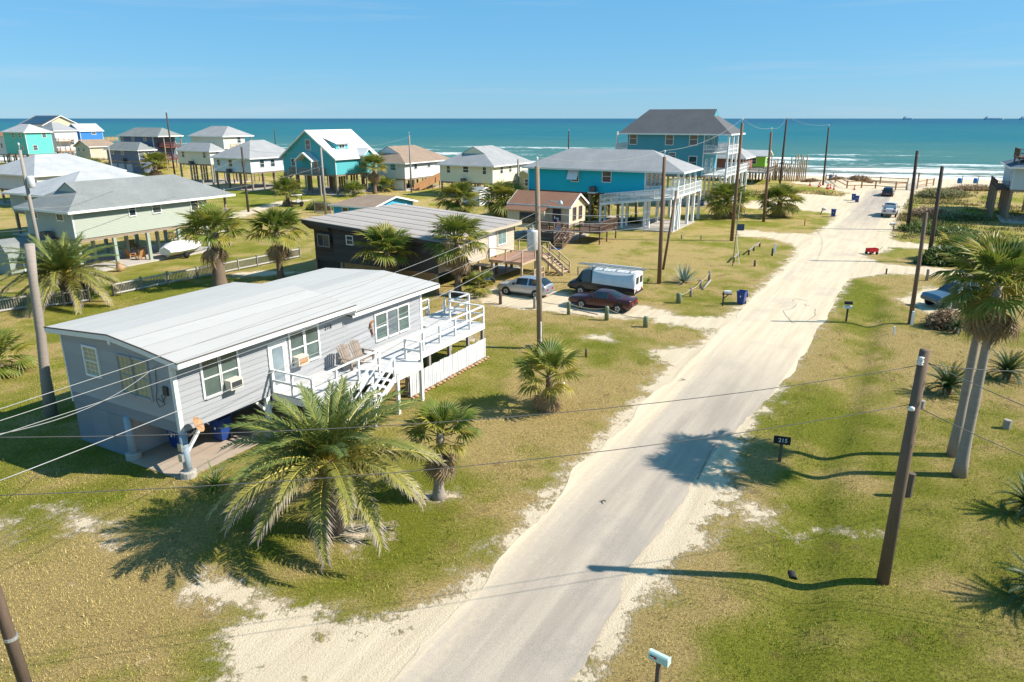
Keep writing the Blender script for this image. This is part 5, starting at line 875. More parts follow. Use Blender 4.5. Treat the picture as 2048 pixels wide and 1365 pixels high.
date_palm('bushy date palm by the picket fence beside the shed', gp3(137, 608), 2.3, 1.35, 56, 2, .34)
# sago palms
SAGO = [pinnate_mesh('frond', [SG_, SG_], 1.15, cv, .17, 30, .1, .45, s, .012, .3) for cv, s in ((.5, 1), (.9, 2), (1.3, 3))]
def sago(label, base, sc, n, seed):
    rg = random.Random(seed); o = thing('sago_palm', label, 'sago palm', base); MB().lathe([(.18, -.05), (.22, .2), (.16, .45)], 10).build('trunk', TRB, o, True)
    for k in range(n): f = (k + .5) / n; put('frond', SAGO[min(2, int(f * 3))], o, (0, 0, .42), (rg.uniform(-.3, .3), -R(78 - 85 * f + rg.uniform(-6, 6)), k * 2.39996), sc * rg.uniform(.85, 1.1))
sago('dark green sago palm with a trimmed stump nearby, beside the tall palm trunks', gp3(1893, 790), 1.25, 46, 1); sago('sago palm with pale centre near the pale sawn stump', gp3(2012, 758), 1.2, 46, 2); sago('small sago palm between the sawn stump and the jagged shadow sago', gp3(2050, 1030), 1.0, 40, 3); sago('low sago palm under the dry brown bush', gp3(1912, 668), .8, 30, 4); sago('sago palm casting a jagged shadow on the lawn opposite the mint mailbox', gp3(2085, 1205), 1.25, 44, 5)
# agave and lily
def blade_plant(name, label, cat, base, mat, n, ln, wd, seed, elo=8, ehi=85, th=.03, arch=.2):
    rg = random.Random(seed); o = thing(name, label, cat, base); m = MB(); tips = []; N = 5
    for i in range(N):
        t0, t1 = i / N, (i + 1) / N; w = lambda t: wd * (1 - t) ** .6 * (.75 + .8 * t * (1 - t)) if t < 1 else 0.004
        P = lambda t, s, l=0: (ln * t, s * w(t), -arch * ln * t * t + l)
        for s in (-1, 1): m.poly([P(t0, 0, -th * (1 - t0)), P(t1, 0, -th * (1 - t1)), P(t1, s, 0), P(t0, s, 0)]); tips.extend([t0 * .8, t1 * .8, t1 * .8, t0 * .8])
    me = m.mesh('leaf', mat); settip(me, tips)
    for k in range(n): f = (k + .5) / n; put('leaf', me, o, (0, 0, .1), (rg.uniform(-.15, .15), -R(ehi - (ehi - elo) * f + rg.uniform(-6, 6)), k * 2.39996), rg.uniform(.8, 1.1))
    return o
blade_plant('agave', 'large blue green agave with sword leaves in front of the utility pole', 'agave', gp3(1368, 566), AG, 44, 1.75, .10, 1, arch=.05); blade_plant('lily_clump', 'strappy green lily clump beside the near house post', 'plant', gp3(432, 978), LIL, 60, .95, .035, 2, 5, 80, .01, .55)
blade_plant('lily_clump', 'small leafy clump at the base of the street pole near the agave', 'plant', gp3(1296, 566), LIL, 30, .5, .03, 3, 10, 80, .01, .4); blade_plant('yucca', 'small yucca tuft against the hedge by the wagon driveway', 'plant', gp3(1928, 512), LIL, 40, 1.5, .07, 4, 10, 80, .01, .3)
LDU = leafm('dune bush green', (.15, .165, .05), (.27, .235, .095), None, .2)
# shrubs: leaves spread through an uneven mass
def shrub(name, label, cat, base, rx, ry, rz_, n, mat, seed, leaf=.12, kind=None, twig=True):
    rg = np.random.default_rng(seed); d = rg.normal(size=(n, 3)); d /= np.linalg.norm(d, axis=1)[:, None]; r = rg.random(n) ** .45; lump = .75 + .5 * vnoise(d[:, 0] * 2 + 5, d[:, 1] * 2 + d[:, 2] * 2, 1.3, seed)
    P = d * (r * lump)[:, None] * np.array([rx, ry, rz_]); P[:, 2] = np.abs(P[:, 2]); a = rg.random(n) * 6.28; u = np.stack([np.cos(a), np.sin(a), rg.normal(size=n) * .6], 1) * leaf; b = a + 1.57; w = np.stack([np.cos(b), np.sin(b), rg.normal(size=n) * .5], 1) * leaf * .35
    v = np.stack([P - u, P + w, P + u, P - w], 1).reshape(-1, 3); me = bpy.data.meshes.new('foliage'); me.from_pydata(v.tolist(), [], [(4 * i, 4 * i + 1, 4 * i + 2, 4 * i + 3) for i in range(n)]); me.materials.append(mat)
    o = thing(name, label, cat, base) if not kind else None
    f = put('foliage', me, o)
    if twig:
        m = MB()
        for k in range(9): t = k * .7; m.tube([(0, 0, -.05), (rx * .45 * math.cos(t), ry * .45 * math.sin(t), rz_ * .7)], [.03, .01], 5)
        tag(m.build('stems', TRB, o), kind='stuff')
    return o
shrub('dry_bush', 'dry brown twiggy bush beside the parked blue pickup', 'bush', gp3(1892, 655), 1.5, 1.1, 1.25, 5200, LBR, 1, .10); shrub('green_bush', 'dark green round bush behind the bushy date palm by the fence', 'bush', gp3(165, 598), 1.1, 1.0, 1.4, 3000, LB, 2, .11); shrub('green_bush', 'tall hedge bush beside the wagon driveway and grey picket fence', 'bush', gp3(1895, 528), 3.2, 1.6, 1.8, 6500, LB, 3, .17); shrub('dry_bush', 'dry tangled hedge bush behind the crowns of the tall palms', 'bush', gp3(2000, 545), 3.2, 1.8, 1.6, 5000, LBR, 4, .16)
shrub('green_bush', 'low green shrubs under the white ramp of the turquoise house', 'bush', gp3(1262, 448), 1.4, .8, .8, 1800, LB, 5, .12)
shrub('green_bush', 'rounded dark bush beneath the aqua house stilts', 'bush', gp3(170, 340), 5, 2.5, 1.8, 2500, LB, 6, .25); shrub('green_bush', 'dark oleander bush beside the sandy drive near the golf cart', 'bush', gp3(640, 420), 2.2, 1.2, 1.3, 2500, LB, 7, .15)
shrub('dry_bush', 'brown brush pile on the sand at the end of the road', 'brush pile', gp3(1717, 366), 3.2, 1.8, 1.6, 4200, LBR, 8, .2); shrub('dry_bush', 'smaller tilted brush pile beside the beach fence', 'brush pile', gp3(1675, 366), 2.6, 1.2, 1.2, 2600, LBR, 9, .2); shrub('dry_bush', 'low brown brush heap near the piling wall', 'brush pile', gp3(1622, 366), 2.5, 1.2, .8, 1600, LBR, 10, .18)
for k, (px, py, a_, b_, c_, n_, mt_, lb) in enumerate(((1885, 398, 5, 3, 1.2, 5000, LDU, 'broad green dune bush behind the slim dark pole'), (1855, 432, 3, 2.4, 1.2, 3500, LBR, 'tan dune bush beside the vine covered road edge'), (1838, 462, 2.6, 2, 1.0, 3000, LB, 'leafy green mound at the foot of the dark pole'), (1925, 440, 4, 2, 1.0, 3500, LDU, 'green scrub mound in the shade of the pale stilt house'), (1945, 382, 5, 2, 1.2, 3500, LBR, 'brown scrub line along the beach beside the blue barrels'), (1905, 470, 3.5, 1.8, .9, 3000, LB, 'green creeper mound before the hedge by the wagon driveway'))): shrub('dune_bush', lb, 'bush', gp3(px, py), a_, b_, c_, n_, mt_, 30 + k, .17)
# dune vegetation: uncountable grass and low growth
def dune_keep(px, py, rx, ry):
    c = G(px, py); return lambda x, y: (((x - c.x) * AX.x + (y - c.y) * AX.y) / rx) ** 2 + (((x - c.x) * BX.x + (y - c.y) * BX.y) / ry) ** 2 < 1 - .7 * RNG.random(len(x)) ** 2
DC = ((.26, .19, .09), (.21, .20, .06), (.10, .155, .03))
for nm, lb, px, py, rx, ry, n, hl, hh in (('dune_growth', 'tangled green and tan dune growth below the pale stilt house', 1900, 425, 30, 12, 60000, .12, .5), ('dune_growth', 'tall tan dune grass between street palms and traffic cones', 1545, 396, 9, 20, 26000, .2, .6), ('dune_growth', 'low brown scrub between the stilt house dune and beach', 1960, 378, 12, 26, 16000, .15, .5), ('dune_growth', 'scrub covered dune below the aqua and blue cottages', 190, 335, 26, 34, 36000, .3, .9), ('dune_growth', 'green vine cover along the road edge below dark poles', 1835, 452, 15, 4.5, 26000, .1, .4)):
    c = G(px, py); e = max(rx, ry); kf = dune_keep(px, py, rx, ry); sandlim = lambda x, y, kf=kf: kf(x, y) & (sandf(x, y) < .4) & (vnoise(x, y, .35, 77) > .36 + .2 * RNG.random(len(x)))
    blades(nm, lb, n, (c.x - e, c.x + e), (c.y - e, c.y + e), hl, hh, .05, sandlim, DC, 1., 1.1)
for k in range(6): pass
# trimmed stumps and posts of wood in the right-hand lawn
for x, y, r_, h_, lb in ((1841, 818, .16, .4, 'short dark log post beside the sago palm shadow'), (2012, 858, .17, .42, 'pale sawn stump on the lawn beside the pale centred sago palm'), (1816, 993, .13, .95, 'dark round log post in the lawn behind the near utility pole')):
    m = MB(); m.tube([(0, 0, -.05), (0, 0, h_ * .6), (.01, 0, h_)], [r_, r_ * .97, r_ * .95], 12); tag(m.build('log_post', GREYWOOD if h_ < .5 else POLE, None, False, gp3(x, y)), lb, 'post')
# ================================================================ poles and wires
POLES = {}
def pole(key, label, base, h, r=.16, mat=None, lean=(0, 0), top='pin', group=None):
    b = Vector(base); o = thing('utility_pole', label, 'utility pole', b, 0, group); mat = mat or POLE
    MB().tube([(0, 0, -.2), (lean[0] * .5, lean[1] * .5, h * .5), (lean[0], lean[1], h)], [r * 1.08, r * .95, r * .78], 14).build('shaft', mat, o, True)
    t = Vector((lean[0], lean[1], h)); POLES[key] = b + t
    if top == 'pin':
        MB().tube([t + Vector((0, 0, -.3)), t + Vector((0, 0, .35))], .03, 6).build('pin', GALV, o); MB().lathe([(.03, 0), (.08, .03), (.05, .09), (.08, .13), (.03, .2)], 10, c=t + Vector((0, 0, .33))).build('insulator', TRIM, o, True)
    elif top == 'spool':
        for z in (.18, .3): MB().lathe([(.04, 0), (.09, .02), (.05, .06), (.09, .1), (.04, .12)], 10, c=t + Vector((-.14, -.12, -z - .1))).build('insulator', TRIM, o, True)
        MB().lathe([(.03, 0), (.08, .02), (.08, .1), (.03, .13)], 10, c=t + Vector((-.16, -.13, -1.75))).build('insulator', TRIM, o, True)
    return o
PB = [G(1765, 1165), Vector((-11.1, 13.2, 0)), G(1080, 697), G(103, 830)]
pole('R', 'dark topless utility pole near the mint mailbox, white insulators below its top', gp3(1765, 1165), 7.45, .17, top='spool'); pole('L', 'brown utility pole with a metal band, on the near grey house corner lawn', (-11.1, 13.2, 0), 9.0, .13, lean=(-.55, 0), top='none')
pm = pole('M', 'weathered pole with rusty white transformer and street lamp by the grey house lawn', gp3(1080, 697), 10.9, .17, M('grey brown pole wood', (.25, .185, .13), .9, .3, 2.5, (7, 7, .5), grime=.4, gcol=(.1, .08, .06)), (-.3, 0))
pl = pole('W', 'grey weathered pole carrying a transformer beside the bushy date palm', gp3(97, 588), 11.2, .15, GREYWOOD, (0, .0))
pole('p6', 'brown pole behind the agave with a guy pole beside it', gp3(1318, 568), 10.5, .17, M('red brown pole wood', (.17, .105, .07), .9, .3, 2.5, (7, 7, .5)), (-.2, 0)); pole('p7', 'tall brown pole in front of the tall teal house balconies', gp3(1463, 482), 13.0, .19, MATS['red brown pole wood'], (0, 0)); pole('p8', 'brown pole next to the dense street palm with reddish foot', gp3(1527, 444), 11.8, .18, MATS['red brown pole wood'], (-.2, 0)); pole('p9', 'black creosote pole rising behind the street palms', gp3(1557, 390), 13.0, .2, POLEDARK, (.0, 0)); pole('p10', 'slim black pole standing beside the traffic cones', gp3(1645, 377), 11.2, .18, POLEDARK, (-.3, 0))
pole('r1', 'slim brown pole beside the parked blue pickup and dry bush', gp3(1820, 648), 7.6, .14, lean=(-.2, 0), top='none'); pole('r2', 'dark pole by the small picket fence at the wagon driveway', gp3(1857, 525), 9.2, .2, POLEDARK, (-.3, 0), 'none'); pole('r3', 'dark pole in the vine cover behind the white pickup', gp3(1815, 460), 9.7, .22, POLEDARK, (-.4, 0), 'none')
for x, y, h, lb, k in ((497, 424, 9.5, 'grey pole on the far lawn beside the sage house deck', 'b1'), (652, 431, 9.5, 'grey pole in front of the turquoise gable house deck', 'b2'), (823, 386, 10.5, 'grey pole between the white houses by the wooden ramp', 'b3'), (919, 378, 6.2, 'short dark pole near the cream yellow house condenser', 'b4'), (1000, 376, 7.2, 'dark pole at the corner of the cream yellow house', 'b5'), (227, 356, 7.6, 'grey pole in front of the slate blue wing', 'b6'), (350, 352, 14.5, 'far tall pole with transformer between slate and cream houses', 'b7'), (290, 300, 10, 'far pole behind the slate blue house roof', 'b8'), (424, 300, 12, 'far pole behind the cream tall house roof', 'b9'), (552, 300, 13, 'far pole with equipment behind the white blue house', 'b10'), (1136, 340, 11, 'lone black far pole above the turquoise house roof', 'b11'), (95, 300, 12, 'far pole beyond the white two storey house', 'b12'), (1036, 433, 8.0, 'thin grey post behind the dark house deck', 'b13')):
    pole(k, lb, gp3(x, y), h, .17 if h < 11 else .2, POLEDARK if 'black' in lb or 'dark pole' in lb or 'far' in lb else GREYWOOD, top='pin' if h > 8.5 else 'none')
# transformer, lamp, conduit on the middle pole
m = MB(); m.lathe([(.26, 0), (.32, .06), (.32, 1.08), (.33, 1.12), (.28, 1.2)], 16, c=(-.52, -.1, 6.1)); tr = m.build('transformer', M('rusty white tank', (.55, .57, .58), .6, .2, 2, grime=.75, gcol=(.38, .14, .05)), pm, True); m = MB(); m.lathe([(.05, 0), (.03, .25), (.06, .3)], 8, c=(-.5, -.1, 7.28)); m.build('bushing', TRIM, tr); m = MB(); m.box(-.3, -.14, 6.2, -.1, -.06, 6.8); m.build('bracket', GALV, pm)
MB().tube([(-.2, -.1, 8.6), (.5, -.3, 9.0), (1.0, -.5, 8.95)], .03, 6).build('lamp_arm', GALV, pm); MB().lathe([(.05, 0), (.16, .05), (.12, .18), (.05, .3)], 10, c=(1.05, -.5, 8.75)).build('street_lamp', GALV, pm, True); MB().tube([(.05, -.2, 0), (.02, -.2, 1.75)], .05, 6).build('conduit', TRIM, pm); MB().box(-.9, -.12, .02, -.35, .1, .2).build('stub', GREENPOST, pm)
m = MB(); m.lathe([(.22, 0), (.27, .05), (.27, .8), (.2, .9)], 14, c=(.5, -.2, 8.4)); m.build('transformer', MATS['rusty white tank'], pl, True)
o = bpy.data.objects['utility_pole.001'] if 'utility_pole.001' in bpy.data.objects else None
if o: MB().tube([(-.14, 0, 2.35), (-.14, 0, 2.43)], .142, 14).build('band', GALV, o)
# old trunk of a dead palm standing by the grey pole
tag(MB().tube([(0, 0, -.1), (.1, 0, 2), (.3, 0, 4), (.45, 0, 6.5), (.62, 0, 8.2)], [.30, .22, .2, .18, .2], 12).build('palm_trunk', TRK, None, True, gp3(103, 832)), 'bare grey palm trunk standing against the weathered pole', 'palm trunk')
def wire(label, a, b, sag, r=.014, mat=None, n=18, cat='power line'):
    a, b = Vector(a), Vector(b); pts = [a.lerp(b, i / n) - Vector((0, 0, sag * 4 * (i / n) * (1 - i / n))) for i in range(n + 1)]
    o = MB().tube([p - a for p in pts], r, 5).build('power_line', mat or WIRE, None, True, a); return tag(o, label, cat)
Z_ = lambda k, dz, dx=0, dy=0: POLES[k] + Vector((dx, dy, dz))
LP = Vector((-11.45, 13.2, 0)); RP = POLES['R']
wire('upper dark wire crossing the road from the banded pole to the insulator pole', LP + Vector((0, 0, 7.3)), RP - Vector((.1, 0, .45)), .55, .010); wire('lower dark wire crossing the road from the banded pole to the insulator pole', LP + Vector((0, 0, 5.95)), RP - Vector((.1, 0, 1.6)), .5, .010)
for k, (z0, z1, sg, lb) in enumerate(((7.55, -2.6, .35, 'top pale service wire passing over the grey house roof to the transformer pole'), (7.3, -3.1, .4, 'middle pale service wire passing over the grey house roof to the transformer pole'), (7.0, -3.6, .5, 'bottom pale service wire passing over the grey house roof to the transformer pole'))): wire(lb, LP + Vector((0, .05 * k, z0)), Z_('M', z1), sg, .009, WIREALU, 24)
wire('thick grey cable from the banded pole to the transformer pole past the deck', LP + Vector((0, 0, 6.0)), Z_('M', -4.4), .5, .013, WIREALU, 24)
wire('twisted service drop from the grey house gable to the banded pole', HO + BX * .9 + Vector((0, 0, 4.5)), LP + Vector((0, 0, 7.2)), .5, .013, WIREALU)
for z, lb in ((-.35, 'thin wire from insulator pole top sloping down over the stump lawn'), (-1.7, 'lower thin wire from insulator pole sloping over the stump lawn')): wire(lb, RP + Vector((.1, 0, z)), RP + Vector((8.5, -3.0, z - 2.6)), .3, .012)
wire('wire from insulator pole passing behind the tall palm trunks', RP + Vector((.1, 0, -.4)), RP + Vector((12, 4.0, -.9)), .6, .012)
for dz, dz2, lb in ((-2.6, -4.2, 'upper secondary wire from transformer pole to the pole behind the agave'), (-3.1, -4.8, 'middle secondary wire from transformer pole to the pole behind the agave'), (-3.6, -5.4, 'lower secondary wire from transformer pole to the pole behind the agave')): wire(lb, Z_('M', dz), Z_('p6', dz2), .35, .013, WIREALU)
for a, b, da, db, sg, lb in (('M', 'p6', .5, .5, .5, 'primary wire between transformer pole and agave pole tops'), ('p6', 'p7', .5, .5, .7, 'primary wire rising from agave pole to the tall brown pole'), ('p7', 'p8', .5, .5, .5, 'primary wire between the tall brown pole and the street palm pole'), ('p8', 'p9', .5, .5, .8, 'primary wire from street palm pole to the black creosote pole'), ('p9', 'p10', .5, .5, .7, 'primary wire between the two black poles by the beach'), ('p6', 'p7', -4.2, -5, .5, 'secondary wire between the agave pole and the tall brown pole'), ('p7', 'p8', -5, -5, .6, 'secondary wire between the tall brown pole and street palm pole'), ('r2', 'r3', -.4, -.4, .6, 'wire between the two dark poles of the vine covered verge'), ('b1', 'b2', -.3, -.3, .5, 'wire between two grey poles on the far lawn'), ('b2', 'b3', -.3, -.3, .6, 'wire from turquoise house pole to the ramp pole'), ('b3', 'b5', -2, -.3, .5, 'wire from the ramp pole to the cream yellow house corner'), ('W', 'b1', -3.5, -1.5, 1.2, 'long wire from the grey transformer pole over the sage house'), ('W', 'b2', -4.4, -2.5, 1.0, 'long sagging wire from the grey transformer pole to the far lawn pole'), ('b6', 'b1', -.3, -1.0, .6, 'wire from slate house pole to the far lawn pole')): wire(lb, Z_(a, da), Z_(b, db), sg, .014, WIREALU if 'secondary' not in lb else WIRE)
for k, dz in enumerate((-3.2, -6.0, -7.4)): wire(('upper', 'middle', 'lower')[k] + ' wire reaching the grey transformer pole from beyond the shed', Z_('W', dz), (-62, 52 + k, 11.6 + dz - .6), .4, .014, WIREALU)
b = gp3(1326, 540); tag(MB().tube([(0, 0, 0), (.9, .6, 7.2)], [.12, .1], 10).build('guy_pole', MATS['red brown pole wood'], None, True, b), 'slanting bare guy pole leaning beside the agave pole', 'pole')
# ================================================================ vehicles
def car(label, loc, yaw, st, paint, glass_seg, cat='car', wheels=(), wr=.32, name='parked_car', roofpaint=None, sideglass=(), upper=None, lights=True, ww=.22, plate=True):
    """st: stations (x, zb, belt z, top z, half width, half width of roof); front = +x.  glass_seg: top segments of glass; sideglass: segments of the sides"""
    o = thing(name, label, cat, loc, yaw); body, gl, up2 = MB(), MB(), MB(); rings = []
    for x, zb, hb, ht, w, wt in st:
        cab = ht > hb + .06; rings.append([Vector(p) for p in ((x, w * .80, zb), (x, w * .97, zb + .12), (x, w, zb + (hb - zb) * .55), (x, w * .96, hb), (x, wt if cab else w * .86, ht if cab else hb + .035), (x, wt * .6 if cab else w * .45, ht + (.05 if cab else .055)), (x, 0, ht + (.065 if cab else .065)))])
    for i, (a, b) in enumerate(zip(rings, rings[1:])):
        for s in (1, -1):
            for j in range(6):
                q = [a[j], b[j], b[j + 1], a[j + 1]]; q = [Vector((p.x, p.y * s, p.z)) for p in q]; q = q if s < 0 else q[::-1]
                t = gl if (j == 3 and i in sideglass) or (j >= 4 and i in glass_seg) else up2 if upper and (j >= 3 and i in upper) else body; t.poly(q)
    for rg_, rev in ((rings[0], 1), (rings[-1], 0)):
        pol = [Vector((p.x, p.y, p.z)) for p in rg_] + [Vector((p.x, -p.y, p.z)) for p in reversed(rg_[:-1])]; (up2 if upper and rev and 0 in upper else body).poly(pol[::-1] if rev == 0 else pol)
    def weld(mb, nm, mat):
        me = mb.mesh(nm, mat, True); import bmesh; bm = bmesh.new(); bm.from_mesh(me); bmesh.ops.remove_doubles(bm, verts=bm.verts, dist=.002); bmesh.ops.recalc_face_normals(bm, faces=bm.faces); bm.to_mesh(me); bm.free(); return put(nm, me, o)
    bo = weld(body, 'body', paint); md = bo.modifiers.new('bevel', 'BEVEL'); md.width = .03; md.segments = 2; md.limit_method = 'ANGLE'; md.angle_limit = R(25)
    if gl.v: weld(gl, 'windows', glassm('car glass', (.015, .02, .024), .04, .9))
    if up2.v: weld(up2, 'upper_body', roofpaint)
    L0, L1 = st[0][0], st[-1][0]; wmax = max(s_[4] for s_ in st)
    for wx in wheels:
        for s in (1, -1):
            y = s * (wmax - ww * .5 + .0); t = MB(); t.tube([(0, -ww / 2, 0), (0, -ww / 2 * .8, 0), (0, ww / 2 * .8, 0), (0, ww / 2, 0)], [wr * .9, wr, wr, wr * .9], 20); w_ = t.build('wheel', RUBBER, o, True, (wx, y, wr)); r_ = MB(); r_.tube([(0, s * ww * .5, 0), (0, s * ww * .53, 0)], wr * .6, 14); r_.build('rim', GALV, w_)
            for k in range(5): m = MB(); t_ = k * 1.2566; m.bar((0, s * ww * .54, 0), (wr * .58 * math.cos(t_), s * ww * .54, wr * .58 * math.sin(t_)), .05, .04); m.build('spoke', DARKMET, w_)
            a = MB(); a.tube([(wx, s * (wmax - .18), wr + .02), (wx, s * (wmax + .004), wr + .02)], wr * 1.17, 20); a.build('wheel_arch', BLACK, o)
    if lights:
        zb, hb = st[0][1], st[0][2]
        for s in (1, -1):
            m = MB(); m.box(L0 - .02, s * st[0][4] * .62 - .14, hb - .28, L0 + .05, s * st[0][4] * .62 + .14, hb - .06); m.build('tail_light', M('red lamp', (.35, .015, .02), .3), o); m = MB(); m.box(L1 - .06, s * st[-1][4] * .6 - .16, st[-1][2] - .22, L1 + .015, s * st[-1][4] * .6 + .16, st[-1][2] - .06); m.build('headlight', M('headlamp', (.6, .62, .62), .15), o)
        m = MB(); m.box(L0 - .05, -st[0][4] * .9, zb + .06, L0 + .06, st[0][4] * .9, zb + .24); m.build('rear_bumper', paint if 'pickup' not in cat else GALV, o); m = MB(); m.box(L1 - .06, -st[-1][4] * .9, st[-1][1] + .04, L1 + .05, st[-1][4] * .9, st[-1][1] + .22); m.build('front_bumper', BLACK if 'van' in cat else paint, o)
        if plate: m = MB(); m.box(L0 - .035, -.26, hb - .34, L0 - .02, .26, hb - .2); m.build('number_plate', TRIM, o)
    for s in (1, -1):
        k = next((i for i, s_ in reversed(list(enumerate(st))) if s_[3] > s_[2] + .3), len(st) // 2); m = MB(); xx = st[k][0] + .15; m.box(xx - .1, s * wmax + (0 if s > 0 else -.17), st[k][2] + .0, xx + .08, s * wmax + (.17 if s > 0 else 0), st[k][2] + .16); m.build('mirror', BLACK, o)
    return o
PV = R(151); wheel3 = (.95, 3.6)
def cpos(px, py, side=.9): p = G(px, py); return p
SILV, MAR, BLK = carpaint('silver paint', (.42, .44, .46), .5), carpaint('maroon paint', (.055, .008, .014), .3), carpaint('black paint', (.012, .012, .013), .1, .45); WHT = carpaint('white van paint', (.68, .68, .66), .0, .5)
hatch = [(0, .38, .82, .86, .72, .7), (.12, .3, .98, 1.02, .82, .6), (.55, .25, 1.0, 1.38, .87, .56), (.7, .25, 1.0, 1.42, .87, .57), (1.5, .22, .98, 1.49, .88, .6), (1.62, .22, .98, 1.49, .88, .6), (2.45, .22, .95, 1.43, .88, .6), (2.6, .22, .94, 1.38, .88, .6), (3.4, .22, .9, .95, .87, .7), (4.15, .24, .8, .82, .82, .6), (4.45, .32, .62, .64, .66, .5)]
p = G(1044, 592) + AX * .55; hc = car('silver hatchback parked behind the rope fence', (p.x - BX.x * 2.2, p.y - BX.y * 2.2, 0), PV, hatch, SILV, (1, 2, 7), wheels=(.85, 3.5), wr=.31, sideglass=(3, 5, 6), cat='car')
coupe = [(0, .42, .86, .88, .72, .6), (.1, .3, .95, .97, .84, .6), (.9, .25, .98, 1.0, .91, .6), (1.0, .25, .98, 1.03, .91, .58), (1.75, .24, .96, 1.33, .92, .53), (1.9, .24, .96, 1.36, .92, .53), (2.6, .22, .94, 1.36, .92, .55), (2.75, .22, .93, 1.33, .92, .56), (3.5, .22, .9, .94, .91, .7), (4.6, .24, .8, .82, .86, .6), (4.95, .34, .64, .66, .7, .5)]
p = G(1260, 630) + AX * .85; car('dark maroon coupe parked beside the white and black van', (p.x, p.y, 0), PV, coupe, MAR, (3, 7), wheels=(.95, 3.8), wr=.33, sideglass=(4, 5, 6), cat='car')
van = [(0, .48, .95, 2.02, .97, .82), (.08, .42, .97, 2.08, .99, .84), (.2, .4, 1.0, 2.1, .99, .84), (3.55, .38, 1.1, 2.1, .99, .84), (3.7, .38, 1.16, 2.08, .99, .84), (4.35, .38, 1.12, 1.98, .98, .8), (4.5, .38, 1.1, 1.93, .98, .78), (5.05, .38, 1.05, 1.14, .96, .8), (5.5, .4, .95, .98, .92, .75), (5.7, .5, .75, .78, .85, .7)]
p = G(1268, 604) + AX * .95; vo = car('work van, white upper rear body and black lower front, ladder rack on top', (p.x, p.y, 0), PV, van, BLK, (6,), cat='van', wheels=(1.1, 4.5), wr=.36, sideglass=(4, 5), roofpaint=WHT, upper=(0, 1, 2), name='work_van')
for y in (-.62, .62):
    m = MB(); m.box(.1, y - .035, 2.32, 4.1, y + .035, 2.39); m.build('rack_rail', TRIM, vo)
for x in (.5, 1.6, 2.7, 3.8): m = MB(); m.box(x - .03, -.72, 2.25, x + .03, .72, 2.31); m.build('rack_bar', TRIM, vo); [MB().box(x - .025, y - .025, 2.08, x + .025, y + .025, 2.27).build('rack_foot', TRIM, vo) for y in (-.66, .66)]
for s in (-1, 1): m = MB(); m.box(-.012, s * .42 - .3, 1.28, .0, s * .42 + .3, 1.82); m.build('rear_window', glassm('car glass'), vo)
lad = thing('ladder', 'aluminium ladder lying along the van roof rack', 'ladder', (p.x, p.y, 0), PV)
for y in (.15, .55): m = MB(); m.box(-.6, y - .03, 2.41, 4.9, y + .03, 2.49); m.build('ladder_rail', GALV, lad)
for k in range(15): m = MB(); m.box(-.4 + k * .36, .17, 2.43, -.37 + k * .36, .53, 2.46); m.build('rung', GALV, lad)
pick = [(0, .55, 1.1, 1.12, .93, .9), (.06, .5, 1.12, 1.14, .96, .9), (1.75, .48, 1.12, 1.14, .97, .9), (1.8, .48, 1.14, 1.6, .97, .72), (1.95, .48, 1.15, 1.82, .97, .7), (2.8, .48, 1.15, 1.87, .97, .72), (2.95, .48, 1.15, 1.87, .97, .72), (3.55, .48, 1.13, 1.8, .97, .7), (4.25, .48, 1.1, 1.15, .96, .8), (5.4, .5, 1.02, 1.04, .93, .8), (5.6, .58, .8, .82, .85, .7)]
SY = R(60); p = G(1776, 436); p2 = car('white pickup truck parked at the road edge beside the vines', (p.x, p.y, 0), SY, pick, carpaint('white pickup paint', (.62, .6, .57), .1), (3, 7), wheels=(1.15, 4.6), wr=.38, sideglass=(4, 6), cat='pickup truck', name='pickup_truck')
m = MB(); m.box(.08, -.78, 1.0, 1.72, .78, 1.19); m.build('bed_cover', BLACK, p2)
suv = [(0, .5, .98, 1.02, .86, .8), (.08, .42, 1.02, 1.3, .9, .74), (.3, .4, 1.04, 1.68, .92, .7), (.45, .4, 1.04, 1.73, .92, .7), (1.7, .4, 1.03, 1.76, .93, .7), (1.85, .4, 1.03, 1.76, .93, .7), (2.7, .4, 1.0, 1.68, .93, .68), (3.4, .4, .98, 1.03, .92, .75), (4.3, .42, .92, .94, .88, .7), (4.6, .5, .72, .74, .8, .6)]
p = G(1773, 397); car('dark sport utility vehicle stopped at the end of the road', (p.x, p.y, 0), SY, suv, carpaint('dark plum paint', (.02, .018, .026), .3), (1, 6), wheels=(.9, 3.6), wr=.36, sideglass=(3, 5), cat='car', name='parked_car')
p = G(1900, 622); car('blue grey pickup truck mostly hidden behind the tall palms', (p.x + 4.2, p.y + 1.9, 0), R(192), pick, carpaint('blue grey paint', (.10, .16, .22), .4), (3, 7), wheels=(1.15, 4.6), wr=.4, sideglass=(4, 6), cat='pickup truck', name='pickup_truck')
# blue off-road buggy under the dark house deck
p = G(968, 572); bg = thing('off_road_buggy', 'blue off road buggy parked under the dark house', 'buggy', (p.x, p.y, 0), PV); BB = carpaint('buggy blue', (.01, .07, .38), .2)
m = MB(); m.box(-.3, -.55, .45, 1.0, .55, .75); m.build('body', BB, bg); m = MB(); m.poly([(1.0, -.5, .75), (1.0, .5, .75), (1.6, .4, .6), (1.6, -.4, .6)]); m.box(1, -.45, .4, 1.6, .45, .6); m.build('hood', BB, bg); m = MB(); m.box(-.2, -.45, .75, .2, .45, 1.2); m.build('seat', BLACK, bg)
for y in (-.6, .6): MB().tube([(-.4, y, .7), (-.3, y * .85, 1.75), (.7, y * .85, 1.75), (1.1, y, .8)], .03, 6).build('roll_bar', BLACK, bg)
m = MB(); m.box(-.35, -.52, 1.76, .75, .52, 1.8); m.build('roof_panel', BLACK, bg)
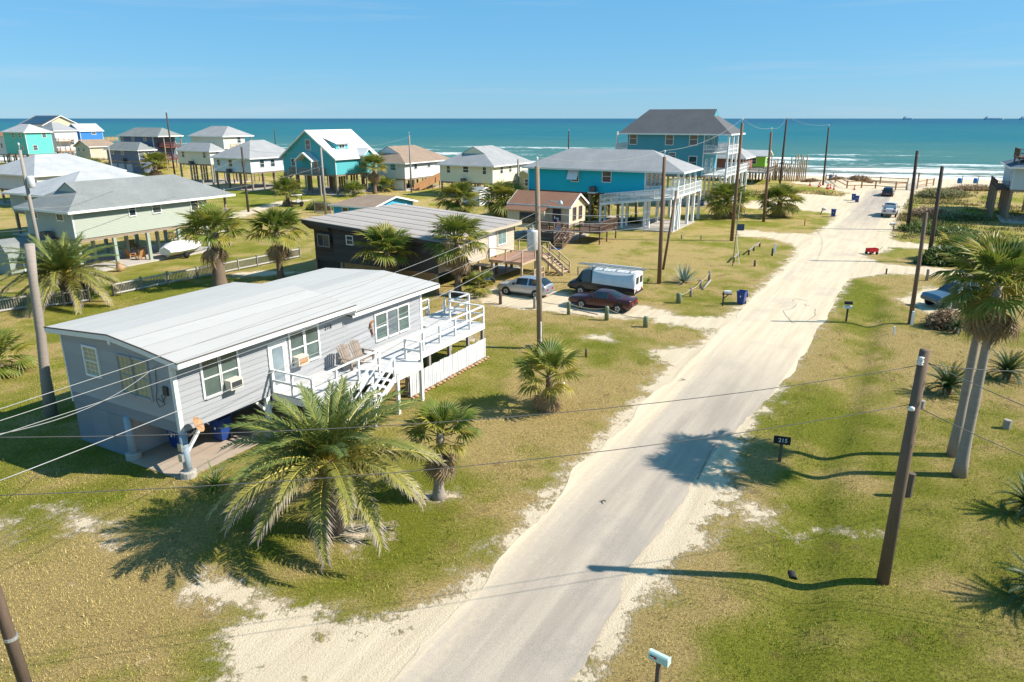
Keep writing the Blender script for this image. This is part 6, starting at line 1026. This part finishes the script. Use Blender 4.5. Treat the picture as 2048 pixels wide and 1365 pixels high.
for x in (-.35, 1.35):
    for y in (-.7, .7): MB().tube([(0, -.13, 0), (0, -.1, 0), (0, .1, 0), (0, .13, 0)], [.28, .33, .33, .28], 16).build('wheel', RUBBER, bg, True, (x, y, .33))
# covered boat on trailer and golf cart
p = G(365, 514); bt = thing('covered_boat', 'white covered boat on a trailer under the sage house', 'boat', (p.x, p.y, 0), YAW + R(10)); m = MB(); rg_ = [(-2.2, .75, .55, 1.35), (-1, 1.05, .5, 1.75), (.8, 1.05, .5, 1.6), (2, .75, .6, 1.35), (2.8, .1, .85, 1.15)]; rr = []
for x, w, z0, z1 in rg_: rr.append([(x, -w, z0 + .3), (x, -w * .5, z0), (x, w * .5, z0), (x, w, z0 + .3), (x, w * .9, z1 - .3), (x, 0, z1), (x, -w * .9, z1 - .3)])
for a, b in zip(rr, rr[1:]):
    for j in range(7): m.poly([a[j], b[j], b[(j + 1) % 7], a[(j + 1) % 7]])
m.poly(rr[0]); m.build('tarp_cover', M('white tarp', (.66, .66, .66), .7, .12, 2, bmp=.6, bscale=6), bt, True); m = MB(); m.bar((-2, 0, .4), (3.6, 0, .4), .12, .12); m.build('trailer_tongue', GALV, bt)
for y in (-.95, .95): MB().tube([(0, -.1, 0), (0, .1, 0)], .32, 14).build('wheel', RUBBER, bt, True, (-.4, y, .32))
p = G(572, 412); gc = thing('golf_cart', 'white roofed golf cart parked beside the far lawn palm', 'golf cart', (p.x + 2, p.y - 1, 0), R(200))
m = MB(); m.box(-1.1, -.55, .35, 1.1, .55, .7); m.build('body', BLK, gc); m = MB(); m.box(-1, -.6, 1.8, .8, .6, 1.87); m.build('roof', TRIM, gc); m = MB(); m.box(-.5, -.5, .7, -.1, .5, 1.15); m.build('seat', TRIM, gc)
for x in (-.9, .7):
    for y in (-.5, .5): MB().tube([(x, y, .7), (x, y, 1.8)], .025, 6).build('roof_post', BLACK, gc)
for x in (-.75, .8):
    for y in (-.55, .55): MB().tube([(0, -.09, 0), (0, .09, 0)], .24, 14).build('wheel', RUBBER, gc, True, (x, y, .24))
# ================================================================ street furniture and small things
def Zp(R_, x, y):
    k = min(2048 / (R_[2] - R_[0]), 1365 / (R_[3] - R_[1])); return R_[0] + x / k, R_[1] + y / k
def text_mesh(body, size, mat, ext=.004):
    cu = bpy.data.curves.new('text', 'FONT'); cu.body = body; cu.size = size; cu.extrude = ext; cu.align_x = 'CENTER'; cu.align_y = 'CENTER'; t = bpy.data.objects.new('tmp', cu); COL.objects.link(t); dg = bpy.context.evaluated_depsgraph_get(); me = bpy.data.meshes.new_from_object(t.evaluated_get(dg)); bpy.data.objects.remove(t); me.materials.clear(); me.materials.append(mat); return me
def wheelie_bin(label, base, yaw, lid='closed', group=None, s=1.0):
    o = thing('wheelie_bin', label, 'bin', base, yaw, group); m = MB(); a = [(-.24 * s, -.22 * s), (.24 * s, -.22 * s), (.24 * s, .22 * s), (-.24 * s, .22 * s)]; b = [(-.31 * s, -.33 * s), (.31 * s, -.33 * s), (.31 * s, .33 * s), (-.31 * s, .33 * s)]; z0, z1 = .08, 1.02 * s
    for i in range(4): j = (i + 1) % 4; m.poly([(*a[i], z0), (*a[j], z0), (*b[j], z1), (*b[i], z1)]); k = .92; m.poly([(b[i][0] * k, b[i][1] * k, z1), (b[j][0] * k, b[j][1] * k, z1), (a[j][0] * k, a[j][1] * k, z0 + .05), (a[i][0] * k, a[i][1] * k, z0 + .05)][::-1]); m.poly([(*b[i], z1), (*b[j], z1), (b[j][0] * k, b[j][1] * k, z1), (b[i][0] * k, b[i][1] * k, z1)])
    m.poly([(*p, z0) for p in a[::-1]]); m.poly([(p[0] * .92, p[1] * .92, z0 + .05) for p in a]); m.build('body', BINBLUE, o)
    m = MB(); m.box(-.34, -.37, z1 - .03, .34, -.33, z1 + .02) if lid == 'open' else m.box(-.34 * s, -.36 * s, z1, .34 * s, .36 * s, z1 + .07); m.build('lid' if lid != 'open' else 'rim', BINBLUE, o)
    if lid == 'open': m = MB(); m.bar((0, .36, z1), (0, .62, z1 - .55), .6, .04); m.build('lid', BINBLUE, o)
    m = MB(); m.box(-.04, -.345, .62, .04, -.325, .7); m.box(-.02, -.35, .6, .02, -.326, .72); m.build('emblem', TRIM, o)
    for x in (-.25, .25): MB().tube([(x - .03, .25, .12), (x + .03, .25, .12)], .12, 12).build('wheel', RUBBER, o, True)
    MB().tube([(-.25, .37, z1 - .05), (.25, .37, z1 - .05)], .02, 6).build('handle', BINBLUE, o); return o
wheelie_bin('blue wheelie bin with lid hanging open beside the white mailbox', gp3(1482, 609), R(-35), 'open'); wheelie_bin('blue wheelie bin alone at the road edge by the leaning mailbox', gp3(1666, 434), R(-30)); wheelie_bin('blue wheelie bin, front one of the pair near the traffic cones', gp3(1713, 407), R(-30)); wheelie_bin('blue wheelie bin, rear one of the pair near the traffic cones', gp3(1706, 404), R(-30)); wheelie_bin('dark blue wheelie bin under the tall teal house', gp3(1404, 413), R(-30))
q = HO + AX * 1.6 + BX * 2.6; bn = wheelie_bin('blue bin with white scrawl under the grey house', (q.x, q.y, .03), R(-25)); q = HO + AX * 3.0 + BX * 1.6; wheelie_bin('blue bin further inside the carport of the grey house', (q.x, q.y, .03), R(-25))
for pts in ([(-.2, .8), (-.1, .84), (-.12, .74), (-.22, .68)], [(-.05, .84), (0, .72), (.06, .82), (.03, .66)], [(.1, .8), (.13, .7), (.2, .82), (.16, .62)]): MB().tube([(x, -.335 + (.9 - z) * .09, z) for x, z in pts], .012, 5).build('scrawl', TRIM, bn)
def mailbox(label, base, yaw, col, post=None, h=1.05, lean=0, arm=True, name='mailbox', boxes=1, flag=True):
    o = thing(name, label, 'mailbox', base, yaw); pm_ = post or POLEDARK; MB().box(-.05, -.05, -.1, .05, .05, h + (.12 if arm else 0)).build('post', pm_, o)
    off = .28 if arm else 0
    if arm: MB().box(-.12, -.045, h - .1, .6, .045, h - .01).build('arm', pm_, o); m = MB(); m.bar((.03, 0, h - .4), (.35, 0, h - .1), .06, .06); m.build('brace', pm_, o)
    for k in range(boxes):
        m = MB(); zb = h + .3 * k; pr_ = [(-.09, 0), (.09, 0), (.09, .13)] + [(.09 * math.cos(t), .13 + .09 * math.sin(t)) for t in (.5, 1.05, 1.57, 2.1, 2.64)] + [(-.09, .13)]; x0, x1 = off - .25, off + .25
        m.poly([(x0, y, zb + z) for y, z in pr_[::-1]]); m.poly([(x1, y, zb + z) for y, z in pr_])
        for (y0, z0), (y1, z1) in zip(pr_, pr_[1:] + pr_[:1]): m.poly([(x0, y0, zb + z0), (x1, y0, zb + z0), (x1, y1, zb + z1), (x0, y1, zb + z1)][::-1])
        b = m.build('box', col if k == 0 else BLACK, o); MB().box(x1, -.095, zb - .005, x1 + .015, .095, zb + .2).build('box_door', col if k == 0 else BLACK, b)
        if flag: MB().box(x0 + .05, -.105, zb + .11, x0 + .2, -.092, zb + .13).build('flag_arm', BLACK, b); MB().box(x0 + .16, -.106, zb + .08, x0 + .22, -.093, zb + .14).build('flag', M('mailbox red', (.5, .03, .02), .5), b)
    if lean: o.rotation_euler[1] = lean
    return o
WB = M('white mailbox paint', (.68, .69, .70), .4, .08); MINT = M('mint mailbox paint', (.50, .66, .56), .45, .1, 4)
p = G(1318, 1322, 1.05); mailbox('mint green mailbox with red flag on a brown post at the road verge', (p.x, p.y, hz(p.x, p.y)), R(-38), MINT, POLE, 1.05, arm=False)
mailbox('white mailbox on black bracket post next to the open blue bin', gp3(1445, 613), R(-8), WB, POLEDARK, 1.0); mailbox('white mailbox with a black box above on the verge by the cracked patch', gp3(1692, 643), R(170), WB, POLEDARK, .95, arm=False, boxes=2, flag=False); mailbox('pale mailbox leaning beside the lone blue bin', gp3(1641, 430), R(10), WB, POLE, .9, .25); mailbox('pale mailbox on braced post at the road edge by the vines', gp3(1786, 463), R(185), WB, POLE, .9)
# number sign
o = thing('number_sign', 'black number 215 sign board on a short wooden post', 'sign', gp3(1559, 921), R(-17)); MB().box(-.06, -.06, -.1, .06, .06, .85).build('post', POLE, o); MB().box(-.33, -.09, .8, .33, -.062, 1.15).build('board', M('black board', (.012, .016, .03), .5), o); put('lettering', text_mesh('215', .24, TRIM), o, (.03, -.094, .97), (math.pi / 2, 0, 0))
# rope fence
def rope(label, pts, sag=.18, r=.025):
    L_ = []
    for a, b in zip(pts, pts[1:]):
        a, b = Vector(a), Vector(b); L_ += [a.lerp(b, i / 8) - Vector((0, 0, sag * 4 * (i / 8) * (1 - i / 8))) for i in range(9)]
    a0 = L_[0].copy(); L2 = [L_[0]] + [p for q_, p in zip(L_, L_[1:]) if (p - q_).length > .01]
    tag(MB().tube([p - a0 for p in L2], r, 6).build('rope', M('manila rope', (.45, .37, .26), .9, .2), None, True, a0), label, 'rope')
def post(label, px, py, h, r=.12, mat=None, square=False, group=None, lean=0):
    b = gp3(px, py); m = MB(); m.box(-r, -r, -.1, r, r, h) if square else m.tube([(0, 0, -.1), (0, 0, h * .9), (0, 0, h)], [r * 1.05, r, r * .8], 12); o = m.build('fence_post' if 'rope' in label else 'wooden_post', mat or GREENPOST, None, not square, b, (0, lean, 0)); tag(o, label, 'post', group); return Vector(b) + Vector((0, 0, h * .85))
T1 = [post('brown rope fence post next to the silver hatchback', 1001, 609, .95, .12, POLE), post('thin grey rope fence post by the hatchback rear', 1069, 617, .85, .1, GREYWOOD), post('green rope fence post at the maroon coupe front', 1137, 629, .95), post('green rope fence post beside the maroon coupe door', 1213, 641, 1.0, .15), post('stubby knotted rope fence stump behind the maroon coupe', 1291, 655, .75, .17, GREENPOST)]
rope('sagging rope strung along the parked cars', T1)
T2 = [post('thick rope fence stump beside the agave bed corner', 1357, 607, .8, .2, GREENPOST), post('grey rope fence post by the agave', 1381, 594, .75, .1, GREYWOOD), post('dark rope fence post at the log rail end', 1401, 577, .7, .1, GREYWOOD), post('grey rope fence post at the far agave corner', 1418, 562, .85, .11, GREYWOOD)]
rope('rope strung around the agave bed', T2, .15)
a, b = Vector(gp3(1406, 580)), Vector(gp3(1421, 563)); tag(MB().tube([(0, 0, .08), b - a + Vector((0, 0, .08))], .09, 8).build('log', GREYWOOD, None, True, a), 'grey log lying beside the agave bed posts', 'log'); a, b = Vector(gp3(1130, 622)), Vector(gp3(1195, 635)); tag(MB().tube([(0, 0, .3), b - a + Vector((0, 0, .22))], .05, 8).build('rail_pole', GREYWOOD, None, True, a), 'grey pole lying low along the maroon coupe rope fence', 'pole')
for px, py, h, r, mt, sq, lb in ((1172, 714, .5, .07, POLE, False, 'short dark brown stake on the lawn near the low fan palm'), (1823, 650, .95, .07, TRIM, True, 'white leaning marker beside the slim brown pole'), (1787, 670, .55, .05, TRIM, True, 'small white stake on the lawn between ditch and dry bush'), (1853, 562, 1.0, .12, GREYWOOD, False, 'grey wooden post at the wagon driveway corner'), (1772, 549, .5, .05, POLEDARK, True, 'thin dark stake by the driveway culvert'), (1544, 512, .8, .09, POLEDARK, False, 'dark post beside the white marker at the low rail driveway'), (1549, 506, 1.0, .09, TRIM, True, 'white marker post at the low rail driveway corner'), (1509, 533, .6, .1, POLE, False, 'brown stump post on the lawn near the low rail'), (1609, 451, .9, .06, M('orange marker', (.6, .13, .04), .6), False, 'orange utility marker post on the far lawn'), (1363, 478, .5, .08, GREYWOOD, False, 'short post on the lawn closer to the ramp of the turquoise house'), (1402, 479, .5, .08, GREYWOOD, False, 'short post on the lawn closer to the tall brown pole'), (1156, 550, .8, .07, GREYWOOD, False, 'grey stake on the lawn behind the work van'), (1127, 785, .55, .06, TRIM, False, 'white pipe with cap under the low fan palm')): post(lb, px, py, h, r, mt, sq)
def lowrail(label, pxs, h=.5):
    pts = [Vector(gp3(*q)) for q in pxs]; o = thing('low_rail', label, 'rail fence', pts[0])
    for p in pts: q = p - pts[0]; MB().box(q.x - .07, q.y - .07, -.1, q.x + .07, q.y + .07, h + .05).build('post', POLEDARK, o)
    for a, b in zip(pts, pts[1:]): m = MB(); m.bar(a - pts[0] + Vector((0, 0, h)), b - pts[0] + Vector((0, 0, h)), .09, .12); m.build('rail', GREYWOOD, o)
lowrail('low weathered rail with three dark posts on the lawn', [(1497, 510), (1507, 502), (1519, 494)]); lowrail('short white weathered rail beside the thin sign pole', [(1467, 526), (1477, 515)])
b = gp3(1465, 532); o = thing('sign_pole', 'tall thin pole with small blue sign beside the low rails', 'sign', b); MB().tube([(0, 0, -.1), (.15, 0, 7.0)], .05, 8).build('pole', GREYWOOD, o, True); MB().box(.1, -.08, 3.4, .75, -.05, 4.0).build('sign_board', M('dark blue sign', (.02, .05, .1), .5), o); m = MB(); m.bar((.1, 0, 3), (.7, .2, .1), .04, .04); m.build('stay', TRIM, o)
# picket fences
def picket_fence(label, pxs, h=1.0, sp=.13, mat=None, pm_=None, each=False):
    pts = [Vector(gp3(*q)) for q in pxs]; o0 = pts[0]; o = thing('picket_fence', label, 'fence', o0); mat = mat or GREYWOOD; bm = MB()
    for s_k, (a, b) in enumerate(zip(pts, pts[1:])):
        n = max(1, round((b - a).length / 2.4)); a, b = a - o0, b - o0
        for i in range(1 if s_k else 0, n + 1): p = a.lerp(b, i / n); MB().box(p.x - .07, p.y - .07, p.z - .1, p.x + .07, p.y + .07, p.z + h + .12).build('post', pm_ or GREYWOOD, o)
        for z in (.18, h - .1): m = MB(); m.bar(a + Vector((0, 0, z)), b + Vector((0, 0, z)), .05, .1); m.build('rail', M('pale fence rail', (.48, .46, .42), .8, .15), o)
        k = int((b - a).length / sp); d = (b - a).normalized(); s_ = Vector((-d.y, d.x, 0)) * .04
        for i in range(k):
            p = a.lerp(b, (i + .5) / k) + s_; q = p + Vector((0, 0, h + random.uniform(-.03, .03)))
            if each: m = MB(); m.bar(p, q, .08, .02); m.build('picket', mat, o)
            else: bm.box(p.x - .03, p.y - .02, p.z + .05, p.x + .03, p.y + .02, q.z)
    if bm.v: tag(bm.build('pickets', mat, o), kind='stuff')
    return o
picket_fence('long grey picket fence between the grey house lawn and sage house', [(228, 592), (337, 569), (395, 558), (515, 533), (600, 515)], 1.0); picket_fence('dark weathered picket fence by the bushy date palm and shed', [(-30, 632), (60, 618), (130, 612), (180, 604)], 1.05, .16, GREYWOOD); picket_fence('small grey picket fence before the wagon driveway hedge', [(1868, 530), (1898, 528)], 1.0, .16, M('pale grey picket', (.40, .38, .35), .85, .2), each=True)
picket_fence('dark picket fence behind the sage house patio', [(335, 485), (400, 472), (470, 462)], 1.1, .2, POLEDARK); picket_fence('brown board fence between oleander and the sky blue cottage', [(630, 425), (662, 428)], 1.6, .2, DKB); picket_fence('brown low fence under the white ramp posts', [(1215, 455), (1262, 447)], .9, .2, DKB)
# beach fence, pilings, cones, steps, barrels
def railfence(label, pxs, h=1.3):
    pts = [Vector(gp3(*q)) for q in pxs]; o = thing('rail_fence', label, 'fence', pts[0])
    for p in pts: q = p - pts[0]; MB().box(q.x - .1, q.y - .1, q.z - .3, q.x + .1, q.y + .1, q.z + h + .25).build('post', ORW, o)
    for a, b in zip(pts, pts[1:]):
        for z in (.55, h): m = MB(); m.bar(a - pts[0] + Vector((0, 0, z)), b - pts[0] + Vector((0, 0, z)), .08, .16); m.build('rail', ORW, o)
railfence('brown two rail fence closing the road end before the beach', [(1650, 369), (1669, 374), (1693, 381), (1722, 380), (1750, 380), (1790, 384), (1812, 383)]); railfence('short brown rail fence between dune and the white beach steps', [(1833, 378), (1852, 374), (1866, 372)]); railfence('far brown rail fence along the beach edge', [(1722, 363), (1760, 367), (1815, 371)])
o = thing('beach_steps', 'white steps with handrails crossing the beach fence', 'steps', gp3(1822, 384), R(60))
for s in (-1, 1):
    stairs(o, (1.2, -.7, 1.4), (1.2 + s * 1.8, -.7, 0), (0, 1, 0), 1.4, 7, TRIM, TRIM, .9)
post('upright brown beach post beside the white steps', 1833, 380, 3.2, .12, ORW, True)
CONE = M('orange cone', (.75, .09, .025), .6, .1)
for px, py in ((1619, 378), (1637, 380), (1639, 378), (1653, 383), (1655, 383), (1660, 382), (1667, 384), (1708, 384)):
    o = thing('traffic_cone', 'orange traffic cone on the sand at the road end', 'traffic cone', gp3(px, py), 0, 'traffic cones at the road end'); MB().lathe([(.2, .04), (.05, .95), (.04, 1.0)], 12).build('cone', CONE, o, True); MB().box(-.27, -.27, 0, .27, .27, .04).build('base', CONE, o); MB().lathe([(.155, .35), (.12, .55)], 12).build('collar', TRIM, o)
wall_o = thing('piling_wall', 'row of weathered vertical pilings beside the brown beach house', 'pilings', gp3(1578, 372), 0)
for k in range(20): x = -4.5 + k * .52; m = MB(); m.tube([(x, k * .28 + random.uniform(-.3, .3), -.3), (x + random.uniform(-.1, .1), k * .28, random.uniform(3.2, 5.4))], .14, 8); m.build('piling', M('tan piling', (.34, .24, .14), .9, .3), wall_o, True)
for k in range(6): m = MB(); m.bar((-4 + k * .8, k * .5, .4), (-3 + k * .8, k * .5 - .4, 4), .12, .12); m.build('brace', MATS['tan piling'], wall_o)
for px, py, lb in ((1661, 358, 'blue barrel on the beach behind the tilted brush'), (1918, 368, 'blue barrel on a stand on the beach nearest the white steps'), (1950, 368, 'blue barrel on the beach nearest the pale stilt house')): o = thing('beach_barrel', lb, 'barrel', gp3(px, py)); MB().lathe([(.38, .3), (.42, .6), (.42, 1.1), (.38, 1.4)], 14).build('drum', M('bright blue drum', (.02, .14, .34), .5, .15), o, True); MB().box(.5, -.06, 0, .6, .06, 1.9).build('stake', PILING, o)
# red wagon
o = thing('toy_wagon', 'red pull wagon standing in the sand by the wagon driveway', 'wagon', gp3(1743, 508), R(12)); RW = M('red wagon paint', (.50, .02, .03), .45, .12)
for a in ((-.55, -.3, .3, .55, -.27, .62), (-.55, .27, .3, .55, .3, .62), (-.55, -.3, .3, -.52, .3, .62), (.52, -.3, .3, .55, .3, .62)): MB().box(*a).build('side', RW, o)
MB().box(-.55, -.3, .27, .55, .3, .3).build('bed', RW, o); MB().tube([(.55, 0, .3), (.95, 0, .45), (1.2, 0, .75)], .02, 6).build('handle', BLACK, o)
for x in (-.38, .38):
    for y in (-.33, .33): MB().tube([(0, -.05, 0), (0, .05, 0)], .15, 12).build('wheel', RUBBER, o, True, (x, y, .15))
# flag on the tan cottage deck
m = MB(); fl = thing('hanging_flag', 'striped flag hanging from the tan cottage deck rail', 'flag', Vector((6.55, 81.8, 0)) - AX * 2.2 + BX * .8, YAW); FR, FW, FBl = M('flag red', (.42, .03, .045), .8), M('flag white', (.62, .62, .6), .8), M('flag blue', (.02, .035, .13), .8); MB().tube([(0, 0, .3), (-.45, -.2, 3.1)], .02, 6).build('flag_pole', TRIM, fl)
NS = 13
for k in range(NS):
    m = MB(); u0, u1 = k / NS, (k + 1) / NS; cols = 6
    for c in range(cols):
        if k < 6 and c < 2: continue
        t0, t1 = c / cols, (c + 1) / cols; P = lambda u, t: (-.42 - .15 * math.sin(t * 7 + u * 3), -.25 - .75 * u + .12 * math.sin(t * 9), 2.9 - 1.5 * t - .35 * u); m.poly([P(u0, t0), P(u1, t0), P(u1, t1), P(u0, t1)])
    m.build('stripe', FR if k % 2 == 0 else FW, fl)
m = MB()
for c in range(2):
    t0, t1 = c / 6, (c + 1) / 6
    for k in range(6): u0, u1 = k / NS, (k + 1) / NS; m.poly([P(u0, t0), P(u1, t0), P(u1, t1), P(u0, t1)])
m.build('canton', FBl, fl)
# patio things under the sage house
OW = M('orange cedar wood', (.48, .24, .085), .7, .2, 3, (4, 4, 1)); b = gp3(282, 512); tb = thing('patio_table', 'orange cedar table under the sage house', 'table', b, YAW + .2); MB().box(-.8, -.5, .7, .8, .5, .75).build('table_top', OW, tb)
for x in (-.7, .7):
    for y in (-.4, .4): MB().box(x - .05, y - .05, 0, x + .05, y + .05, .7).build('leg', OW, tb)
def cedar_chair(label, px, py, yaw):
    o = thing('garden_chair', label, 'chair', gp3(px, py), yaw)
    for k in range(5): m = MB(); m.bar((-.25 + k * .125, .22, .35), (-.28 + k * .14, .5, 1.05 + .06 * math.sin(k * .8)), .11, .025); m.build('back_slat', OW, o)
    for k in range(4): MB().box(-.3, -.3 + k * .14, .36, .3, -.18 + k * .14, .39).build('seat_slat', OW, o)
    for x in (-.34, .34): MB().box(x - .06, -.38, .58, x + .06, .3, .61).build('arm', OW, o)
    for x in (-.32, .32):
        for y in (-.32, .25): MB().box(x - .04, y - .04, 0, x + .04, y + .04, .58).build('leg', OW, o)
cedar_chair('orange cedar chair side on to the patio table near the clay jar', 262, 519, YAW + R(90)); cedar_chair('orange cedar chair facing the lawn beside the patio table', 283, 522, YAW + R(180)); cedar_chair('orange cedar chair behind the patio table', 270, 501, YAW)
o = MB().lathe([(.18, 0), (.33, .2), (.35, .4), (.2, .7), (.14, .8), (.2, .9)], 16).build('clay_pot', M('terracotta', (.50, .28, .16), .8, .2), None, True, gp3(241, 543)); tag(o, 'terracotta jar at the patio corner of the sage house', 'pot')
# culvert mouth, litter, ships
o = thing('culvert_pipe', 'dark culvert pipe mouth in the grass ditch', 'pipe', gp3(1585, 1137), RA + .4); MB().tube([(-.2, 0, -.04), (.1, 0, -.02)], .13, 12, cap=False).build('pipe', BLACK, o, True); MB().tube([(-.1, 0, -.03), (-.09, 0, -.03)], .12, 12).build('inner_dark', BLACK, o)
for k, (px, py, a_) in enumerate(((1361, 762, .4), (1212, 1010, 2.0))): tag(put('fallen_frond', SAGO[2], None, Vector(gp3(px, py)) + Vector((0, 0, .12)), (0, .25, a_), .7), ('dry fallen frond lying on the sandy road shoulder', 'fallen frond twig on the sand beside the road')[k], 'frond')
SHIP = M('ship with painted haze', (.40, .52, .62), .8, .1)  # pale blue is distance haze painted into the ships' colour
for px, Ls, sup, lb in ((1745, 120, .5, 'tiny distant ship on the horizon above the rail fence'), (1902, 250, .7, 'distant cargo ship on the horizon with taller stern block'), (1970, 300, .6, 'longest distant tanker on the horizon')):
    x = (px - CX) / F * 9000 / _c; o = thing('cargo_ship', lb, 'ship', (x, 9000, SEAZ), R(4)); m = MB(); hl, hw = Ls / 2, 16; sec = [(-hl, 12, 2), (-hl * .9, hw, 0), (hl * .8, hw, 0), (hl, 2, 3)]
    for (xa, wa, za), (xb, wb, zb) in zip(sec, sec[1:]):
        for s in (1, -1): m.poly([(xa, s * wa * .8, za), (xb, s * wb * .8, zb), (xb, s * wb, 14), (xa, s * wa, 14)])
        m.poly([(xa, -wa, 14), (xb, -wb, 14), (xb, wb, 14), (xa, wa, 14)])
    m.build('hull', SHIP, o); MB().box(-hl * .85, -12, 14, -hl * sup, 12, 34).build('superstructure', SHIP, o); MB().box(-hl * .1, -2, 14, -hl * .07, 2, 30).build('mast', SHIP, o); MB().box(hl * .45, -2, 14, hl * .48, 2, 28).build('mast', SHIP, o); MB().box(-hl * .4, -11, 14, hl * .4, 11, 19).build('deck_cargo', SHIP, o)
